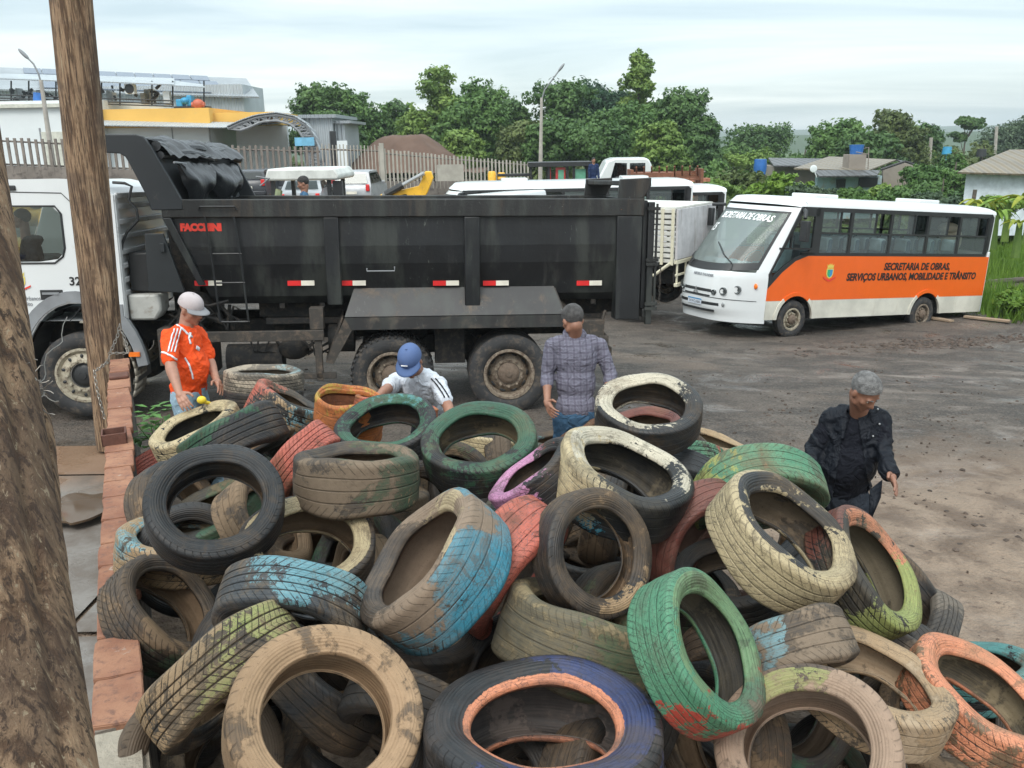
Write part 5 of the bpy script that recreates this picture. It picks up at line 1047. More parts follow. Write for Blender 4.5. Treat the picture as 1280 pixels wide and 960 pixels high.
def btx(s, px0, px1, py, sz, m_=mtext, bold=.008):
    x0, _ = bl(px0, py); x1, _ = bl(px1, py); _, z_ = bl((px0+px1)/2, py)
    o = text_part(s, sz, m_, bus, Matrix.Identity(4), 'side_lettering', bold=bold, shear=.12); w_ = max(v.co.x for v in o.data.vertices)-min(v.co.x for v in o.data.vertices)
    o.data.transform(Matrix.Translation(((x0+x1)/2, -.008, z_)) @ Matrix.Rotation(R_(90), 4, 'X') @ Matrix.Diagonal(((x1-x0)/w_,1,1,1)))
btx('SECRETARIA DE OBRAS,', 1105, 1187, 333.5, .225); btx('SERVIÇOS URBANOS, MOBILIDADE E TRÂNSITO', 1058, 1219, 346, .225)
x_, z_ = bl(1037, 341); crest(bus, Matrix.Translation((x_,-.006,z_)) @ Matrix.Rotation(R_(90),4,'X'), .21)
# text bent over the windscreen
o = text_part('SECRETARIA DE OBRAS', .19, mtextw, bus, Matrix.Identity(4), 'windshield_lettering', bold=.005, shear=.15)
bm = bmesh.new(); bm.from_mesh(o.data); bmesh.ops.subdivide_edges(bm, edges=[e_ for e_ in bm.edges if e_.calc_length() > .05], cuts=2); bm.to_mesh(o.data); bm.free()
xm = [v.co.x for v in o.data.vertices]; sc_ = (BWD-.80)/(max(xm)-min(xm))
for v in o.data.vertices:
    y_ = BWD/2-.08 - v.co.x*sc_; z_ = 2.52+v.co.y*.95-.05*abs(2*y_/BWD-1)**2; v.co = (fx(y_, z_)-.012-v.co.z, y_, z_)
o = text_part('15', .26, mtextw, bus, Matrix.Identity(4), 'fleet_number', bold=.006, shear=.15)
for v in o.data.vertices: y_ = BWD-.52-v.co.x*.8; z_ = 2.24+v.co.y*.9; v.co = (fx(y_, z_)-.012-v.co.z, y_, z_)
o = text_part('NEOBUS THUNDER', .075, mtextg, bus, Matrix.Identity(4), 'front_badge', bold=.002)
for v in o.data.vertices: y_ = BWD/2-.12-v.co.x*.9; z_ = 1.275+v.co.y; v.co = (fx(y_, z_)-.008-v.co.z, y_, z_)
pl = MB(); front_grid(pl, .92, 1.36, .635, .76, 4, 1, .02); o = pl.build('number_plate', mat('plate_white', (.6,.65,.72), .4), bus, fix=False); pl = MB(); front_grid(pl, .92, 1.36, .735, .76, 4, 1, .023); pl.build('plate_band', MATS['crest_blue'], o, fix=False)
o = text_part('IXW2A84', .085, mtextg, bus, Matrix.Identity(4), 'plate_lettering')
for v in o.data.vertices: y_ = 1.14-v.co.x; z_ = .682+v.co.y; v.co = (fx(y_, z_)-.024-v.co.z, y_, z_)
em = MB(); yc = BWD/2; z0 = .92
for k in range(3):
    a = R_(90+120*k); d = Vector((math.cos(a), math.sin(a))); p_ = Vector((-d.y, d.x)); q = [Vector((0,0)), d*.05+p_*.03, d*.10, d*.05-p_*.03]
    em.add([(fx(yc, z0)-.022, yc+v.x, z0+v.y) for v in q], [(0,1,2,3)])
em.build('front_emblem', mlamp, bus, fix=False)
sk = MB(); sk.ell((5.55,.55,2.12), (.28,.25,.40)); sk.ell((5.35,.5,2.42), (.28,.22,.13)); tag(sk.build('cloth_bundle', mcloth, None), 'pale cloth bundle heaped by the rear side window inside the orange bus', 'bundle').matrix_world = Mb
# plain white minibuses parked behind the dump truck
gA = aty(640, 300, 21.5)
def place(x, y, yaw, z=None, pitch=0): return Matrix.Translation((x, y, gz(x, y) if z is None else z)) @ Matrix.Rotation(R_(yaw), 4, 'Z') @ Matrix.Rotation(R_(pitch), 4, 'Y')
pa = aty(530, 240, 25); make_bus(place(pa.x+1.2, 25, 3, z=-1.0), False, 'plain white minibus parked behind the dump truck, only its roof showing', full=False)
pc = aty(915, 240, 27.4); make_bus(place(pc.x-6.5, 27.0, 4, z=-1.3), False, 'plain white minibus behind the white stake truck, its rear end showing', full=False)
# ================================================================== other vehicles in the yard
# stake truck between the tipper and the bus
cO = aty(842, 385, 20.0); Ms = Matrix.Translation((cO.x, 20.0, -.95)) @ Matrix.Rotation(R_(144), 4, 'Z')
sk = empty('stake_truck', (0,0,0), 0, 'white slatted stake bed truck between the dump truck tail and the orange bus', 'truck'); sk.matrix_world = Ms
W_ = 2.15; mst = mat('stake_white', (.60,.59,.54), .55, dirt=.35, dcol=(.28,.23,.18), dscale=2.5, streak=True)
o = MB(); o.bx(.03,4.6,-W_+.03,-.03,1.30,1.38); o.bx(.05,4.55,-W_+.05,-.05,2.50,2.545); o.build('bed_floor', mst, sk)
o = MB()
for k in range(9):
    z_ = 1.42+k*.125; o.bx(.04,4.55,-.035,.0,z_,z_+.085); o.bx(.04,4.55,-W_,-W_+.035,z_,z_+.085)
o.build('side_slats', mst, sk, bevel=.005)
o = MB()
for x_ in (.04,.30,1.2,2.3,3.4,4.45): o.bx(x_,x_+.07,.0,.035,1.25,2.52); o.bx(x_,x_+.07,-W_-.035,-W_,1.25,2.52)
build_split(o, 'stake', mcream, sk, bevel=.006)
o = MB(); 
for k in range(12): y_ = -.03-k*(W_-.06)/12; o.bx(-.03,.02,y_-(W_-.06)/12+.006,y_,1.38,2.50)
build_split(o, 'tail_plank', mat('plank_grey', (.50,.49,.50), .6, dirt=.4, dcol=(.3,.27,.25), dscale=3, streak=True), sk)
o = MB(); o.bx(-.05,.03,-W_,0,1.28,1.36); o.bx(-.04,.0,-W_,0,1.0,1.05); 
for y_ in (-.05,-.5,-1.05,-1.6,-2.1): o.bx(-.04,.0,y_-.04,y_,.82,1.3)
o.tube([(.1,.03,1.3),(.5,.03,1.0),(.7,.03,.95)], .04, 8); o.bx(-.06,.02,-W_,0,.76,.84); o.build('tail_frame', mcream, sk, bevel=.006)
o = MB(); o.bx(.1,6,-.8,-.7,.7,1.0); o.bx(.1,6,-1.45,-1.35,.7,1.0); o.bx(.08,.12,-2.0,-.15,.85,1.28); o.bx(.1,4.5,-1.9,-.25,1.1,1.29); o.tube([(1.2,-.3,.5),(1.2,-1.9,.5)], .08, 8); o.build('chassis', mchas, sk)
for x_ in (1.2, 5.4):
    wheel(sk, x_, -.14, .46, .46, .24, .28, 1, mrim, 'dish'); wheel(sk, x_, -W_+.14, .46, .46, .24, .28, -1, mrim, 'dish')
o = MB(); o.bx(4.75,6.5,-W_+.05,-.05,.9,2.2); o.prism_xz([(4.75,2.2),(6.3,2.2),(6.5,1.6),(6.5,1.6),(6.1,2.7),(4.9,2.75)], -W_+.06, -.06); o.build('cab', mwhite, sk, bevel=.05)
o = MB(); o.bx(5.2,6.0,-.058,-.045,1.75,2.3); o.bx(5.2,6.0,-W_+.045,-W_+.058,1.75,2.3); o.build('cab_window', mglassd, sk)
# ---- wheel loader behind the cab (yellow wheel seen through the cab window)
lo = empty('wheel_loader', (0,0,0), 0, 'yellow wheel loader seen through the dump truck cab window', 'loader'); q = aty(12, 300, 15.2); lo.matrix_world = place(q.x, 15.2, 0)
for nm_x in (0.0, -3.0): wheel(lo, nm_x, 0, .78, .78, .5, .36, -1, myellow, 'dish', lugs=22); wheel(lo, nm_x, 1.7, .78, .78, .5, .36, 1, myellow, 'dish', lugs=22)
o = MB(); o.bx(-3.6,1.0,.35,1.4,.8,1.5); o.bx(-.9,1.4,.3,1.45,1.35,1.95); o.prism_xz([(-1.0,1.5),(-1.0,1.75),(1.6,1.95),(1.6,1.86)], .1, .2); o.build('loader_body', myellow, lo, bevel=.04)
o = MB()
for x_, y_ in ((-2.2,.4),(-1.0,.4),(-2.2,1.35),(-1.0,1.35)): o.bx(x_,x_+.08,y_-.04,y_+.04,1.5,2.35)
o.bx(-2.3,-.85,.3,1.45,2.35,2.45); o.build('loader_cab', mdark, lo, bevel=.02)
# ---- cars
def car(name, M, paint, label, L=4.1, W=1.72, H=1.62, suv=True, group=None):
    c = empty(name, (0,0,0), 0, label, 'car', group); c.matrix_world = M      # local: -y is the rear facing the camera, x across
    sec = [(-L/2,.35),(-L/2-.04,.55),(-L/2,.95),(-L/2+.10,1.05),(-L/2+.42,H-.06),(-L/2+.75,H),(.25,H-.01),(.95,1.08),(L/2-.15,.95),(L/2,.7),(L/2-.02,.35)] if suv else \
          [(-L/2,.35),(-L/2-.03,.55),(-L/2+.05,.88),(-L/2+.5,.98),(-L/2+.95,H-.04),(-L/2+1.3,H),(.3,H-.03),(1.0,.95),(L/2-.2,.78),(L/2,.6),(L/2,.35)]
    n = 9; vs = []
    for i in range(n):
        u = -1+2*i/(n-1)
        for (y, z) in sec:
            t_ = max(0, (z-1.0)/(H-1.0)); half = W/2*(1-.17*t_); e_ = abs(u)**3; vs.append((u*half, y*(1-.035*e_*(1 if abs(y) > L/2-.2 else 0)), z-.05*e_*t_*(H-1)))
    m = len(sec); f = [(i*m+j, (i+1)*m+j, (i+1)*m+(j+1)%m, i*m+(j+1)%m) for i in range(n-1) for j in range(m)]+[tuple(range(m)), tuple(range((n-1)*m, n*m))[::-1]]
    o = MB(); o.add(vs, f); o.build('car_body', paint, c, smooth=40)
    y0, z0, y1, z1 = (-L/2+.10,1.05,-L/2+.42,H-.06) if suv else (-L/2+.5,.98,-L/2+.95,H-.04)
    g_ = MB(); a, b_ = .12, .88; ya, za, yb, zb = y0+(y1-y0)*a, z0+(z1-z0)*a, y0+(y1-y0)*b_, z0+(z1-z0)*b_
    ro_ = .035; g_.add([(-W*.41,ya-ro_,za),(W*.41,ya-ro_,za),(W*.36,yb-ro_,zb),(-W*.36,yb-ro_,zb)], [(0,1,2,3)]); g_.build('rear_window', mglassd, c, fix=False)
    for sg in (-1, 1):
        s_ = MB(); zl, zh = z0+.05, H-.12; hw = lambda z: sg*(W/2*(1-.17*max(0,(z-1.0)/(H-1.0)))+.006)
        s_.add([(hw(zl), y0+.25, zl),(hw(zl), .8, zl),(hw(zh), .30, zh),(hw(zh), y1+.15, zh)], [(0,1,2,3)]); s_.build('side_window', mglassd, c, fix=False)
        s_ = MB(); s_.box((sg*(W/2-.13), -L/2-.0, .93 if suv else .78), (.17,.10,.30 if suv else .18)); s_.build('tail_light', mred, c, bevel=.03)
        for y_ in (-L/2+.75, L/2-.8): wheel(c, sg*(W/2-.10), y_, .33, .33, .2, .2, -1, mlamp, 'dish').rotation_euler = (0,0,R_(90*sg))
        s_ = MB(); s_.box((sg*(W/2+.08), .55, 1.08), (.16,.1,.13)); s_.build('door_mirror', paint, c, bevel=.03)
    s_ = MB(); s_.bx(-.24,.24,-L/2-.06,-L/2-.035,.66,.78); s_.build('number_plate', mwr, c); s_ = MB(); s_.bx(-W/2+.03,W/2-.03,-L/2-.07,-L/2+.1,.36,.56); s_.build('bumper', paint if suv else mgrey, c, bevel=.04)
    return c
msilver = mat('silver_paint', (.33,.34,.35), .35, .2, dirt=.1); mdred = mat('dark_car', (.03,.032,.038), .3, dirt=.1); mcarw = mat('car_white', (.6,.6,.6), .3)
def carat(px, Y, yaw, *a, **k): q = aty(px, 240, Y); return car('parked_car', place(q.x, Y, yaw), *a, **k)
carat(452, 42.5, -3, msilver, 'silver grey hatchback estate seen from behind, parked by the fence gate', H=1.68)
carat(384, 40, 4, msilver, 'pale silver car behind the canopy of the small tractor', suv=False, H=1.45)
carat(352, 47, 2, mdred, 'dark car with bright red tail lights parked left of the tractor canopy', suv=False, H=1.42)
carat(412, 50, 2, mat('car_red', (.3,.03,.03), .35), 'dark red car glimpsed through the back of the tractor canopy', suv=False, H=1.42)
carat(322, 44, 3, mdred, 'black car half hidden behind the tipper guard, red lamp showing', suv=True, H=1.5)
# beetle-like yellow car at far left
q = aty(20, 225, 33); yb = empty('small_yellow_car', (0,0,0), 0, 'small rounded yellow car at the far left in front of the fence', 'car'); yb.matrix_world = place(q.x, 33, 10, z=gz(q.x,33)+.15)
o = MB(); o.ell((0,0,.75), (1.9,.75,.42), nu=28, nv=14); o.ell((.1,0,1.05), (1.05,.66,.52), nu=28, nv=14); 
for x_ in (-1.2,1.2): o.ell((x_,-.62,.62), (.5,.22,.36)); o.ell((x_,.62,.62), (.5,.22,.36))
o.build('car_body', mat('car_yellow', (.78,.42,.02), .3), yb)
o = MB(); o.ell((-.25,-.02,1.14), (.50,.665,.30), nu=24, nv=12); o.ell((.62,-.02,1.12), (.38,.62,.28), nu=24, nv=12); o.build('car_window', mglassd, yb)
for x_ in (-1.2,1.2): wheel(yb, x_, -.66, .3, .3, .16, .18, -1, mlamp, 'dish'); wheel(yb, x_, .66, .3, .3, .16, .18, 1, mlamp, 'dish')
# cream van and pale car behind the truck cab
def boxvan(name, M, paint, label, L, H, W=1.9, cat='van'):
    c = empty(name, (0,0,0), 0, label, cat); c.matrix_world = M; o = MB()
    o.prism_xz([(0,.4),(L,.4),(L+.02,H-.35),(L-.12,H-.08),(L-.35,H),(.9,H),(.55,H-.12),(.12,H*.62),(0,H*.55)], 0, W); o.build('van_body', paint, c, bevel=.09)
    o = MB(); o.prism_xz([(.72,H*.62),(1.5,H*.62),(1.5,H-.25),(.92,H-.22)], -.012, .0); o.prism_xz([(1.65,H*.62),(L-.3,H*.62),(L-.3,H-.25),(1.65,H-.25)], -.012, .0); o.build('side_window', mglassd, c)
    for x_ in (.8, L-.8): wheel(c, x_, .1, .34, .34, .2, .2, -1, mrimw, 'dish'); wheel(c, x_, W-.1, .34, .34, .2, .2, 1, mrimw, 'dish')
    return c
q = aty(70, 215, 18.0); v_ = boxvan('cream_van', place(q.x, 18.0, 2, z=-.33), mat('cream_roof', (.62,.60,.42), .35, dirt=.1), 'rounded cream van whose roof shows above the dump truck cab', 1.9+.0, 2.62, cat='van')
o = MB(); 
for k in range(9): o.bx(.42+k*.05,.45+k*.05,-.02,.0,2.30,2.44)
o.build('vent_grille', mgrey, v_)
# tractor with a white canopy
q = aty(383, 240, 17.0); tr = empty('canopy_tractor', (0,0,0), 0, 'small work tractor with a flat off white canopy behind the tipper rail', 'tractor'); tr.matrix_world = Matrix.Translation((q.x,17.0,-.62)) @ Matrix.Rotation(R_(-3),4,'Z') @ Matrix.Diagonal((.76,.76,.985,1))
o = MB(); o.prism_xz([(-.92,3.18),(-.85,3.34),(.80,3.34),(.92,3.20),(.88,3.12),(-.92,3.12)], -.3, 1.5); o.build('canopy', mat('canopy_white', (.60,.61,.57), .5, dirt=.3), tr, bevel=.04)
o = MB()
for x_, y_ in ((-.78,-.15),(.62,-.15),(-.7,1.3),(.62,1.3)): o = MB(); o.bx(x_-.04,x_+.05,y_-.05,y_+.05,1.3,3.13); o.build('canopy_post', mdark, tr)
o = MB(); o.bx(.72,.95,-.2,-.05,2.7,3.1); o.build('work_lamp', mdark, tr)
o = MB(); o.bx(-1.0,1.0,-.2,1.5,1.0,1.5); o.bx(-.9,.9,1.4,3.2,.8,1.7); o.bx(-.25,.35,.4,.9,1.5,2.2); o.build('tractor_body', myellow, tr, bevel=.05)
o = MB(); o.tube([(-.62,-.2,2.95),(-.78,-.35,2.3),(-.85,-.3,1.7)], .09, 8); o.tube([(-.4,.1,2.2),(-.5,.0,1.6)], .05, 8); o.build('hydraulic_arm', mat('arm_green', (.22,.26,.14), .5, dirt=.5), tr)
for x_ in (-.95,.95): 
    for y_ in (.2,2.6): w__ = wheel(tr, x_, y_, .62, .62, .4, .3, -1, myellow, 'dish', lugs=18); w__.rotation_euler = (0,0,R_(90 if x_ > 0 else -90))
# yellow excavator boom and machine
q0 = aty(478, 246, 27); ex = empty('backhoe', (0,0,0), 0, 'yellow backhoe with its boom and chrome ram raised behind the tipper', 'digger'); ex.matrix_world = Matrix.Translation((q0.x,27,q0.z))
def el(px, py): p = aty(px, py, 27); return p.x-q0.x, p.z-q0.z
o = MB(); o.prism_xz([el(x,y) for x,y in ((474,252),(476,243),(484,240),(500,238),(524,232),(532,214),(539,214),(542,222),(535,240),(520,262),(500,262))], -.12, .12); o.build('boom', myellow, ex, bevel=.02)
a_ = el(483,243); b_ = el(531,216); o = MB(); o.tube([(a_[0],-.2,a_[1]),(a_[0]*.55+b_[0]*.45,-.2,a_[1]*.55+b_[1]*.45)], .11, 10); o.build('ram_cylinder', mdark, ex)
o = MB(); o.tube([(a_[0]*.55+b_[0]*.45,-.2,a_[1]*.55+b_[1]*.45),(b_[0],-.2,b_[1])], .06, 10); o.tube([(a_[0],-.25,a_[1]),(a_[0],.25,a_[1])], .1, 10); o.build('ram_rod', mlamp, ex)
x_, z_ = el(504,247); text_part('ND', .22, mtext, ex, Matrix.Translation((x_,-.125,z_)) @ Matrix.Rotation(R_(90),4,'X') @ Matrix.Rotation(R_(12),4,'Z'), 'boom_lettering', bold=.008)
gzb = gz(q0.x, 27)-q0.z; o = MB(); o.bx(.2,2.6,-.5,.7,gzb+.7,gzb+1.7); o.build('machine_body', myellow, ex, bevel=.05)
for x_ in (.5,2.3): wheel(ex, x_, -.6, gzb+.55, .55, .35, .28, -1, myellow, 'dish', lugs=16); wheel(ex, x_, .8, gzb+.55, .55, .35, .28, 1, myellow, 'dish', lugs=16)
# black cabbed roller
q0 = aty(663, 228, 40); rk = empty('road_roller', (0,0,0), 0, 'black framed machine cab with red and green panels behind the white minibus roof', 'roller'); rk.matrix_world = Matrix.Translation((q0.x,40,q0.z))
def rlx(px, py): p = aty(px, py, 40); return p.x-q0.x, p.z-q0.z
def slabx(mb, x0, y0, x1, y1, ya, yb): a = rlx(x0,y0); b = rlx(x1,y1); mb.bx(a[0],b[0],ya,yb,b[1],a[1])
gzr = gz(q0.x, 40)-q0.z
o = MB(); slabx(o,660,203,739,207,-.6,1.2)
for x_ in (662,684,707,715,733): slabx(o,x_,206,x_+3,232,-.45,-.38)
for x_ in (684,733): slabx(o,x_,206,x_+3,232,.9,1.0)
o.build('cab_frame', mdark, rk)
o = MB(); slabx(o,694,209,706,229,-.4,-.32); slabx(o,686,209,688,229,-.4,-.3); o.build('red_panel', mat('panel_red', (.45,.04,.04), .4), rk)
o = MB(); slabx(o,718,211,731,229,-.4,-.32); slabx(o,697,212,704,226,-.42,-.40); o.build('green_panel', mat('panel_green', (.12,.33,.22), .35), rk)
o = MB(); o.bx(.2,3.0,-.5,1.0,gzr+.6,-.1); slabx(o,622,217,664,220,-.2,-.1); slabx(o,622,224,664,226,-.2,-.1); o.build('machine_body', mdark, rk, bevel=.03)
for x_ in (.6,2.6): wheel(rk, x_, -.5, gzr+.6, .6, .4, .3, -1, mrim, 'dish'); wheel(rk, x_, 1.0, gzr+.6, .6, .4, .3, 1, mrim, 'dish')
q = aty(745, 215, 44); vn = boxvan('white_van', place(q.x, 44, 1, z=aty(745,198,44).z-2.5), mwhite, 'white panel van parked below the trees behind the minibus roofs', 2.7, 2.5)
o = text_part('SECRETARIA MUNICIPAL', .17, mtextg, vn, Matrix.Translation((1.7,-.03,1.55)) @ Matrix.Rotation(R_(90),4,'X'), 'van_lettering', bold=.004, xs=.8)
# yellow bollards
for px in (615, 627):
    q = aty(px, 224, 48); z0 = gz(q.x,48); zt = aty(px, 214 if px < 620 else 215.5, 48).z; o = MB(); o.tube([(q.x,48,z0),(q.x,48,zt-.1),(q.x,48,zt)], [.22,.22,.16], 14); o = o.build('yellow_bollard', myellow)
    tag(o, 'left of the two yellow posts behind the minibus roof' if px < 620 else 'right of the two yellow posts behind the minibus roof', 'bollard', 'yellow posts')
# rusty implements and brick stack by the bank
mrust = mat('rusty_iron', (.20,.08,.045), .8, dirt=.4, dcol=(.08,.05,.035), dscale=6, bump=.4)
q0 = aty(812, 226, 33); im = empty('rusty_harrow', (0,0,0), 0, 'rusty iron harrow frame behind the tail of the dump truck', 'implement'); im.matrix_world = Matrix.Translation((q0.x,33,q0.z))
o = MB()
for k in range(5): o.bx(-.6,1.9,.2*k,.2*k+.05,.0+.06*k,.06+.06*k)
for k in range(9): o.tube([(-.5+k*.28,0,.5),(-.4+k*.28,.5,.1),(-.35+k*.28,.9,-.9)], .03, 6)
o.bx(-.7,-.6,-.1,1,-1.2,.4); o.bx(1.85,1.95,-.1,1,-1.2,.4); o.build('harrow_frame', mrust, im)
o = MB(); o.bx(-.6,.9,.1,.8,.05,.28); o.build('harrow_box', mrust, im)
q0 = aty(842, 226, 36); o = MB(); rs = random.Random(1); zb = gz(q0.x+.6,36)
for i in range(9):
    for j in range(14): o.box((q0.x+.13+i*.15+rs.uniform(-.01,.01), 36+rs.uniform(-.02,.02), zb+.08+j*(q0.z+.15-zb)/14), (.135,.5,.13))
tag(o.build('brick_stack', mat('hollow_brick', (.42,.17,.10), .85, var=.3, dscale=4), smooth=0), 'stack of orange hollow bricks at the edge of the bank', 'bricks')
# timber kerb by the bus
o = MB(); a = ong(1225, 388); b_ = ong(1300, 376); 
for k, (h_, off) in enumerate(((0,0),(.16,.05),(.32,.1))): o.tube([(a.x-.3,a.y+1.6+off,a.z+.06+h_),(b_.x+3,b_.y+2.2+off,b_.z+.06+h_)], .085, 8)
tag(o.build('timber_edging', mat('old_timber', (.09,.075,.06), .85, dirt=.5), smooth=30), 'dark stacked timber edging at the foot of the grassy bank right of the bus', 'timber')
for (pa_, pb_, lb) in (((1120,392),(1190,404),'weathered plank lying on the mud behind the bus rear wheel'),((1205,398),(1262,404),'pale plank lying on the mud at the right edge')):
    a, b_ = ong(*pa_), ong(*pb_); o = MB(); d = (b_-a).normalized(); o.box(((a+b_)/2+Vector((0,0,.05))), ((b_-a).length,.16,.05), rot=d.to_track_quat('X','Z').to_matrix()); tag(o.build('plank', mat('plank_wood', (.30,.22,.15), .8, dirt=.3) if 'plank_wood' not in MATS else MATS['plank_wood'], bevel=.005), lb, 'plank', 'planks by the bus')
# ================================================================== buildings on the left
mwallw = mat('wall_white', (.68,.72,.72), .8, dirt=.15, dcol=(.4,.4,.38), dscale=.4, var=.04)
myel = mat('fascia_yellow', (.72,.42,.09), .6, dirt=.2, dcol=(.5,.4,.2), dscale=.3, var=.08)
def corrug(name, base, per, axis_=0, bands=True):
    m, N = newmat(name); P = N.n('ShaderNodeTexCoord').outputs['Object']; s = N.n('ShaderNodeSeparateXYZ', {0: P}).outputs[axis_]
    w_ = N.math('SINE', N.math('MULTIPLY', s, 2*math.pi/per)); no = N.noise(P, .5, 5, .6)
    c = N.mix(N.step(no, .35, .65), [q*.85 for q in base], base); b = N.n('ShaderNodeBsdfPrincipled', {'Base Color': c, 'Roughness': .45, 'Metallic': .15, 'Normal': N.n('ShaderNodeBump', {'Height': w_, 'Strength': .8, 'Distance': per*.2}).outputs[0]}); N.n('ShaderNodeOutputMaterial', {0: b.outputs[0]}); MATS[name] = m; return m
mcor = corrug('corrugated_grey', (.36,.39,.41), .28); mcorw = corrug('corrugated_pale', (.46,.50,.52), .3)
def W(px, py, Y): return aty(px, py, Y)
wh = empty('warehouse', (0,0,0), 0, 'long white warehouse with a yellow fascia and plant machinery on its roof', 'warehouse'); Yw = 66
def wbox(mb, px0, py0, px1, py1, Y, dep, zb=None):
    a = W(px0, py0, Y); b = W(px1, py1, Y); zz0 = b.z if zb is None else zb; mb.bx(a.x, b.x, Y, Y+dep, zz0, a.z); return a, b
o = MB(); wbox(o, -80, 128, 128, 160, Yw, 14, zb=0); wbox(o, 128, 160, 262, 178, Yw+.8, 12, zb=0); o.build('wall', mwallw, wh)
o = MB(); a, b = wbox(o, 122, 137, 263, 158, Yw+.4, 12); o.build('fascia', myel, wh)
o = MB(); a, b = wbox(o, 263, 141, 343, 155, Yw+1.4, 10); o.build('fascia', myel, wh)
o = MB(); a = W(120,153,Yw); b = W(345,158,Yw); o.add([(a.x,Yw+.4,W(120,151,Yw).z),(b.x,Yw+1.4,W(345,154,Yw).z),(W(285,160,Yw).x,Yw-1.0,W(285,160,Yw-1).z),(W(120,158,Yw).x,Yw-1.0,W(120,157,Yw-1).z)], [(0,1,2,3)]); q_ = o.build('eave_sheet', mcorw, wh, fix=False, smooth=0); s_ = q_.modifiers.new('s','SOLIDIFY'); s_.thickness = .06
o = MB(); 
for px in (50,85,215,262): wbox(o, px, 160, px+1.2, 180, Yw-.05+(0 if px<128 else .8), .1, zb=0)
build_split(o, 'wall_joint', mgrey, wh)
o = MB(); wbox(o, 49, 165, 84, 195, Yw-.04, .1, zb=0); wbox(o, -30,131,122,133,Yw-.3,.3); o.build('shutter', mat('shutter_pale', (.55,.55,.47), .6), wh)
# canopy arch with a lattice truss
ac = MB(); cxp = 345; ring = []; ring2 = []
A0 = W(280,160,62); A1 = W(400,205,62); apx = W(350,143,62)
def archp(t_, k): # t 0..1 from left eave to right foot
    pts = ((285,161),(300,154),(320,147),(345,143.5),(368,148),(384,158),(393,172),(399,190),(401,205)); inn = ((300,163),(312,159),(326,152.5),(345,150.5),(362,155),(374,164),(381,176),(386,192),(387,205))
    P_ = pts if k == 0 else inn; s = t_*(len(P_)-1); i = min(int(s), len(P_)-2); f = s-i; return (P_[i][0]*(1-f)+P_[i+1][0]*f, P_[i][1]*(1-f)+P_[i+1][1]*f)
N_ = 26; out = [W(*archp(k/N_,0),62) for k in range(N_+1)]; inn = [W(*archp(k/N_,1),62) for k in range(N_+1)]
ac.tube(out, .10, 6); ac.tube(inn, .09, 6)
for k in range(N_): ac.tube([out[k], inn[k+1 if k%2 else k]], .05, 5); ac.tube([inn[k], out[k+1]], .05, 5)
cn = empty('arched_canopy', (0,0,0), 0, 'grey arched steel canopy with lattice truss joined to the warehouse', 'canopy'); ac.build('truss', mgrey, cn)
ac = MB(); vs = []
for k in range(N_+1): vs += [out[k]+Vector((0,-.15,.12)), out[k]+Vector((-.8,7,.12))]
ac.add(vs, [(2*k,2*k+1,2*k+3,2*k+2) for k in range(N_)]); q_ = ac.build('canopy_sheet', mcor, cn, fix=False); s_ = q_.modifiers.new('s','SOLIDIFY'); s_.thickness = .08
o = MB(); wbox(o, 294,158,360,178,Yw+4,.4,zb=0); o.build('back_wall', mwallw, cn)
o = MB(); wbox(o, 368,172,393,182,61.5,.1); o.build('blue_board', mat('board_blue', (.16,.42,.60), .5), cn)
# right annex
o = MB(); an = empty('annex_building', (0,0,0), 0, 'pale metal clad annex with a dark door right of the arched canopy', 'building'); a, b = wbox(o, 376,146,418,195,64,8,zb=.5); wbox(o, 418,153,433,195,64.6,6,zb=.5); o.build('wall', mcorw, an)
o = MB(); wbox(o, 412,164,421,192,63.9,.2,zb=.5); o.build('door', mdark, an); o = MB(); wbox(o, 372,143.5,420,147,63.6,9); wbox(o, 412,151,438,154,64.2,7); o.build('roof', mcor, an)
o = MB(); wbox(o, 421,176,435,196,63.7,.1,zb=.5); o.build('pale_panel', mwallw, an)
# grey shed behind with solar panels
sh = empty('metal_shed', (0,0,0), 0, 'long grey metal shed with solar panels on its roof behind the warehouse', 'shed'); Ys = 84
o = MB(); a, b = wbox(o, -90,112,306,142,Ys,7,zb=0); o.build('wall', mcorw, sh)
o = MB(); r0 = W(-90,82,Ys+8); r1 = W(308,100,Ys+8); e0 = W(-90,111,Ys-.6); e1 = W(324,123,Ys-.6); o.add([r0,r1,e1,e0], [(0,1,2,3)]); q_ = o.build('roof', mcor, sh, fix=False, smooth=0); s_ = q_.modifiers.new('s','SOLIDIFY'); s_.thickness = .15
so_m = mat('solar_glass', (.12,.15,.20), .2, .2, var=.1)
o = MB()
for row, (y0f, y1f) in enumerate(((.04,.30),(.33,.60),(.64,.93))):
    for k in range(11 if row < 2 else 9):
        u0, u1 = .30+k*.058+(.02*row), .355+k*.058+(.02*row)
        if u1 > (.90, .93, .98)[row]: continue
        P_ = lambda u, v: (r0.lerp(r1,u)).lerp(e0.lerp(e1,u), v)+Vector((0,-.1,.22)); o.add([P_(u0,y0f),P_(u1,y0f),P_(u1,y1f),P_(u0,y1f)], [(0,1,2,3)])
q_ = o.build('solar_panels', so_m, sh, fix=False, smooth=0); s_ = q_.modifiers.new('s','SOLIDIFY'); s_.thickness = .06
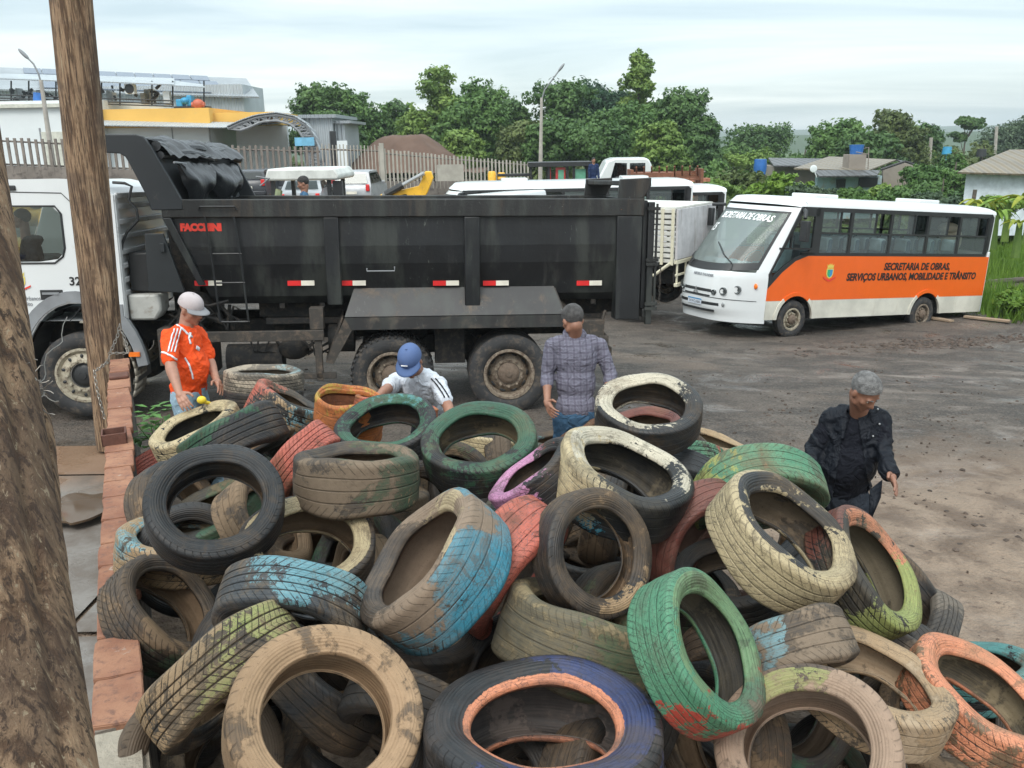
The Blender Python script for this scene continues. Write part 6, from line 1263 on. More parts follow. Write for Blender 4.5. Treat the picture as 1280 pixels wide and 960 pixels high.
# plant on the flat roof under a light canopy
pr = empty('rooftop_plant', (0,0,0), 0, 'rooftop machinery frame under corrugated awnings above the yellow fascia', 'machinery'); Yp = 68
o = MB(); rs = random.Random(12)
a = W(0,97,Yp); b = W(257,107,Yp); o.add([W(-60,92,Yp+2),W(125,96,Yp+2),W(125,104,Yp-1),W(-60,97,Yp-1)], [(0,1,2,3)]); o.add([W(122,96,Yp+2),W(218,99,Yp+2),W(218,107,Yp-1),W(122,103,Yp-1)], [(0,1,2,3)]); o.add([W(216,102,Yp+2),W(256,107,Yp+2),W(256,110,Yp-1),W(216,108,Yp-1)], [(0,1,2,3)])
q_ = o.build('awning', mcorw, pr, fix=False, smooth=0); s_ = q_.modifiers.new('s','SOLIDIFY'); s_.thickness = .08
o = MB()
for px in (14,36,70,124,127,150,190,216,255): o.tube([W(px,101,Yp),W(px,132,Yp)], .06, 5)
for py in (124,128,131): o.tube([W(-20,py-6,Yp-.5),W(217,py+2,Yp-.5)], .05, 5)
for k in range(46):
    px = rs.uniform(12,214); py = rs.uniform(110,127); o.tube([W(px,py,Yp+.5),W(px+rs.uniform(-9,9),py+rs.uniform(-7,7),Yp+.5)], rs.uniform(.05,.14), 6)
o.build('pipe_frame', mdark, pr)
o = MB()
for k in range(14): px = rs.uniform(14,205); w2 = rs.uniform(4,9); wbox(o, px, rs.uniform(110,118), px+w2, 130, Yp+rs.uniform(.5,2), .8)
o.build('cabinets', mat('cabinet_grey', (.34,.36,.36), .5), pr)
o = MB(); wbox(o,155,105,168,117,Yp-.6,.5); fan = o.build('condenser_unit', mwallw, pr); o = MB(); c_ = W(161.5,111,Yp-.62); o.lathe([(.34,0),(.30,.03),(.08,.03),(0,.05)], 20, M=Matrix.Translation(c_) @ Matrix.Rotation(R_(90),4,'X')); o.build('fan', mdark, fan)
o = MB(); wbox(o,203,114,213,131,Yp-.3,.4); o.build('white_cabinet', mwallw, pr)
mblue = mat('barrel_blue', (.03,.14,.42), .4)
o = MB(); c_ = W(48.5,131,Yp-1); c1 = W(48.5,116,Yp-1); o.tube([c_, c_.lerp(c1,.5), c1], [.36,.38,.34], 16); tag(o.build('blue_barrel', mblue), 'blue barrel standing on the warehouse roof at the far left', 'barrel')
mbl2 = mat('pump_blue', (.04,.28,.48), .45); mor2 = mat('pump_red', (.5,.12,.06), .5)
pm_ = empty('compressor', (0,0,0), 0, 'blue and red compressor set on the end of the warehouse roof', 'compressor'); o = MB(); wbox(o,219,124,229,134,Yp-1,.8); wbox(o,232,119,240,133,Yp-1,.8); o.ell(W(231,126,Yp-1), (.3,.3,.25)); o.build('blue_motor', mbl2, pm_, bevel=.08)
o = MB(); o.ell(W(248,130,Yp-1), (.42,.4,.36)); o.tube([W(240,131,Yp-1),W(256,131,Yp-1)], .2, 10); o.build('red_tank', mor2, pm_); o = MB(); wbox(o,217,133,258,135.5,Yp-1.1,1.2); o.build('skid', mdark, pm_)
# ================================================================== fences
mconc = mat('fence_concrete', (.21,.18,.155), .9, dirt=.5, dcol=(.09,.075,.065), dscale=1.2, var=.2); mconl = mat('fence_pale', (.36,.34,.29), .8, dirt=.3, dcol=(.3,.27,.22), dscale=1.5)
def fence(pts, pitch, w_, label, m_, rail=True, gap=.0, base=True):
    """pts: list of (px, top py, base py, Y)"""
    f = empty('picket_fence', (0,0,0), 0, label, 'fence', None); P_ = [(W(px,py,Y), W(px,pb,Y)) for px, py, pb, Y in pts]; o = MB(); r = MB(); bs = MB()
    for i in range(len(P_)-1):
        (t0_,b0_),(t1_,b1_) = P_[i], P_[i+1]; L = (b1_-b0_).length; n = max(1,int(L/pitch))
        for k in range(n):
            s = (k+.5)/n; t_ = t0_.lerp(t1_, s); b_ = b0_.lerp(b1_, s); h_ = random.Random(k+i*100).uniform(-.05,.04); o.bx(t_.x-w_/2,t_.x+w_/2,t_.y-.04,t_.y+.04,b_.z-.3,t_.z+h_)
        for fr_ in (.13,.88): 
            a_ = t0_.lerp(b0_, fr_); c_ = t1_.lerp(b1_, fr_); r.tube([a_+Vector((0,.07,0)), c_+Vector((0,.07,0))], .045, 4)
        if base: bs.add([b0_+Vector((0,-.12,.12)), b1_+Vector((0,-.12,.12)), b1_+Vector((0,-.12,-1.2)), b0_+Vector((0,-.12,-1.2)), b0_+Vector((0,.12,.12)), b1_+Vector((0,.12,.12)), b1_+Vector((0,.12,-1.2)), b0_+Vector((0,.12,-1.2))], [(0,1,2,3),(4,7,6,5),(0,4,5,1)])
    o.build('pickets', m_, f, smooth=0); r.build('rail', mconc, f)
    if base: bs.build('plinth', mconc, f)
    return f
fence([(-60,168,208,44),(40,173,211,45),(130,177,214,46),(235,180,218,47),(400,184,226,49)], .29, .12, 'weathered concrete picket fence running across the left behind the truck', mconc)
fence([(400,180,230,49.2),(475,182,233,50)], .19, .05, 'tall pale metal bar gate in the fence behind the silver car', mconl, base=False)
fence([(478,186,229,50),(560,194,229,53),(662,203,231,56)], .26, .10, 'pale slim picket fence in front of the trees and earth mound', mconl)
fence([(868,212,226,47),(882,213,228,47)], .3, .08, 'short bit of dark picket fence near the bank', mconc, base=False)
o = MB(); 
for px in (476.5,): a = W(px,180,50); o.bx(a.x-.12,a.x+.12,49.9,50.1,0,a.z+.05)
tag(o.build('gate_post', mconl), 'square pale post at the right end of the bar gate', 'post')
o = MB(); a = W(546,206,51); b = W(580,226,51); o.bx(a.x,b.x,51,51.1,b.z,a.z); tag(o.build('faded_board', mconl), 'faded pale board fixed against the slim picket fence', 'board')
# earth mound
mm, N = newmat('mound_earth'); P = N.n('ShaderNodeTexCoord').outputs['Object']; a1 = N.noise(P, .9, 8, .65); c = N.mix(a1, (.06,.035,.025), (.17,.105,.075)); b = N.n('ShaderNodeBsdfPrincipled', {'Base Color': c, 'Roughness': .95}); N.n('ShaderNodeOutputMaterial', {0: b.outputs[0]})
n = 40; vs = []; c0 = W(508, 200, 68)
for i in range(n+1):
    for j in range(n+1):
        x = -6+12*i/n; y = -5+10*j/n; r_ = math.hypot(x/4.6, y/4.6); h_ = 3.6*max(0, 1-r_)**.8 if r_ < 1 else 0; h_ = min(h_, 2.55+.1*mnoise.noise((x,y,1))); vs.append((c0.x+x, 68+y, .2+h_*1.0+.18*mnoise.noise((x*1.2,y*1.2,4))-.15))
o = MB(); o.add(vs, [(i*(n+1)+j, (i+1)*(n+1)+j, (i+1)*(n+1)+j+1, i*(n+1)+j+1) for i in range(n) for j in range(n)])
for v in o.v: v.z += aty(508,167,68).z-2.75
tag(o.build('earth_mound', mm, fix=False, smooth=80), 'flat topped mound of dark earth behind the slim picket fence', 'mound')
# ================================================================== lamp posts and poles
mpole = mat('pole_concrete', (.38,.35,.31), .85, dirt=.2)
def lamp(px, pyb, pyt, pxt, Y, arm, label):
    b = W(px, pyb, Y); t_ = W(pxt, pyt, Y); l = empty('street_lamp', (b.x,Y,b.z), 0, label, 'street lamp', 'street lamps'); o = MB(); t2 = t_-b; o.tube([(0,0,-1.5), t2], [.16,.09], 10); o.build('pole', mpole, l)
    o = MB(); pts = [W(x,y,Y)-b for x,y in arm]; o.tube([t2*.96]+pts, .045, 8); o.build('arm', mgrey, l)
    o = MB(); e_ = pts[-1]; d = (pts[-1]-pts[-2]).normalized(); o.ell(e_+d*.22, (.34,.14,.09), rot=d.to_track_quat('X','Z').to_matrix()); o.build('lamp_head', mgrey, l)
lamp(66,205,100,51,46, ((48,92),(42,80),(34,72)), 'concrete street lamp leaning at the left in front of the warehouse')
lamp(675,203,122,677,62, ((681,112),(690,100),(699,88)), 'concrete street lamp in front of the trees near the middle')
for px, y0, y1, Y in ((1163,172,195,85),(1245,158,195,95)):
    b = W(px,y1,Y); t_ = W(px+1,y0,Y); o = MB(); o.tube([b-Vector((0,0,2)),t_], .16, 8); tag(o.build('utility_pole', mpole), 'pale utility pole among the trees '+('above the grey gabled house' if px < 1200 else 'above the white house'), 'pole', 'utility poles')
# ================================================================== houses on the right
mroof = corrug('fibre_roof', (.23,.19,.135), .5, 0); mroofd = corrug('fibre_roof_dark', (.10,.10,.10), .5, 0); mrend = mat('house_render', (.27,.235,.20), .9, dirt=.4, dcol=(.16,.14,.12), dscale=.6); mblw = mat('blue_wash', (.30,.42,.45), .8, dirt=.5, dcol=(.3,.28,.22), dscale=1)
def quad(mb, pts): mb.add(pts, [tuple(range(len(pts)))])
def thick(o, t_): s_ = o.modifiers.new('s','SOLIDIFY'); s_.thickness = t_
hA = empty('gabled_house', (0,0,0), 0, 'low house with tan fibre roof, grey gable wall and blue water tank tower', 'house'); Yh = 52
o = MB(); quad(o, [W(1036,197,58),W(1120,201,58),W(1084,215,50),W(992,212,50)]); q_ = o.build('roof', mroof, hA, fix=False, smooth=0); thick(q_, .08)
o = MB(); quad(o, [W(1120,201,58),W(1132,203,60),W(1160,212,60),W(1150,214,58)]); quad(o, [W(1016,214,50),W(1100,214.5,50),W(1096,221,48.5),W(1024,222,48.5)]); q_ = o.build('lower_roof', mroofd, hA, fix=False, smooth=0); thick(q_, .08)
o = MB(); g_ = [W(1102,213,50.2),W(1130,203.5,50.2),W(1160,214,50.2),W(1160,255,50.2),W(1102,255,50.2)]; quad(o, g_); quad(o, [p+Vector((0,8,0)) for p in g_]); q_ = o.build('gable_wall', mrend, hA, fix=False, smooth=0); thick(q_, .2)
o = MB(); o.tube([g_[0]+Vector((-.1,-.1,.05)),g_[1]+Vector((0,-.1,.08)),g_[2]+Vector((.2,-.1,.05))], .07, 6); o.build('barge_board', mdark, hA)
o = MB(); a = W(1022,221,50); b = W(1100,250,50); o.bx(a.x,b.x,50,50.4,b.z-1,a.z); o.bx(a.x+2.6,b.x,50.5,56,b.z-1,a.z); o.build('wall', mblw, hA)
o = MB(); a = W(1046,224,49.9); b = W(1056,236,49.9); o.bx(a.x,b.x,49.85,49.95,b.z,a.z); o.build('window', mdark, hA); o = MB(); a = W(1074,222,49.9); b = W(1096,234,49.9); o.bx(a.x,b.x,49.85,49.95,b.z,a.z); o.build('window', mdark, hA)
tw = empty('tank_tower', (0,0,0), 0, 'grey masonry tower carrying a blue water tank above the tan roof', 'water tower'); o = MB(); a = W(1059,193,51); b = W(1078,213,51); o.bx(a.x,b.x,50.6,51.6,b.z-3,a.z); o.build('tower', mrend, tw)
o = MB(); a = W(1063,181,51); b = W(1080,192.5,51); o.tube([((a.x+b.x)/2,51.1,b.z),((a.x+b.x)/2,51.1,a.z)], [.34,.40], 16); o.build('water_tank', mblue, tw); o = MB(); o.tube([W(1078,186,51),W(1086,184,51),W(1085,212,51)], .03, 5); o.tube([W(1070,190,50.6),W(1086,193,50.6)], .025, 5); o.build('pipe', mrend, tw)
o = MB(); o.ell(W(1017,211,49), (.20,.03,.20), nu=20, nv=10); o.tube([W(1017,211,49),W(1021,222,49)], .03, 5); tag(o.build('satellite_dish', mwallw), 'white satellite dish in front of the tan roofed house', 'dish')
hB = empty('dark_roof_house', (0,0,0), 0, 'low house with dark tiled roof left of the tan roofed house', 'house'); o = MB(); quad(o, [W(960,199,62),W(1030,200,62),W(1030,209,57),W(967,209,57)]); q_ = o.build('roof', mroofd, hB, fix=False, smooth=0); thick(q_, .1); o = MB(); a = W(968,208,58); b = W(1022,222,58); o.bx(a.x,b.x,58,62,b.z-2,a.z); o.build('wall', mrend, hB)
o = MB(); a = W(943,199,56); b = W(958,209,56); o.tube([((a.x+b.x)/2,56,b.z-2.5),((a.x+b.x)/2,56,b.z-2.4),((a.x+b.x)/2,56,b.z),((a.x+b.x)/2,56,a.z)], [.05,.05,.40,.36], 14); tag(o.build('water_tank', mblue), 'blue water tank left of the dark roofed house', 'water tank')
hC = empty('white_house', (0,0,0), 0, 'white walled house with weathered brown fibre roof at the right edge', 'house'); Yc = 36
vh = Vector((.50,.87,0)); o = MB(); a = W(1208,216,Yc); b = W(1330,262,Yc); B0 = [Vector((a.x,Yc,b.z-1)),Vector((b.x,Yc,b.z-1)),Vector((b.x,Yc,a.z)),Vector((a.x,Yc,a.z))]; o.add(B0+[q+vh*6 for q in B0], [(0,1,2,3),(4,7,6,5),(0,3,7,4),(1,5,6,2),(3,2,6,7)]); o.build('wall', mat('wall_bluewhite', (.60,.66,.70), .8, dirt=.1), hC)
o = MB(); rA = [W(1197,215,Yc-.5),W(1340,219,Yc-.5),W(1345,186,Yc+3.2),W(1262,187,Yc+3.2)]; quad(o, rA); quad(o, [rA[3],rA[2],rA[2]+vh*3.6-Vector((0,0,1.0)),rA[0]+vh*7.0]); quad(o, [rA[0],rA[3],rA[0]+vh*7.0]); q_ = o.build('roof', mroof, hC, fix=False, smooth=0); thick(q_, .07)
o = MB(); o.tube([W(1215,262,33),W(1219,237,33)], .07, 6); tag(o.build('fence_post', MATS['old_timber']), 'dark wooden fence post by the white house', 'post')
for k, (px, py, Y, mm_, lb) in enumerate(((1184,187,80,mbl2,'light blue water tank far off among the trees'),(1227,190,78,mdark,'dark blue roof of a far shed among the trees'))):
    o = MB(); c_ = W(px,py,Y); o.tube([c_-Vector((0,0,3)),c_-Vector((0,0,.4)),c_-Vector((0,0,.39)),c_+Vector((0,0,.25))], [.06,.06,.42,.36], 14); tag(o.build('far_water_tank', mm_), lb, 'water tank')
# ================================================================== vegetation
def leafmat(name, dark, light, rough=.55):
    m, N = newmat(name); P = N.n('ShaderNodeNewGeometry').outputs['Position']
    a1 = N.noise(P, .45, 4, .6); a2 = N.noise(P, 2.6, 5, .7); rnd = N.n('ShaderNodeNewGeometry').outputs['Random Per Island']
    f = N.math('ADD', N.math('MULTIPLY', N.step(a1, .36, .64), .45), N.math('ADD', N.math('MULTIPLY', N.step(a2, .4, .62), .25), N.math('MULTIPLY', rnd, .35)), clamp=True)
    c = N.mix(f, dark, light)
    d = N.n('ShaderNodeBsdfPrincipled', {'Base Color': c, 'Roughness': rough, 'Specular IOR Level': .3}); t_ = N.n('ShaderNodeBsdfTranslucent', {0: c})
    mx = N.n('ShaderNodeMixShader', {0: .25, 1: d.outputs[0], 2: t_.outputs[0]}); N.n('ShaderNodeOutputMaterial', {0: mx.outputs[0]}); MATS[name] = m; return m
LM = dict(dark=leafmat('leaf_dark', (.032,.080,.026), (.125,.22,.06)), mid=leafmat('leaf_mid', (.043,.105,.028), (.15,.26,.065)), light=leafmat('leaf_light', (.07,.14,.03), (.25,.36,.08)),
          olive=leafmat('leaf_olive', (.045,.075,.022), (.16,.20,.06)), grey=leafmat('leaf_grey', (.03,.06,.035), (.11,.16,.08)), bright=leafmat('leaf_bright', (.06,.14,.015), (.22,.34,.05)), yellow=leafmat('leaf_yellow', (.12,.18,.02), (.38,.40,.05)), blue=leafmat('leaf_blue', (.02,.055,.03), (.07,.15,.075)))
mbark = mat('bark', (.12,.10,.08), .9, var=.3, bump=.5)
def quads(name, C_, S_, NRM, rg, m_, parent=None, asp=.6):
    n = len(C_); a = rg.normal(size=(n,3)); a -= (a*NRM).sum(1, keepdims=True)*NRM; a /= np.linalg.norm(a, axis=1, keepdims=True)+1e-9; b = np.cross(NRM, a)
    s = S_[:, None]; V = np.stack([C_-a*s, C_-b*s*asp, C_+a*s, C_+b*s*asp], 1).reshape(-1, 3)
    me = bpy.data.meshes.new(name); me.vertices.add(len(V)); me.vertices.foreach_set('co', V.astype(np.float32).ravel()); F = np.arange(4*n).reshape(n, 4)
    me.loops.add(4*n); me.loops.foreach_set('vertex_index', F.ravel()); me.polygons.add(n); me.polygons.foreach_set('loop_start', np.arange(n)*4); me.update(calc_edges=True)
    me.materials.append(m_); o = bpy.data.objects.new(name, me); COL.objects.link(o); o.parent = parent; return o
def crown_pts(rg, lobes, n, clumps=60):
    """leaf positions gathered in clumps near the skin of the lobes"""
    tot = sum(l[3]*l[4] for l in lobes); P_ = []; Nn = []
    for (cx, cy, cz, rx, rz) in lobes:
        k = int(n*rx*rz/tot); nc = max(6, int(clumps)); d = rg.normal(size=(nc,3)); d /= np.linalg.norm(d, axis=1, keepdims=True); d[:, 2] = np.where(d[:, 2] < -.5, -d[:, 2]*.6, d[:, 2])
        rad = .60+.55*rg.random(nc)**1.2; cc = d*rad[:, None]*np.array([rx, rx*.9, rz])+np.array([cx, cy, cz]); cr_ = (.12+.24*rg.random(nc))*min(rx, rz)*1.05
        w_ = rg.integers(0, nc, k); q = rg.normal(size=(k,3)); q /= np.linalg.norm(q, axis=1, keepdims=True); rr = rg.random(k)**.45
        p = cc[w_]+q*(rr*cr_[w_])[:, None]*np.array([1.15,1.15,.8]); P_.append(p); Nn.append(q+d[w_]*.6+np.array([0,0,.35]))
        k2 = int(k*.25); q = rg.normal(size=(k2,3)); q /= np.linalg.norm(q, axis=1, keepdims=True); P_.append(q*(rg.random(k2)**.33*.72)[:, None]*np.array([rx,rx*.9,rz])+np.array([cx,cy,cz])); Nn.append(q)
    P_ = np.concatenate(P_); Nn = np.concatenate(Nn); Nn += rg.normal(size=Nn.shape)*.45; Nn /= np.linalg.norm(Nn, axis=1, keepdims=True); return P_, Nn
TS = [0]
def tree(px, ytop, wpx, ybase, Y, kind, label, n=4500, ls=.16, shape='round', name='tree', group='trees behind the yard', lobes=7, trunk=True, cat='tree'):
    TS[0] += 1; rg = np.random.default_rng(TS[0]*13+5); t_ = W(px, ytop, Y); b = W(px, ybase, Y); H = t_.z-b.z; sc_ = Y*1.0/FPX; Wd = wpx*1.22*sc_; c = empty(name, b, 0, label, cat, group)
    L = []
    if shape == 'round':
        L.append((0,0,H*.52,Wd*.36,H*.36))
        for k in range(lobes):
            a = rg.uniform(0, 6.28); r_ = rg.uniform(.16,.34)*Wd; z_ = H*rg.uniform(.38,.86); s_ = rg.uniform(.16,.26)*Wd*(1.1-.35*z_/H); 
            zc = min(z_, H-s_*.85); L.append((r_*math.cos(a)*(1.15-.5*z_/H), r_*.6*math.sin(a), zc, s_, s_*rg.uniform(.75,1.0)))
        L.append((rg.uniform(-.1,.1)*Wd,0,H*.84,Wd*.20,H*.15))
        for k in range(4): L.append((rg.uniform(-.38,.38)*Wd, rg.uniform(-.2,.0)*Wd, H*rg.uniform(.18,.34), Wd*.17, H*.14))
    elif shape == 'umbrella':
        for k in range(8): a = rg.uniform(0,6.28); r_ = rg.uniform(.05,.36)*Wd; L.append((r_*math.cos(a), r_*math.sin(a)*.6, H*rg.uniform(.80,.93), Wd*.2, H*.07))
        for k in range(3): L.append((rg.uniform(-.3,.3)*Wd, 0, H*rg.uniform(.55,.68), Wd*.15, H*.06))
    elif shape == 'tall':
        for k in range(16): z_ = H*(.28+.62*k/15); s_ = Wd*rg.uniform(.16,.28)*(1.15-.6*z_/H); L.append((np.clip(rg.normal(),-1.2,1.2)*.20*Wd*(1.2-z_/H), rg.normal()*.1*Wd, z_, s_, s_*.8))
        L.append((0,0,H*.92,Wd*.14,H*.08))
    elif shape == 'weep':
        for k in range(9): a = rg.uniform(0,6.28); r_ = rg.uniform(.1,.34)*Wd; L.append((r_*math.cos(a), r_*math.sin(a)*.5, H*rg.uniform(.5,.82), Wd*.2, H*.17))
    elif shape == 'bush':
        for k in range(lobes): x = rg.uniform(-.42,.42)*Wd; L.append((x, rg.uniform(-.2,.2)*Wd, H*rg.uniform(.25,.62)*(1.1-abs(x)/Wd), Wd*rg.uniform(.14,.24), H*rg.uniform(.2,.34)))
    P_, Nn = crown_pts(rg, L, n)
    if shape == 'weep':
        k = rg.integers(0, len(P_), len(P_)//2); dr_ = rg.random(len(k))[:, None]**1.5*np.array([[0,0,-H*.28]]); P_[k] += dr_
    P_[:, 2] = np.minimum(P_[:, 2], H*1.02); sz = ls*(.6+.8*rg.random(len(P_))); quads('crown' if trunk else 'foliage', P_, sz, Nn, rg, LM[kind], c, .55)
    if trunk:
        o = MB(); top_ = Vector((0,0,H*(.8 if shape != 'umbrella' else .7))); o.tube([(0,0,-1.5),(Wd*.01,0,H*.2),(-Wd*.01,0,H*.45),top_], [Wd*.035,Wd*.028,Wd*.02,Wd*.008], 8)
        for l in L[:9]:
            s_ = Vector((0,0,H*min(.62, max(.15, l[2]/H-.22)))); e_ = Vector(l[:3]); o.tube([s_, s_.lerp(e_,.5)+Vector((0,0,-.04*H)), e_], [Wd*.016,Wd*.010,Wd*.004], 6)
        o.build('trunk', mbark, c)
    return c
tl_ = 'tree behind the picket fence'
TR = [(520,140,90,205,92,'mid','round','mid green tree filling the gap behind the earth mound'),(620,108,70,205,90,'mid','round','mid green tree between the rounded tree and the street lamp'),(765,112,80,208,92,'dark','round','dark tree filling the gap left of the tallest tree'),
(405,104,84,200,84,'dark','round','dark green tree at the left end of the tree line behind the annex building'),
(452,112,80,200,86,'mid','round','mid green tree between the annex building and the earth mound'),
(428,138,70,200,76,'dark','round','low dark tree just right of the annex building'),
(502,124,70,200,88,'dark','round','dark green tree rising behind the earth mound'),
(548,82,92,205,82,'light','tall','tall yellowish green tree standing above the pale picket fence'),
(594,97,86,207,78,'mid','round','rounded mid green tree right of the yellowish tall tree'),
(572,150,60,210,70,'light','bush','light green sapling bush right of the earth mound'),
(640,122,70,208,82,'dark','round','dark tree in the dip left of the middle street lamp'),
(655,150,60,210,72,'olive','round','olive green lower tree left of the middle street lamp'),
(706,96,86,208,80,'dark','round','dark dense tree right of the middle street lamp'),
(738,85,112,208,86,'blue','weep','big blue green drooping tree in the centre of the tree line'),
(796,62,66,205,84,'light','tall','tallest light green tree with open upper crown'),
(786,125,90,210,76,'mid','round','mid green tree beneath the tallest one'),
(848,112,86,208,78,'dark','round','dark rounded tree at the right end of the tree line'),
(822,150,60,212,68,'light','round','small lighter tree near the right end of the tree line'),
(688,150,70,212,70,'dark','round','low dark tree behind the black cabbed machine'),
(745,150,80,214,68,'dark','round','low dark tree behind the white panel van'),
(872,150,50,214,74,'dark','round','dark low tree beside the open field')]
for a in TR: tree(a[0], a[1], a[2], a[3]+14, a[4], a[5], a[7], shape=a[6], n=13000, ls=.16, lobes=12)
TR2 = [(948,154,96,205,105,'dark','round','dark spreading tree left above the dark roofed house'),(915,168,60,205,100,'mid','bush','mid green bushy tree right of the tree line'),
(1046,149,84,212,80,'mid','round','green tree behind the blue water tank tower'),(1005,178,60,205,92,'mid','bush','low green tree left of the water tank tower'),
(1112,139,96,215,84,'olive','tall','tall loose olive tree right of the water tank tower'),(1146,152,60,215,88,'dark','round','dark tree behind the gabled grey house'),
(1085,165,70,210,76,'dark','round','dark low tree behind the tan roof'),
(1202,144,40,205,110,'dark','umbrella','flat topped umbrella shaped tree on the skyline'),(1242,156,70,205,120,'grey','round','grey green tree on the skyline above the white house'),(1285,146,60,205,120,'grey','round','grey green tree at the right edge of the skyline'),
(1180,172,60,215,95,'olive','bush','reddish olive bushes below the umbrella shaped tree'),(1225,168,70,215,90,'olive','bush','olive bushes behind the white house roof'),(1190,190,70,240,60,'mid','bush','green thicket between the gabled and the white house'),(1150,205,60,250,48,'mid','round','leafy tree in front of the grey gable wall'),(1175,212,60,255,45,'dark','bush','dark thicket left of the white house wall')]
for a in TR2: tree(a[0], a[1], a[2], a[3]+12, a[4], a[5], a[7], shape=a[6], n=8000, ls=.17 if a[4] > 70 else .11, lobes=9)
BU = [(900,195,60,236,56,'mid','bushy shrub at the edge of the field behind the second minibus'),(935,205,70,246,48,'olive','olive shrub behind the second white minibus'),(972,213,80,258,42,'bright','pale green shrub above the orange bus front'),
(1010,222,70,262,38,'grey','grey green castor shrub above the orange bus windshield'),(1060,232,60,262,36,'mid','shrub in front of the blue washed wall'),(1098,222,56,262,38,'light','light green shrub in front of the grey house'),(1130,228,56,262,36,'dark','dark shrub in front of the gable wall'),
(1170,236,70,268,33,'grey','grey green shrub above the roof of the orange bus'),(935,178,60,215,75,'light','light green scrub in the field below the skyline'),(900,215,50,250,44,'light','light scrub beside the second white minibus'),(1030,240,60,262,34,'bright','bright shrub over the bus roof hatch'),
(1255,352,50,392,22,'bright','broad leaved creeper on the timber edging'),(1236,232,60,275,31,'light','light shrub below the white house wall')]
for a in BU: tree(a[0], a[1], a[2], a[3], a[4], a[5], a[6], shape='bush', n=3200, ls=.085 if a[4] < 40 else .12, trunk=False, name='shrub', group='shrubs on the bank', cat='shrub')
# banana plants
def banana(px, ytop, ybase, Y, seed, label, n=9):
    b = W(px, ybase, Y); H = W(px, ytop, Y).z-b.z; rs = random.Random(seed); c = empty('banana_plant', b, 0, label, 'banana plant', 'banana plants'); o = MB(); o.tube([(0,0,-.5),(0,0,H*.55)], [.12,.08], 8); o.build('stem', LM['light'], c)
    lf = MB()
    for k in range(n):
        a = 2*math.pi*k/n+rs.uniform(-.3,.3); L = H*rs.uniform(.6,.9); up = rs.uniform(.5,1.2); d = Vector((math.cos(a), math.sin(a), 0)); s_ = Vector((-d.y, d.x, 0)); vs = []; m_ = 9
        for i in range(m_+1):
            u = i/m_; p = Vector((0,0,H*.5))+d*L*u*.9+Vector((0,0,L*(up*u-1.15*up*u*u)*.9)); w_ = .17*H*math.sin(math.pi*min(1,u*.92+.06))**.7*.5; vs += [p-s_*w_+Vector((0,0,w_*.5*rs.uniform(.6,1.2))), p, p+s_*w_+Vector((0,0,w_*.5*rs.uniform(.6,1.2)))]
        for i in range(m_): q = 3*i; lf.add([vs[q],vs[q+1],vs[q+4],vs[q+3]], [(0,1,2,3)]); lf.add([vs[q+1],vs[q+2],vs[q+5],vs[q+4]], [(0,1,2,3)])
    lf.build('leaves', LM['yellow'] if seed % 2 else LM['bright'], c, fix=False)
for a in ((1225,236,280,29,1,'yellowing banana plant nearest the bus rear'),(1258,230,282,28,2,'green banana plant by the wooden post'),(1285,222,285,27,3,'tall banana plant at the right edge of the picture'),(1243,250,290,26,4,'small banana plant low on the bank'),(1272,262,300,25,5,'yellow banana plant low at the right edge')): banana(*a)
# grass on the bank, as blades
rg = np.random.default_rng(50); n = 90000; X_ = rg.uniform(11.4, 30, n); Y_ = rg.uniform(19, 42, n); k = ((X_-12.3)+.35*(Y_-21) > .9*rg.random(n)) & (X_/Y_ > .42); X_, Y_ = X_[k], Y_[k]; n = len(X_); Z_ = gzn(X_, Y_)
h_ = (.22+.36*rg.random(n))*(1+.5*np.sin(X_*1.3)*np.cos(Y_*.9)); a = rg.uniform(0,6.28,n); lx = rg.normal(size=n)*.25*h_; ly = rg.normal(size=n)*.25*h_; w_ = .018+.02*rg.random(n)
V = np.stack([np.stack([X_-w_*np.cos(a), Y_-w_*np.sin(a), Z_-.02],1), np.stack([X_+w_*np.cos(a), Y_+w_*np.sin(a), Z_-.02],1), np.stack([X_+lx, Y_+ly, Z_+h_],1)],1).reshape(-1,3)
me = bpy.data.meshes.new('grass'); me.vertices.add(len(V)); me.vertices.foreach_set('co', V.astype(np.float32).ravel()); me.loops.add(3*n); me.loops.foreach_set('vertex_index', np.arange(3*n)); me.polygons.add(n); me.polygons.foreach_set('loop_start', np.arange(n)*3); me.update(calc_edges=True); me.materials.append(LM['bright']); g_ = bpy.data.objects.new('grass', me); COL.objects.link(g_); tag(g_, 'tall bright green grass covering the bank right of the bus', 'grass', kind='stuff')
# scrub filling the field behind the bus and the feet of the tree line
rg = np.random.default_rng(51); n = 60000; X_ = rg.uniform(-30, 75, n); Y_ = rg.uniform(27, 130, n); k = ((X_ > 5.5+(Y_-27)*.06) | (Y_ > 66)) & ((X_ > -12) | (Y_ > 75)) & (X_/Y_ < .72); X_, Y_ = X_[k], Y_[k]; n = len(X_)
cl_ = np.array([mnoise.noise((x*.35, y*.35, 3)) for x, y in zip(X_, Y_)]); hh = np.clip(.35+1.5*cl_, .1, 1.3)*np.clip(Y_/50,.6,1.6); Z_ = gzn(X_, Y_)+hh*rg.random(n)**.6; Nn = rg.normal(size=(n,3))*.7+np.array([0,-.2,.8]); Nn /= np.linalg.norm(Nn, axis=1, keepdims=True)
tag(quads('undergrowth', np.stack([X_,Y_,Z_],1), (.10+.14*rg.random(n))*np.clip(Y_/45,.7,2.2), Nn, rg, LM['olive']), 'scrubby undergrowth covering the field behind the buses', 'undergrowth', kind='stuff')
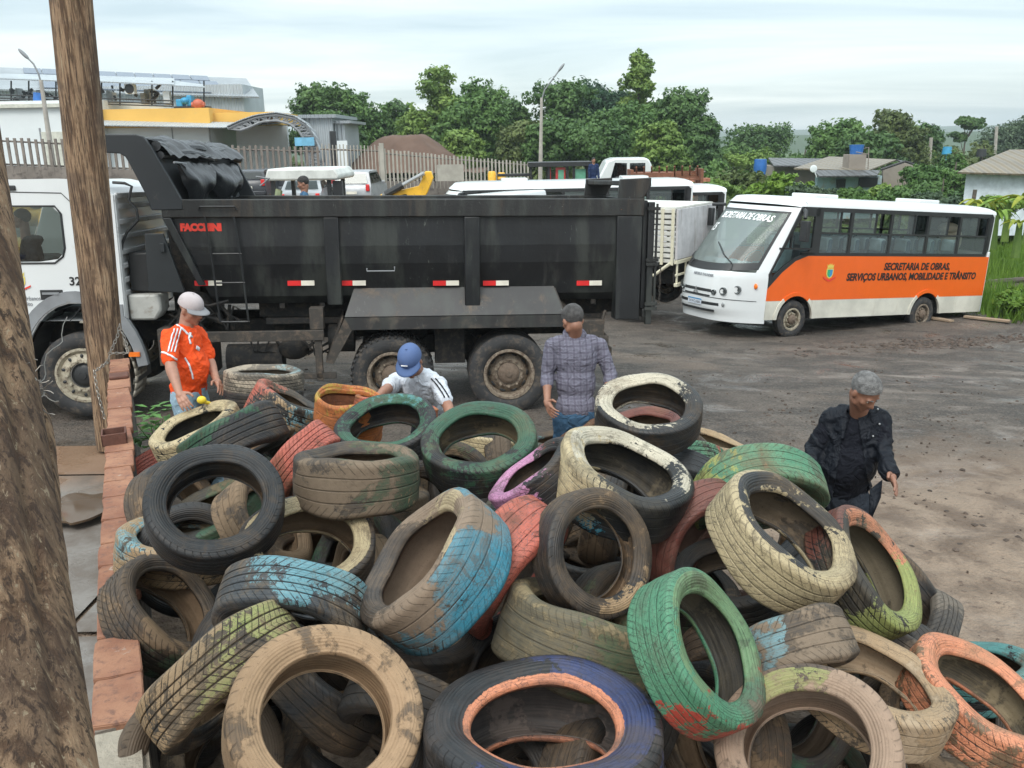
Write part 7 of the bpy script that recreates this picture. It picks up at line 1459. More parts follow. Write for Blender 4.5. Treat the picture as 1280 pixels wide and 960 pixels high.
# distant wooded ridge
def ridge(name, y, x0, x1, zt, seed, m_, dx_=25, amp=6):
    o = MB(); n = int((x1-x0)/dx_); vs = []
    for i in range(n+1):
        x = x0+(x1-x0)*i/n; z = zt+amp*mnoise.noise((x*.0011*900/ y*1.0, seed, 0))*2+amp*.25*mnoise.noise((x*.02, seed, 3))
        vs += [(x, y, -8), (x, y+60, z*.6), (x, y+160, z), (x, y+500, -8)]
    o.add(vs, [(4*i+j, 4*i+4+j, 4*i+5+j, 4*i+1+j) for i in range(n) for j in range(3)]); tag(o.build(name, m_, fix=False, smooth=60), kind='structure')
mr1, N = newmat('ridge_green'); P = N.n('ShaderNodeNewGeometry').outputs['Position']; c = N.mix(N.noise(P, .03, 6, .7), (.02,.045,.02), (.06,.10,.04)); b = N.n('ShaderNodeBsdfPrincipled', {'Base Color': c, 'Roughness': .9}); N.n('ShaderNodeOutputMaterial', {0: b.outputs[0]})
ridge('far_hills', 1700, -1600, 2600, 17, 4.2, mr1, 25, 6); ridge('low_hills', 420, -300, 700, 4.2, 8.1, mr1, 6, 1.5)
# ================================================================== people
def skinmat(name, c): return mat(name, c, .5, var=.10, dscale=14, bump=.1, bscale=60)
def remesh(mb, name, mats, parent, vox, wr=0, wsc=7, smooth=3, seed=0, wdir=None):
    me = mb.mesh('tmp'); o = bpy.data.objects.new('tmp', me); COL.objects.link(o)
    r = o.modifiers.new('r','REMESH'); r.mode = 'VOXEL'; r.voxel_size = vox; r.use_smooth_shade = True
    s = o.modifiers.new('s','SMOOTH'); s.iterations = smooth; s.factor = .5
    m2 = bpy.data.meshes.new_from_object(o.evaluated_get(bpy.context.evaluated_depsgraph_get())); bpy.data.objects.remove(o); bpy.data.meshes.remove(me); m2.name = name
    if wr:
        n = len(m2.vertices); co = np.empty(n*3, np.float32); m2.vertices.foreach_get('co', co); co = co.reshape(-1,3); nn = np.empty(n*3, np.float32); m2.vertices.foreach_get('normal', nn); nn = nn.reshape(-1,3)
        d = np.array([max(0, 1-abs(mnoise.noise((p[0]*wsc+seed+p[2]*3, p[1]*wsc, p[2]*wsc*.8)))*4.2)**1.5+.55*max(0, 1-abs(mnoise.noise((p[0]*wsc*2.1-p[2]*6, p[1]*wsc*2.1+seed, p[2]*wsc*1.7)))*4)-.35 for p in co]); co = co+nn*(d*wr)[:, None]; m2.vertices.foreach_set('co', co.astype(np.float32).ravel())
    m2.polygons.foreach_set('use_smooth', [True]*len(m2.polygons)); m2.materials.clear(); m2.materials.append(mats); o = bpy.data.objects.new(name, m2); COL.objects.link(o); o.parent = parent; m2.update(); return o
def frame(f, up=Vector((0,0,1))):
    f = f.normalized(); r = f.cross(up).normalized(); u = r.cross(f); return Matrix((r, f, u)).transposed()      # columns right, forward, up
def hand(mb, wr, d, nrm, side, s=1.0, curl=.5, n_fing=4):
    """palm and five fingers; d along the hand, nrm out of the palm's back, side = direction of the thumb"""
    d = d.normalized(); nrm = (nrm-d*nrm.dot(d)).normalized(); t = side.normalized(); t = (t-d*t.dot(d)-nrm*t.dot(nrm)).normalized()
    mb.cap(wr-d*.01, wr+d*.03*s, .027*s, .030*s, 10); mb.cap(wr+d*.02*s-t*.018*s, wr+d*.08*s-t*.026*s, .018*s, .016*s, 8); mb.cap(wr+d*.02*s+t*.012*s, wr+d*.085*s+t*.026*s, .020*s, .016*s, 8); mb.cap(wr+d*.03*s, wr+d*.085*s, .020*s, .016*s, 8)
    for k, (o_, L) in enumerate(((.030,.072),(.010,.080),(-.011,.074),(-.031,.058))):
        p = wr+d*.085*s+t*o_*s; dd = d; 
        for j, fr_ in enumerate((.45,.32,.25)):
            a = curl*(.35+.45*j); dd = (d*math.cos(a)-nrm*math.sin(a)).normalized(); q = p+dd*L*fr_*s+t*o_*.06; mb.cap(p, q, (.0098-.001*j)*s, (.0090-.001*j)*s, 8); p = q
    p = wr+d*.022*s+t*.028*s; q = p+(d*.55+t*.75-nrm*.25).normalized()*.042*s; mb.cap(p, q, .014*s, .0115*s, 8); mb.cap(q, q+(d*.9+t*.25-nrm*.35).normalized()*.034*s, .0115*s, .009*s, 8)
def head(mb, c, Fh, s=1.0):
    """c: centre of the head, Fh: 3x3 frame (right, forward, up)"""
    P_ = lambda x, y, z: c+Fh @ Vector((x*s, y*s, z*s))
    E_ = lambda x, y, z, rx, ry, rz, **k: mb.ell(P_(x,y,z), (rx*s,ry*s,rz*s), rot=Fh, **k)
    E_(0,-.012,.035,.076,.097,.085, nu=22, nv=16); E_(0,.018,-.02,.066,.078,.085, nu=20, nv=14); E_(0,.035,-.065,.050,.055,.045); E_(0,.070,-.095,.024,.022,.020)
    for sg in (-1,1): E_(sg*.040,.060,-.022,.024,.020,.022); E_(sg*.077,-.004,-.012,.010,.020,.031); E_(sg*.030,.078,.018,.026,.013,.010); E_(sg*.050,.015,-.062,.018,.035,.03)
    mb.cap(P_(0,.085,.012), P_(0,.108,-.026), .009*s, .013*s, 8)
    for sg in (-1,1): E_(sg*.013,.098,-.032,.009,.010,.008)
    E_(0,.088,-.056,.023,.012,.0065); E_(0,.086,-.067,.020,.012,.007)
def facebits(c, Fh, parent, s, browm, gz_=-.012):
    P_ = lambda x, y, z: c+Fh @ Vector((x*s, y*s, z*s))
    for sg in (-1,1):
        o = MB(); o.ell(P_(sg*.031,.077,.0), (.0125*s,.007*s,.0065*s), rot=Fh); e_ = o.build('eye', MATS['eye_white'], parent); o = MB(); o.ell(P_(sg*.031,.083,-.001), (.0055*s,.003*s,.0055*s), rot=Fh); o.build('pupil', mdark, e_)
        o = MB(); o.cap(P_(sg*.015,.092,.019), P_(sg*.048,.080,.020), .0045*s, .003*s, 6); o.build('eyebrow', browm, parent)
    o = MB(); o.cap(P_(-.017,.0975,-.0615), P_(.017,.0975,-.0615), .0025*s, .0025*s, 6); o.build('mouth_line', MATS['lip_line'], parent)
mat('eye_white', (.62,.58,.53), .3); mat('lip_line', (.16,.06,.05), .6); mhairg = mat('hair_grey', (.085,.08,.078), .8, var=.4, dscale=30, bump=1., bscale=150); mhairj = mat('hair_silver', (.19,.185,.18), .8, var=.4, dscale=30, bump=1., bscale=150); mhaird = mat('hair_dark', (.03,.027,.025), .7, var=.4, dscale=30, bump=.8, bscale=150)
def hairshell(c, Fh, parent, m_, s=1., back=.0, grow=.006):
    P_ = lambda x, y, z: c+Fh @ Vector((x*s, y*s, z*s)); o = MB(); nu, nv = 30, 18; vs = []; 
    for i in range(nv+1):
        t_ = math.pi*.62*i/nv; tb = math.pi*.80*i/nv
        for j in range(nu):
            a = 2*math.pi*j/nu; f = math.sin(a)           # +y is the forehead
            lim = .40 if f > .3 else (.95 if f < -.1 else .40+.55*(.3-f)/.4); tt = t_*min(1, (.50+.50*lim)) if f > -.2 else t_*1.0
            if f > .0: tt = t_*(1-.42*f)
            if f < 0: tt = t_+(tb-t_)*min(1, -f*1.6)
            g = grow+.003*mnoise.noise((a*3, t_*4, 1)); vs.append(P_((.076+g)*math.sin(tt)*math.cos(a), -.012+(.097+g)*math.sin(tt)*math.sin(a), .035+(.085+g)*math.cos(tt)))
    o.add(vs, [(i*nu+j, (i+1)*nu+j, (i+1)*nu+(j+1)%nu, i*nu+(j+1)%nu) for i in range(nv) for j in range(nu)]); return o.build('hair', m_, parent, smooth=80)
def cap_hat(c, Fh, parent, m_, mbrim, s=1., mark=None):
    P_ = lambda x, y, z: c+Fh @ Vector((x*s, y*s, z*s)); o = MB(); nu, nv = 32, 12; vs = []
    for i in range(nv+1):
        t_ = math.pi*.53*i/nv
        for j in range(nu): a = 2*math.pi*j/nu; g = 1+.010*abs(math.sin(3*a)); vs.append(P_(.087*math.sin(t_)**.85*math.cos(a)*g, -.012+.106*math.sin(t_)**.85*math.sin(a)*g, .034+.092*math.cos(t_)))
    o.add(vs, [(i*nu+j, (i+1)*nu+j, (i+1)*nu+(j+1)%nu, i*nu+(j+1)%nu) for i in range(nv) for j in range(nu)]); o.ell(P_(0,-.012,.127), (.009*s,.009*s,.005*s)); h = o.build('cap', m_, parent, smooth=70)
    o = MB(); n = 16; vs = []
    for r_ in range(5):
        for k in range(n+1): a = R_(18+144*k/n); e_ = r_/4*.072*math.sin(a)**.6; vs.append(P_((.086+.004*r_)*math.cos(a), -.012+.103*math.sin(a)+e_, .032-.010*(r_/4)**1.2-.014*abs(math.cos(a))**2*(r_/4)))
    o.add(vs, [(r_*(n+1)+k, r_*(n+1)+k+1, (r_+1)*(n+1)+k+1, (r_+1)*(n+1)+k) for r_ in range(4) for k in range(n)]); b_ = o.build('cap_brim', mbrim, h, fix=False); q = b_.modifiers.new('s','SOLIDIFY'); q.thickness = .004; q.offset = 0
    return h
def limb(mb, pts, rr):
    for k in range(len(pts)-1): mb.cap(pts[k], pts[k+1], rr[k], rr[k+1], 12)
def torso(mb, pel, che, nk, shL, shR, hL, hR, g=0., belly=.0, fwd=Vector((0,0,0))):
    rt = (shR-shL).normalized(); fw = rt.cross((nk-pel).normalized()); Ft = Matrix((rt, -fw if fw.dot(fwd) < 0 else fw, (nk-pel).normalized())).transposed()
    mb.ell(che, (.165+g,.115+g,.20+g), rot=Ft, nu=20, nv=14); mb.ell(pel, (.160+g,.115+g,.14+g), rot=Ft, nu=18, nv=12); mid = (pel+che)/2+Ft @ Vector((0,belly*.5,0)); mb.ell(mid, (.150+g+belly*.3,.105+g+belly*.5,.19+g), rot=Ft, nu=18, nv=12)
    mb.cap(shL, shR, .055+g, .055+g, 12); mb.cap(shL.lerp(nk,.35), shR.lerp(nk,.35), .06+g, .06+g, 12); mb.cap(che, nk-(nk-che)*.25, .11+g, .07+g, 12)
    return Ft
def ground_leg(hip, lean, foot_xy, kn=None):
    z = gz(foot_xy[0], foot_xy[1]); an = Vector((foot_xy[0], foot_xy[1], z+.09)); k = kn or hip.lerp(an, .5)+lean; return k, an
def person(label, sk, J, hd, shirt, pants, hat=None, hair=None, wr=.011, sleeve='short', skr=1., belly=.0, fwd=None, vox=.008, hands=(), group=None, face=True, shoe=True, beard=False):
    """J: joints in world metres"""
    root = empty('person', Vector((J['pel'].x, J['pel'].y, 0)), 0, label, 'person', group); root.location.z = gz(J['pel'].x, J['pel'].y)
    o = MB(); c, Fh = J['head'], frame(hd); head(o, c, Fh); nk = J['neck']; ch_ = J['che']; o.cap(nk-Vector((0,0,.03)), c+Fh @ Vector((0,-.02,-.05)), .060, .055, 14)
    Ft = torso(o, J['pel'], ch_, nk, J['sl'], J['sr'], J['hl'], J['hr'], -.014, belly, fwd or hd)
    for s_ in ('l','r'):
        limb(o, [J['s'+s_], J['e'+s_], J['w'+s_]], [.050*skr, .040*skr, .026*skr]); m_ = J['e'+s_].lerp(J['w'+s_], .28); o.cap(J['e'+s_].lerp(J['w'+s_],.1), J['e'+s_].lerp(J['w'+s_],.45), .042*skr, .036*skr, 12)
        limb(o, [J['h'+s_], J['k'+s_], J['a'+s_]], [.080, .055, .038]); o.cap(J['k'+s_].lerp(J['a'+s_],.15), J['k'+s_].lerp(J['a'+s_],.5), .054, .045, 12)
    body = remesh(o, 'body', sk, root, .0085, smooth=2)
    for (wr_, d, nrm, sd_, cu) in hands: o = MB(); hand(o, wr_, d, nrm, sd_, 1.02, cu); remesh(o, 'hand', sk, body, .0045, smooth=2)
    if face: facebits(c, Fh, body, 1., mhaird if not hair else hair)
    if beard: o = MB(); o.ell(c+Fh @ Vector((0,.03,-.075)), (.058,.066,.042), rot=Fh); o.build('stubble', mhaird, body)
    if hair: hairshell(c, Fh, body, hair)
    sm, col = shirt; o = MB(); torso(o, J['pel']+ (ch_-J['pel'])*.06, ch_, nk-(nk-ch_)*.16, J['sl'], J['sr'], J['hl'], J['hr'], .006, belly, fwd or hd)
    for s_ in ('l','r'):
        a, b_, w_ = J['s'+s_], J['e'+s_], J['w'+s_]
        if sleeve == 'short': limb(o, [a, a.lerp(b_,.72)], [.062,.062])
        elif sleeve == 'rolled': limb(o, [a, b_, b_.lerp(w_,.25)], [.060,.053,.054])
        else: limb(o, [a, b_, b_.lerp(w_,.93)], [.062,.054,.046])
    sh = remesh(o, 'shirt', sm, root, .010, wr=wr, smooth=2, seed=len(label))
    o = MB(); o.ell(J['pel']-(ch_-J['pel'])*.10, (.158,.118,.13), rot=Ft, nu=18, nv=12)
    for s_ in ('l','r'): limb(o, [J['h'+s_], J['k'+s_], J['a'+s_]], [.094, .070, .058])
    remesh(o, 'trousers', pants, root, .012, wr=.009, wsc=8, smooth=2)
    if shoe:
        for s_ in ('l','r'): f = Vector((hd.x, hd.y, 0)).normalized(); a = J['a'+s_]; o = MB(); o.cap(a-f*.04-Vector((0,0,.045)), a+f*.16-Vector((0,0,.055)), .045, .034, 12); o.cap(a-Vector((0,0,.02)), a-Vector((0,0,.05)), .045,.045, 10); remesh(o, 'shoe', mdark, root, .012)
    settle(root); return root, body, sh, Fh, Ft
def settle(root):
    for ch in root.children:
        ch.location = -root.location
V = view
def legs(J, spread, lean, f1, f2):
    p = J['pel']; rt = spread; J['hl'] = p-rt*.09-Vector((0,0,.05)); J['hr'] = p+rt*.09-Vector((0,0,.05)); 
    for s_, f in (('l', f1), ('r', f2)): z = gz(f[0], f[1]); J['a'+s_] = Vector((f[0], f[1], z+.09)); J['k'+s_] = J['h'+s_].lerp(J['a'+s_], .5)+lean
# cloth pattern: plaid and sport shirt
def fabric(name, base, rough=.85, plaid=None, bscale=300):
    m, N = newmat(name); P = N.n('ShaderNodeTexCoord').outputs['Object']; c = N.mix(N.noise(P, 5, 5, .6), [q*.85 for q in base], [min(1,q*1.1) for q in base])
    if plaid is not None:
        (ax, dark, per) = plaid; d1 = N.n('ShaderNodeVectorMath', {0: P, 1: tuple(ax)}, operation='DOT_PRODUCT').outputs['Value']; z_ = N.n('ShaderNodeSeparateXYZ', {0: P}).outputs[2]; wv = N.math('MULTIPLY', N.math('SUBTRACT', N.noise(P, 4, 3, .5), .5), .02)
        for v in (N.math('ADD', d1, wv), N.math('ADD', z_, wv)):
            f1 = N.math('FRACT', N.math('MULTIPLY', v, 1/per)); b1 = N.step(N.math('ABSOLUTE', N.math('SUBTRACT', f1, .5)), .16, .10); c = N.mix(N.math('MULTIPLY', b1, .55), c, dark); f2 = N.math('FRACT', N.math('MULTIPLY', v, 2/per)); b2 = N.step(N.math('ABSOLUTE', N.math('SUBTRACT', f2, .5)), .06, .03); c = N.mix(N.math('MULTIPLY', b2, .22), c, [q*2.0 for q in base])
    b = N.n('ShaderNodeBsdfPrincipled', {'Base Color': c, 'Roughness': rough, 'Specular IOR Level': .2, 'Normal': N.n('ShaderNodeBump', {'Height': N.math('ADD', N.math('MULTIPLY', N.math('ABSOLUTE', N.math('SUBTRACT', N.noise(P, 9, 3, .5, 1.2), .5)), 3.), N.math('MULTIPLY', N.noise(P, bscale, 3, .6), .06)), 'Strength': .7, 'Distance': .02}).outputs[0]}); N.n('ShaderNodeOutputMaterial', {0: b.outputs[0]}); MATS[name] = m; return m
def project_strip(name, pts, w_, target, m_, off=.004, parent=None):
    parent = parent or target
    """ribbon laid on a garment: points are dropped on the nearest surface of target"""
    o = MB(); P_ = []
    for p in pts:
        ok, loc, nr, _ = target.ray_cast(CAM, (p-CAM).normalized())
        if ok: P_.append((loc+nr*off, nr))
    if len(P_) < 2: return None
    vs = []
    for k, (p, nr) in enumerate(P_):
        t_ = (P_[min(k+1,len(P_)-1)][0]-P_[max(k-1,0)][0]).normalized(); s_ = t_.cross(nr).normalized(); vs += [p-s_*w_/2, p+s_*w_/2]
    o.add(vs, [(2*k,2*k+1,2*k+3,2*k+2) for k in range(len(P_)-1)]); b = o.build(name, m_, parent, fix=False, smooth=80); q = b.modifiers.new('s','SOLIDIFY'); q.thickness = .004; q.offset = 0; return b
def seq(a, b, n=10): return [a.lerp(b, k/n) for k in range(n+1)]
def path(pp, d, n=6):
    P_ = [V(x, y, d) for x, y in pp]; out = []
    for k in range(len(P_)-1): out += seq(P_[k], P_[k+1], n)[:-1]
    return out+[P_[-1]]
# --- man in the orange shirt
sk1 = skinmat('skin_ruddy', (.33,.165,.11)); mor = fabric('orange_jersey', (.80,.085,.015), .7); mwt = fabric('white_cloth', (.70,.70,.72), .8); mjean = fabric('pale_jeans', (.27,.38,.46), .85)
J = dict(head=V(239,386,6.9), neck=V(231,411,6.93), che=V(231,437,6.93), pel=V(236,487,6.98), sl=V(249,418,7.1), sr=V(212,421,6.72), el=V(262,452,7.1), wl=V(271,476,6.98), er=V(214,460,6.62), wr=V(224,491,6.5))
rt_ = (J['sr']-J['sl']).normalized(); legs(J, rt_, Vector((.06,-.02,0)), (J['pel'].x+.06, J['pel'].y+.12), (J['pel'].x-.02, J['pel'].y-.16))
hd1 = (Rt*.75-Fw*.35-Vector((0,0,.42))); 
r1, b1, s1, Fh1, Ft1 = person('man in an orange sports shirt and light cap at the wall end', sk1, J, hd1, (mor,None), mjean, belly=.055, fwd=Rt, skr=1.1,
    hands=[(J['wl'], (V(278,487,6.9)-J['wl']), Rt*.5+Up*.6, -Fw, .6), (J['wr'], (V(230,503,6.45)-J['wr']), -Fw+Up*.2, Rt, .7)])
cap_hat(J['head'], Fh1, b1, mat('cap_pale', (.42,.37,.37), .8, dirt=.2), mat('cap_brim_grey', (.22,.22,.23), .8))
for dx_ in (-4, 0, 4): project_strip('shoulder_stripe', path(((222+dx_,411),(219+dx_,420),(216+dx_,432),(214+dx_,440)), 6.55), .011, s1, mwt)
project_strip('sleeve_hem', path(((198,440),(206,441),(214,445),(221,450)), 6.5), .014, s1, mwt)
project_strip('collar', path(((221,406),(228,411),(234,417),(240,421)), 6.6), .016, s1, mwt); project_strip('side_piping', path(((231,447),(236,455),(240,468),(241,474)), 6.6), .013, s1, mwt); project_strip('side_piping', path(((221,482),(227,488),(230,494)), 6.6), .013, s1, mwt); project_strip('chest_emblem', path(((245,434),(249,437)), 6.6, 3), .03, s1, mwt); project_strip('side_piping', path(((238,416),(236,423),(238,430)), 6.6), .016, s1, mwt)
o = MB(); o.ell(V(252,500,6.45), (.035,.03,.03)); o.cap(V(250,501,6.45), V(262,504,6.5), .018, .012); tag(o.build('yellow_glove', mat('glove_yellow', (.75,.55,.03), .6)), 'yellow work glove lying on the tyres by the man in orange', 'glove')
# --- man in the white t-shirt
sk2 = skinmat('skin_tanned', (.30,.145,.093)); mtee = fabric('tee_white', (.56,.59,.64), .8); mblk = fabric('black_cloth', (.018,.019,.022), .8)
J = dict(head=V(513,451,6.45), neck=V(523,466,6.65), che=V(527,486,6.72), pel=V(540,520,7.0), sl=V(547,479,6.6), sr=V(497,476,6.75), el=V(560,508,6.45), wl=V(566,532,6.3), er=V(483,487,6.5), wr=V(472,496,6.28))
rt_ = (J['sr']-J['sl']).normalized(); legs(J, rt_, Vector((0,-.12,0)), (J['pel'].x+.12, J['pel'].y+.05), (J['pel'].x-.12, J['pel'].y+.05))
hd2 = (-Fw*.75-Rt*.18-Vector((0,0,.85)))
r2, b2, s2, Fh2, Ft2 = person('man in a blue cap and white t-shirt bending over the tyres', sk2, J, hd2, (mtee,None), mblk, fwd=-Fw, hands=[(J['wl'], Vector((.2,-.3,-1)), -Fw, -Rt, .5), (J['wr'], Vector((-.7,-.4,-.25)), Vector((0,0,1)), -Fw, .7)], beard=False)
cap_hat(J['head'], Fh2, b2, mat('cap_blue', (.065,.11,.24), .75), mat('cap_blue_brim', (.05,.09,.20), .75))
# swoosh-like mark on the cap front
o = MB(); c_ = J['head']+Fh2 @ Vector((0,.098,.075)); Mx_ = Matrix.Translation(c_) @ (Fh2 @ Matrix.Rotation(R_(62),3,'X')).to_4x4(); o.prism([(-.022,-.004),(-.012,-.010),(.024,.009),(-.008,-.003),(-.017,.002),(-.018,.008)], -.004, .004, M=Mx_); o.build('cap_mark', mwt, b2)
for dx_ in (0, 5): project_strip('sleeve_stripe', path(((539+dx_,473),(546+dx_,481),(552+dx_,490),(556+dx_,497)), 6.4), .010, s2, mblk)
# --- man in the plaid shirt, from behind
sk3 = skinmat('skin_brown', (.27,.13,.082)); 
J = dict(head=V(716,400,6.75), neck=V(718,418,6.82), che=V(720,446,6.85), pel=V(720,513,6.9), sl=V(690,432,6.8), sr=V(750,432,6.88), el=V(684,470,6.85), wl=V(684,503,6.72), er=V(763,468,6.9), wr=V(758,500,6.75))
plaidm = fabric('plaid_cloth', (.155,.15,.19), .85, plaid=(tuple(Vector((1,.1,0)).normalized()), (.095,.085,.115), .050)); mjd = fabric('blue_jeans', (.045,.10,.17), .85)
rt_ = (J['sr']-J['sl']).normalized(); legs(J, rt_, Vector((0,.03,0)), (J['pel'].x-.12, J['pel'].y+.02), (J['pel'].x+.12, J['pel'].y+.05))
hd3 = (Fw*.8-Rt*.35-Vector((0,0,.25)))
r3, b3, s3, Fh3, Ft3 = person('man seen from behind in a grey plaid shirt and jeans', sk3, J, hd3, (plaidm,None), mjd, hair=mhairg, sleeve='rolled', fwd=Fw, belly=.02, face=True, wr=.005,
    hands=[(J['wl'], (V(690,517,6.62)-J['wl']), -Rt*.6-Fw*.3, -Fw+Rt*.3, .8), (J['wr'], Vector((0,-.1,-1)), Rt, -Fw, .5)])
o = MB(); o.cap(J['neck']+Vector((-.05,-.02,.0)), J['neck']+Vector((.05,-.02,.0)), .045,.045,12); o.cap(J['neck']+Vector((-.05,.05,.0)), J['neck']+Vector((.05,.05,.0)), .04,.04,12); remesh(o, 'collar', plaidm, s3, .008)
# --- man in the dark jacket
sk4 = skinmat('skin_deep', (.25,.12,.077)); mjk = fabric('navy_jacket', (.008,.010,.015), .6); mpolo = fabric('dark_polo', (.008,.009,.014), .85); mpt = fabric('slate_trousers', (.022,.027,.036), .85)
J = dict(head=V(1081,489,5.45), neck=V(1075,515,5.62), che=V(1068,549,5.68), pel=V(1050,612,5.80), sr=V(1040,524,5.72), sl=V(1098,525,5.62), er=V(1018,562,5.75), wr=V(1008,600,5.65), el=V(1104,562,5.55), wl=V(1112,592,5.42))
rt_ = (J['sr']-J['sl']).normalized(); legs(J, rt_, Vector((.02,-.04,0)), (J['pel'].x+.14, J['pel'].y-.30), (J['pel'].x-.16, J['pel'].y+.22))
hd4 = (-Fw*.62+Rt*.30-Vector((0,0,.72)))
r4, b4, s4, Fh4, Ft4 = person('grey haired man walking in a dark jacket with a small arm badge', sk4, J, hd4, (mpolo,None), mpt, hair=mhairj, sleeve='short', fwd=-Fw, belly=.07, skr=1.05,
    hands=[(J['wl'], (V(1118,604,5.36)-J['wl']), Rt*.7+Up*.3-Fw*.2, -Fw*.8-Up*.2, .45), (J['wr'], Vector((0,-.1,-1)), -Rt, -Fw, .4)])
# open jacket: back and sides as a shell cut open in front, sleeves, collar, flaps
o = MB(); torso(o, J['pel'].lerp(J['che'],.05), J['che'], J['neck']-(J['neck']-J['che'])*.10, J['sl'], J['sr'], J['hl'], J['hr'], .020, .07, -Fw)
o.cap(J['pel'], J['pel']-Vector((0,0,.09)), .170,.175,14)
for s_ in ('l','r'): limb(o, [J['s'+s_], J['e'+s_], J['e'+s_].lerp(J['w'+s_],.92)], [.066,.058,.052])
jk = remesh(o, 'jacket', mjk, r4, .012, wr=.014, wsc=7, smooth=2, seed=5)
bm = bmesh.new(); bm.from_mesh(jk.data); ux = Ft4 @ Vector((1,0,0)); fw4 = Ft4 @ Vector((0,1,0)); up4 = Ft4 @ Vector((0,0,1)); ctr = J['che']
for sg in (-1,1):
    n_ = (ux*sg+up4*.16).normalized(); bmesh.ops.bisect_plane(bm, geom=bm.verts[:]+bm.edges[:]+bm.faces[:], plane_co=ctr+ux*(.015+sg*.062), plane_no=n_)
dele = []
for f_ in bm.faces:
    p = f_.calc_center_median()-ctr; x, y, z = p.dot(ux), p.dot(fw4), p.dot(up4); cx_ = .015 + (-.10 if False else 0)
    if y > .03 and abs(x-cx_)+z*.16 < .062 and z < .30: dele.append(f_)
bmesh.ops.delete(bm, geom=dele, context='FACES'); bm.to_mesh(jk.data); bm.free(); q = jk.modifiers.new('s','SOLIDIFY'); q.thickness = .012; q.offset = -1
o = MB(); nk = J['neck']
for sg in (-1,1): o.cap(nk+ux*sg*.065-up4*.0-fw4*.06, nk+ux*sg*.075+fw4*.05-up4*.03, .026,.024,10); o.cap(nk+ux*sg*.075+fw4*.05-up4*.03, nk+ux*sg*.075+fw4*.12-up4*.14, .022,.014,10)
o.cap(nk-ux*.065-fw4*.06, nk+ux*.065-fw4*.06, .03,.03,10); remesh(o, 'collar', mjk, jk, .008)
o = MB(); o.add([V(1087,612,5.40),V(1102,600,5.42),V(1100,622,5.40),V(1088,650,5.36),V(1086,640,5.38)], [(0,1,2,3,4)]); q = o.build('jacket_flap', mjk, jk, fix=False); q2 = q.modifiers.new('s','SOLIDIFY'); q2.thickness = .012
project_strip('arm_badge', path(((1016,511),(1017,519)), 5.5, 3), .03, jk, mat('badge_yellow', (.75,.45,.04), .6)); project_strip('arm_badge', path(((1020,511),(1021,516)), 5.5, 3), .016, jk, mat('badge_red', (.6,.08,.04), .6))
for px, py in ((1065,538),(1063,577),(1060,612),(1097,512),(1099,530),(1091,545)):
    ok, loc, nr, _ = jk.ray_cast(CAM, ray(px,py))
    if not ok: continue
    o = MB(); o.ell(loc+nr*.004, (.007,.007,.007)); o.build('snap_button', mlamp, jk)
settle(r4)
# --- driver in the cab, arm on the sill
def TLc(x, y, z): return Mt @ Vector((x, y, z))
J = dict(head=TLc(-6.02,.62,2.50), neck=TLc(-6.0,.62,2.30), che=TLc(-5.95,.62,2.08), pel=TLc(-5.9,.62,1.62), sl=TLc(-5.93,.80,2.22), sr=TLc(-5.88,.40,2.20), el=TLc(-6.2,.85,1.95), wl=TLc(-6.4,.7,2.0), er=TLc(-5.72,.12,2.10), wr=TLc(-6.02,-.03,2.03))
for s_, y_ in (('l',.72),('r',.5)): J['h'+s_] = TLc(-5.9,y_,1.58); J['k'+s_] = TLc(-6.32,y_,1.58); J['a'+s_] = TLc(-6.4,y_,1.2)
fwx = (Mt.to_3x3() @ Vector((-1,0,0))); r5 = person('truck driver in a dark jacket resting an arm on the open cab window', sk1, J, fwx, (mpolo,None), mpt, hair=mhaird, sleeve='long', fwd=fwx, hands=[(J['wr'], Mt.to_3x3() @ Vector((-.7,-.15,-.75)), Mt.to_3x3() @ Vector((-.3,-1,.4)), Mt.to_3x3() @ Vector((-1,0,.4)), .5), (J['wl'], fwx, Vector((0,0,1)), Vector((0,-1,0)), .9)], shoe=False)
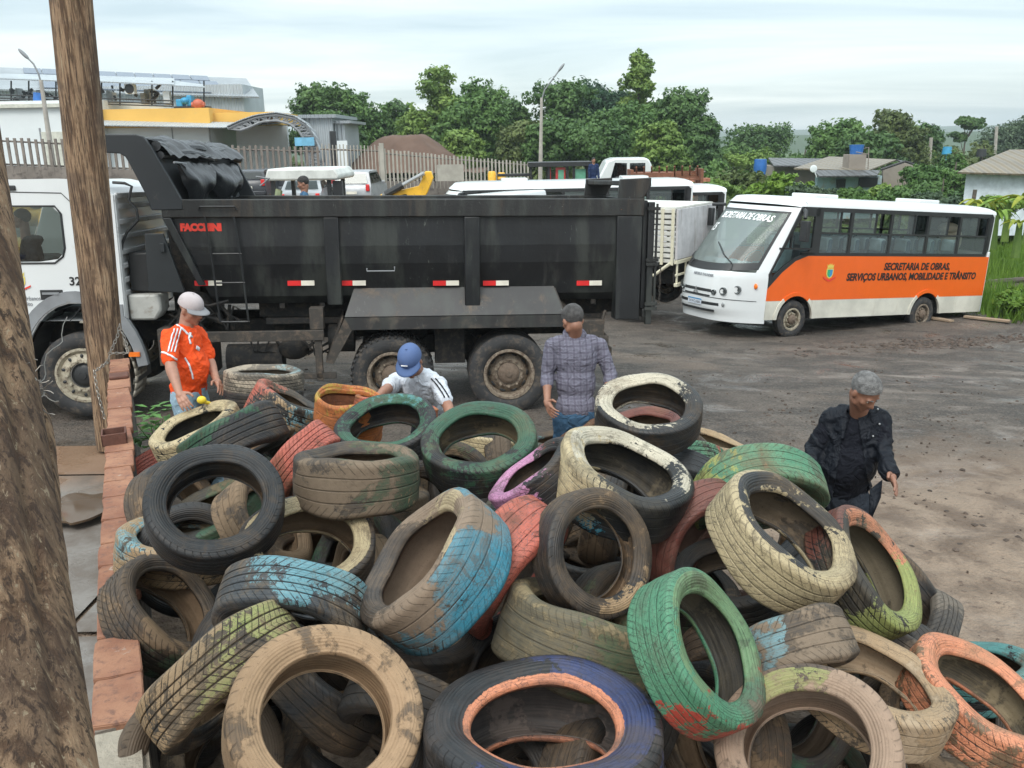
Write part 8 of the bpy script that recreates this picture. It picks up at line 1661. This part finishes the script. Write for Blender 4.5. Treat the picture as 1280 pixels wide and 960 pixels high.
# --- far figures
def far_person(label, pxh, pyh, Y, sm, pm_, hd, pose='stand', sk_=None, armf=None):
    c = aty(pxh, pyh, Y); f = Vector((hd.x, hd.y, 0)).normalized(); s_ = f.cross(Vector((0,0,1))); J = dict(head=c, neck=c-Vector((0,0,.16)), che=c-Vector((0,0,.38)), pel=c-Vector((0,0,.78)))
    J['sl'] = J['neck']-s_*.17-Vector((0,0,.05)); J['sr'] = J['neck']+s_*.17-Vector((0,0,.05)); a_ = .30 if pose == 'sit' else .06
    for q, sg in (('l',-1),('r',1)):
        J['e'+q] = J['s'+q]+f*a_*.3-Vector((0,0,.27))+s_*sg*.04; J['w'+q] = J['e'+q]+(f*.24-Vector((0,0,.02)) if pose == 'sit' else -Vector((0,0,.25))+f*.05); J['h'+q] = J['pel']+s_*sg*.09-Vector((0,0,.04))
        J['k'+q] = J['h'+q]+(f*.42 if pose == 'sit' else -Vector((0,0,.42))); J['a'+q] = J['k'+q]-Vector((0,0,.42))
    return person(label, sk_ or sk2, J, hd, (sm,None), pm_, hair=mhaird, sleeve='long', fwd=f, hands=[(J['wl'], J['wl']-J['el'], f, f, .4), (J['wr'], J['wr']-J['er'], f, f, .4)])
far_person('man in a blue and green plaid shirt seated under the tractor canopy', 379, 229, 15.6, fabric('plaid_blue', (.05,.12,.20), .85, plaid=((1,0,0),(.02,.04,.09),.12)), mpt, Vector((-1,-.2,-.35)), 'sit')
far_person('small far figure in dark blue standing beside the white panel van', 742, 200.5, 38.5, fabric('navy_cloth', (.02,.035,.09), .85), mpt, Vector((.3,-1,-.1)), 'stand')
# ================================================================== air
hz = MB(); hz.bx(-2200, 2900, -60, 2400, -12, 42)
hm, N = newmat('haze_air'); vol = N.n('ShaderNodeVolumePrincipled', {'Color': (.80,.88,.92,1), 'Density': .00042, 'Anisotropy': .1}); N.n('ShaderNodeOutputMaterial', {1: vol.outputs[0]})
hzo = hz.build('haze', hm, smooth=0); tag(hzo, 'thin pale haze over the far trees and hills', 'haze', kind='stuff')
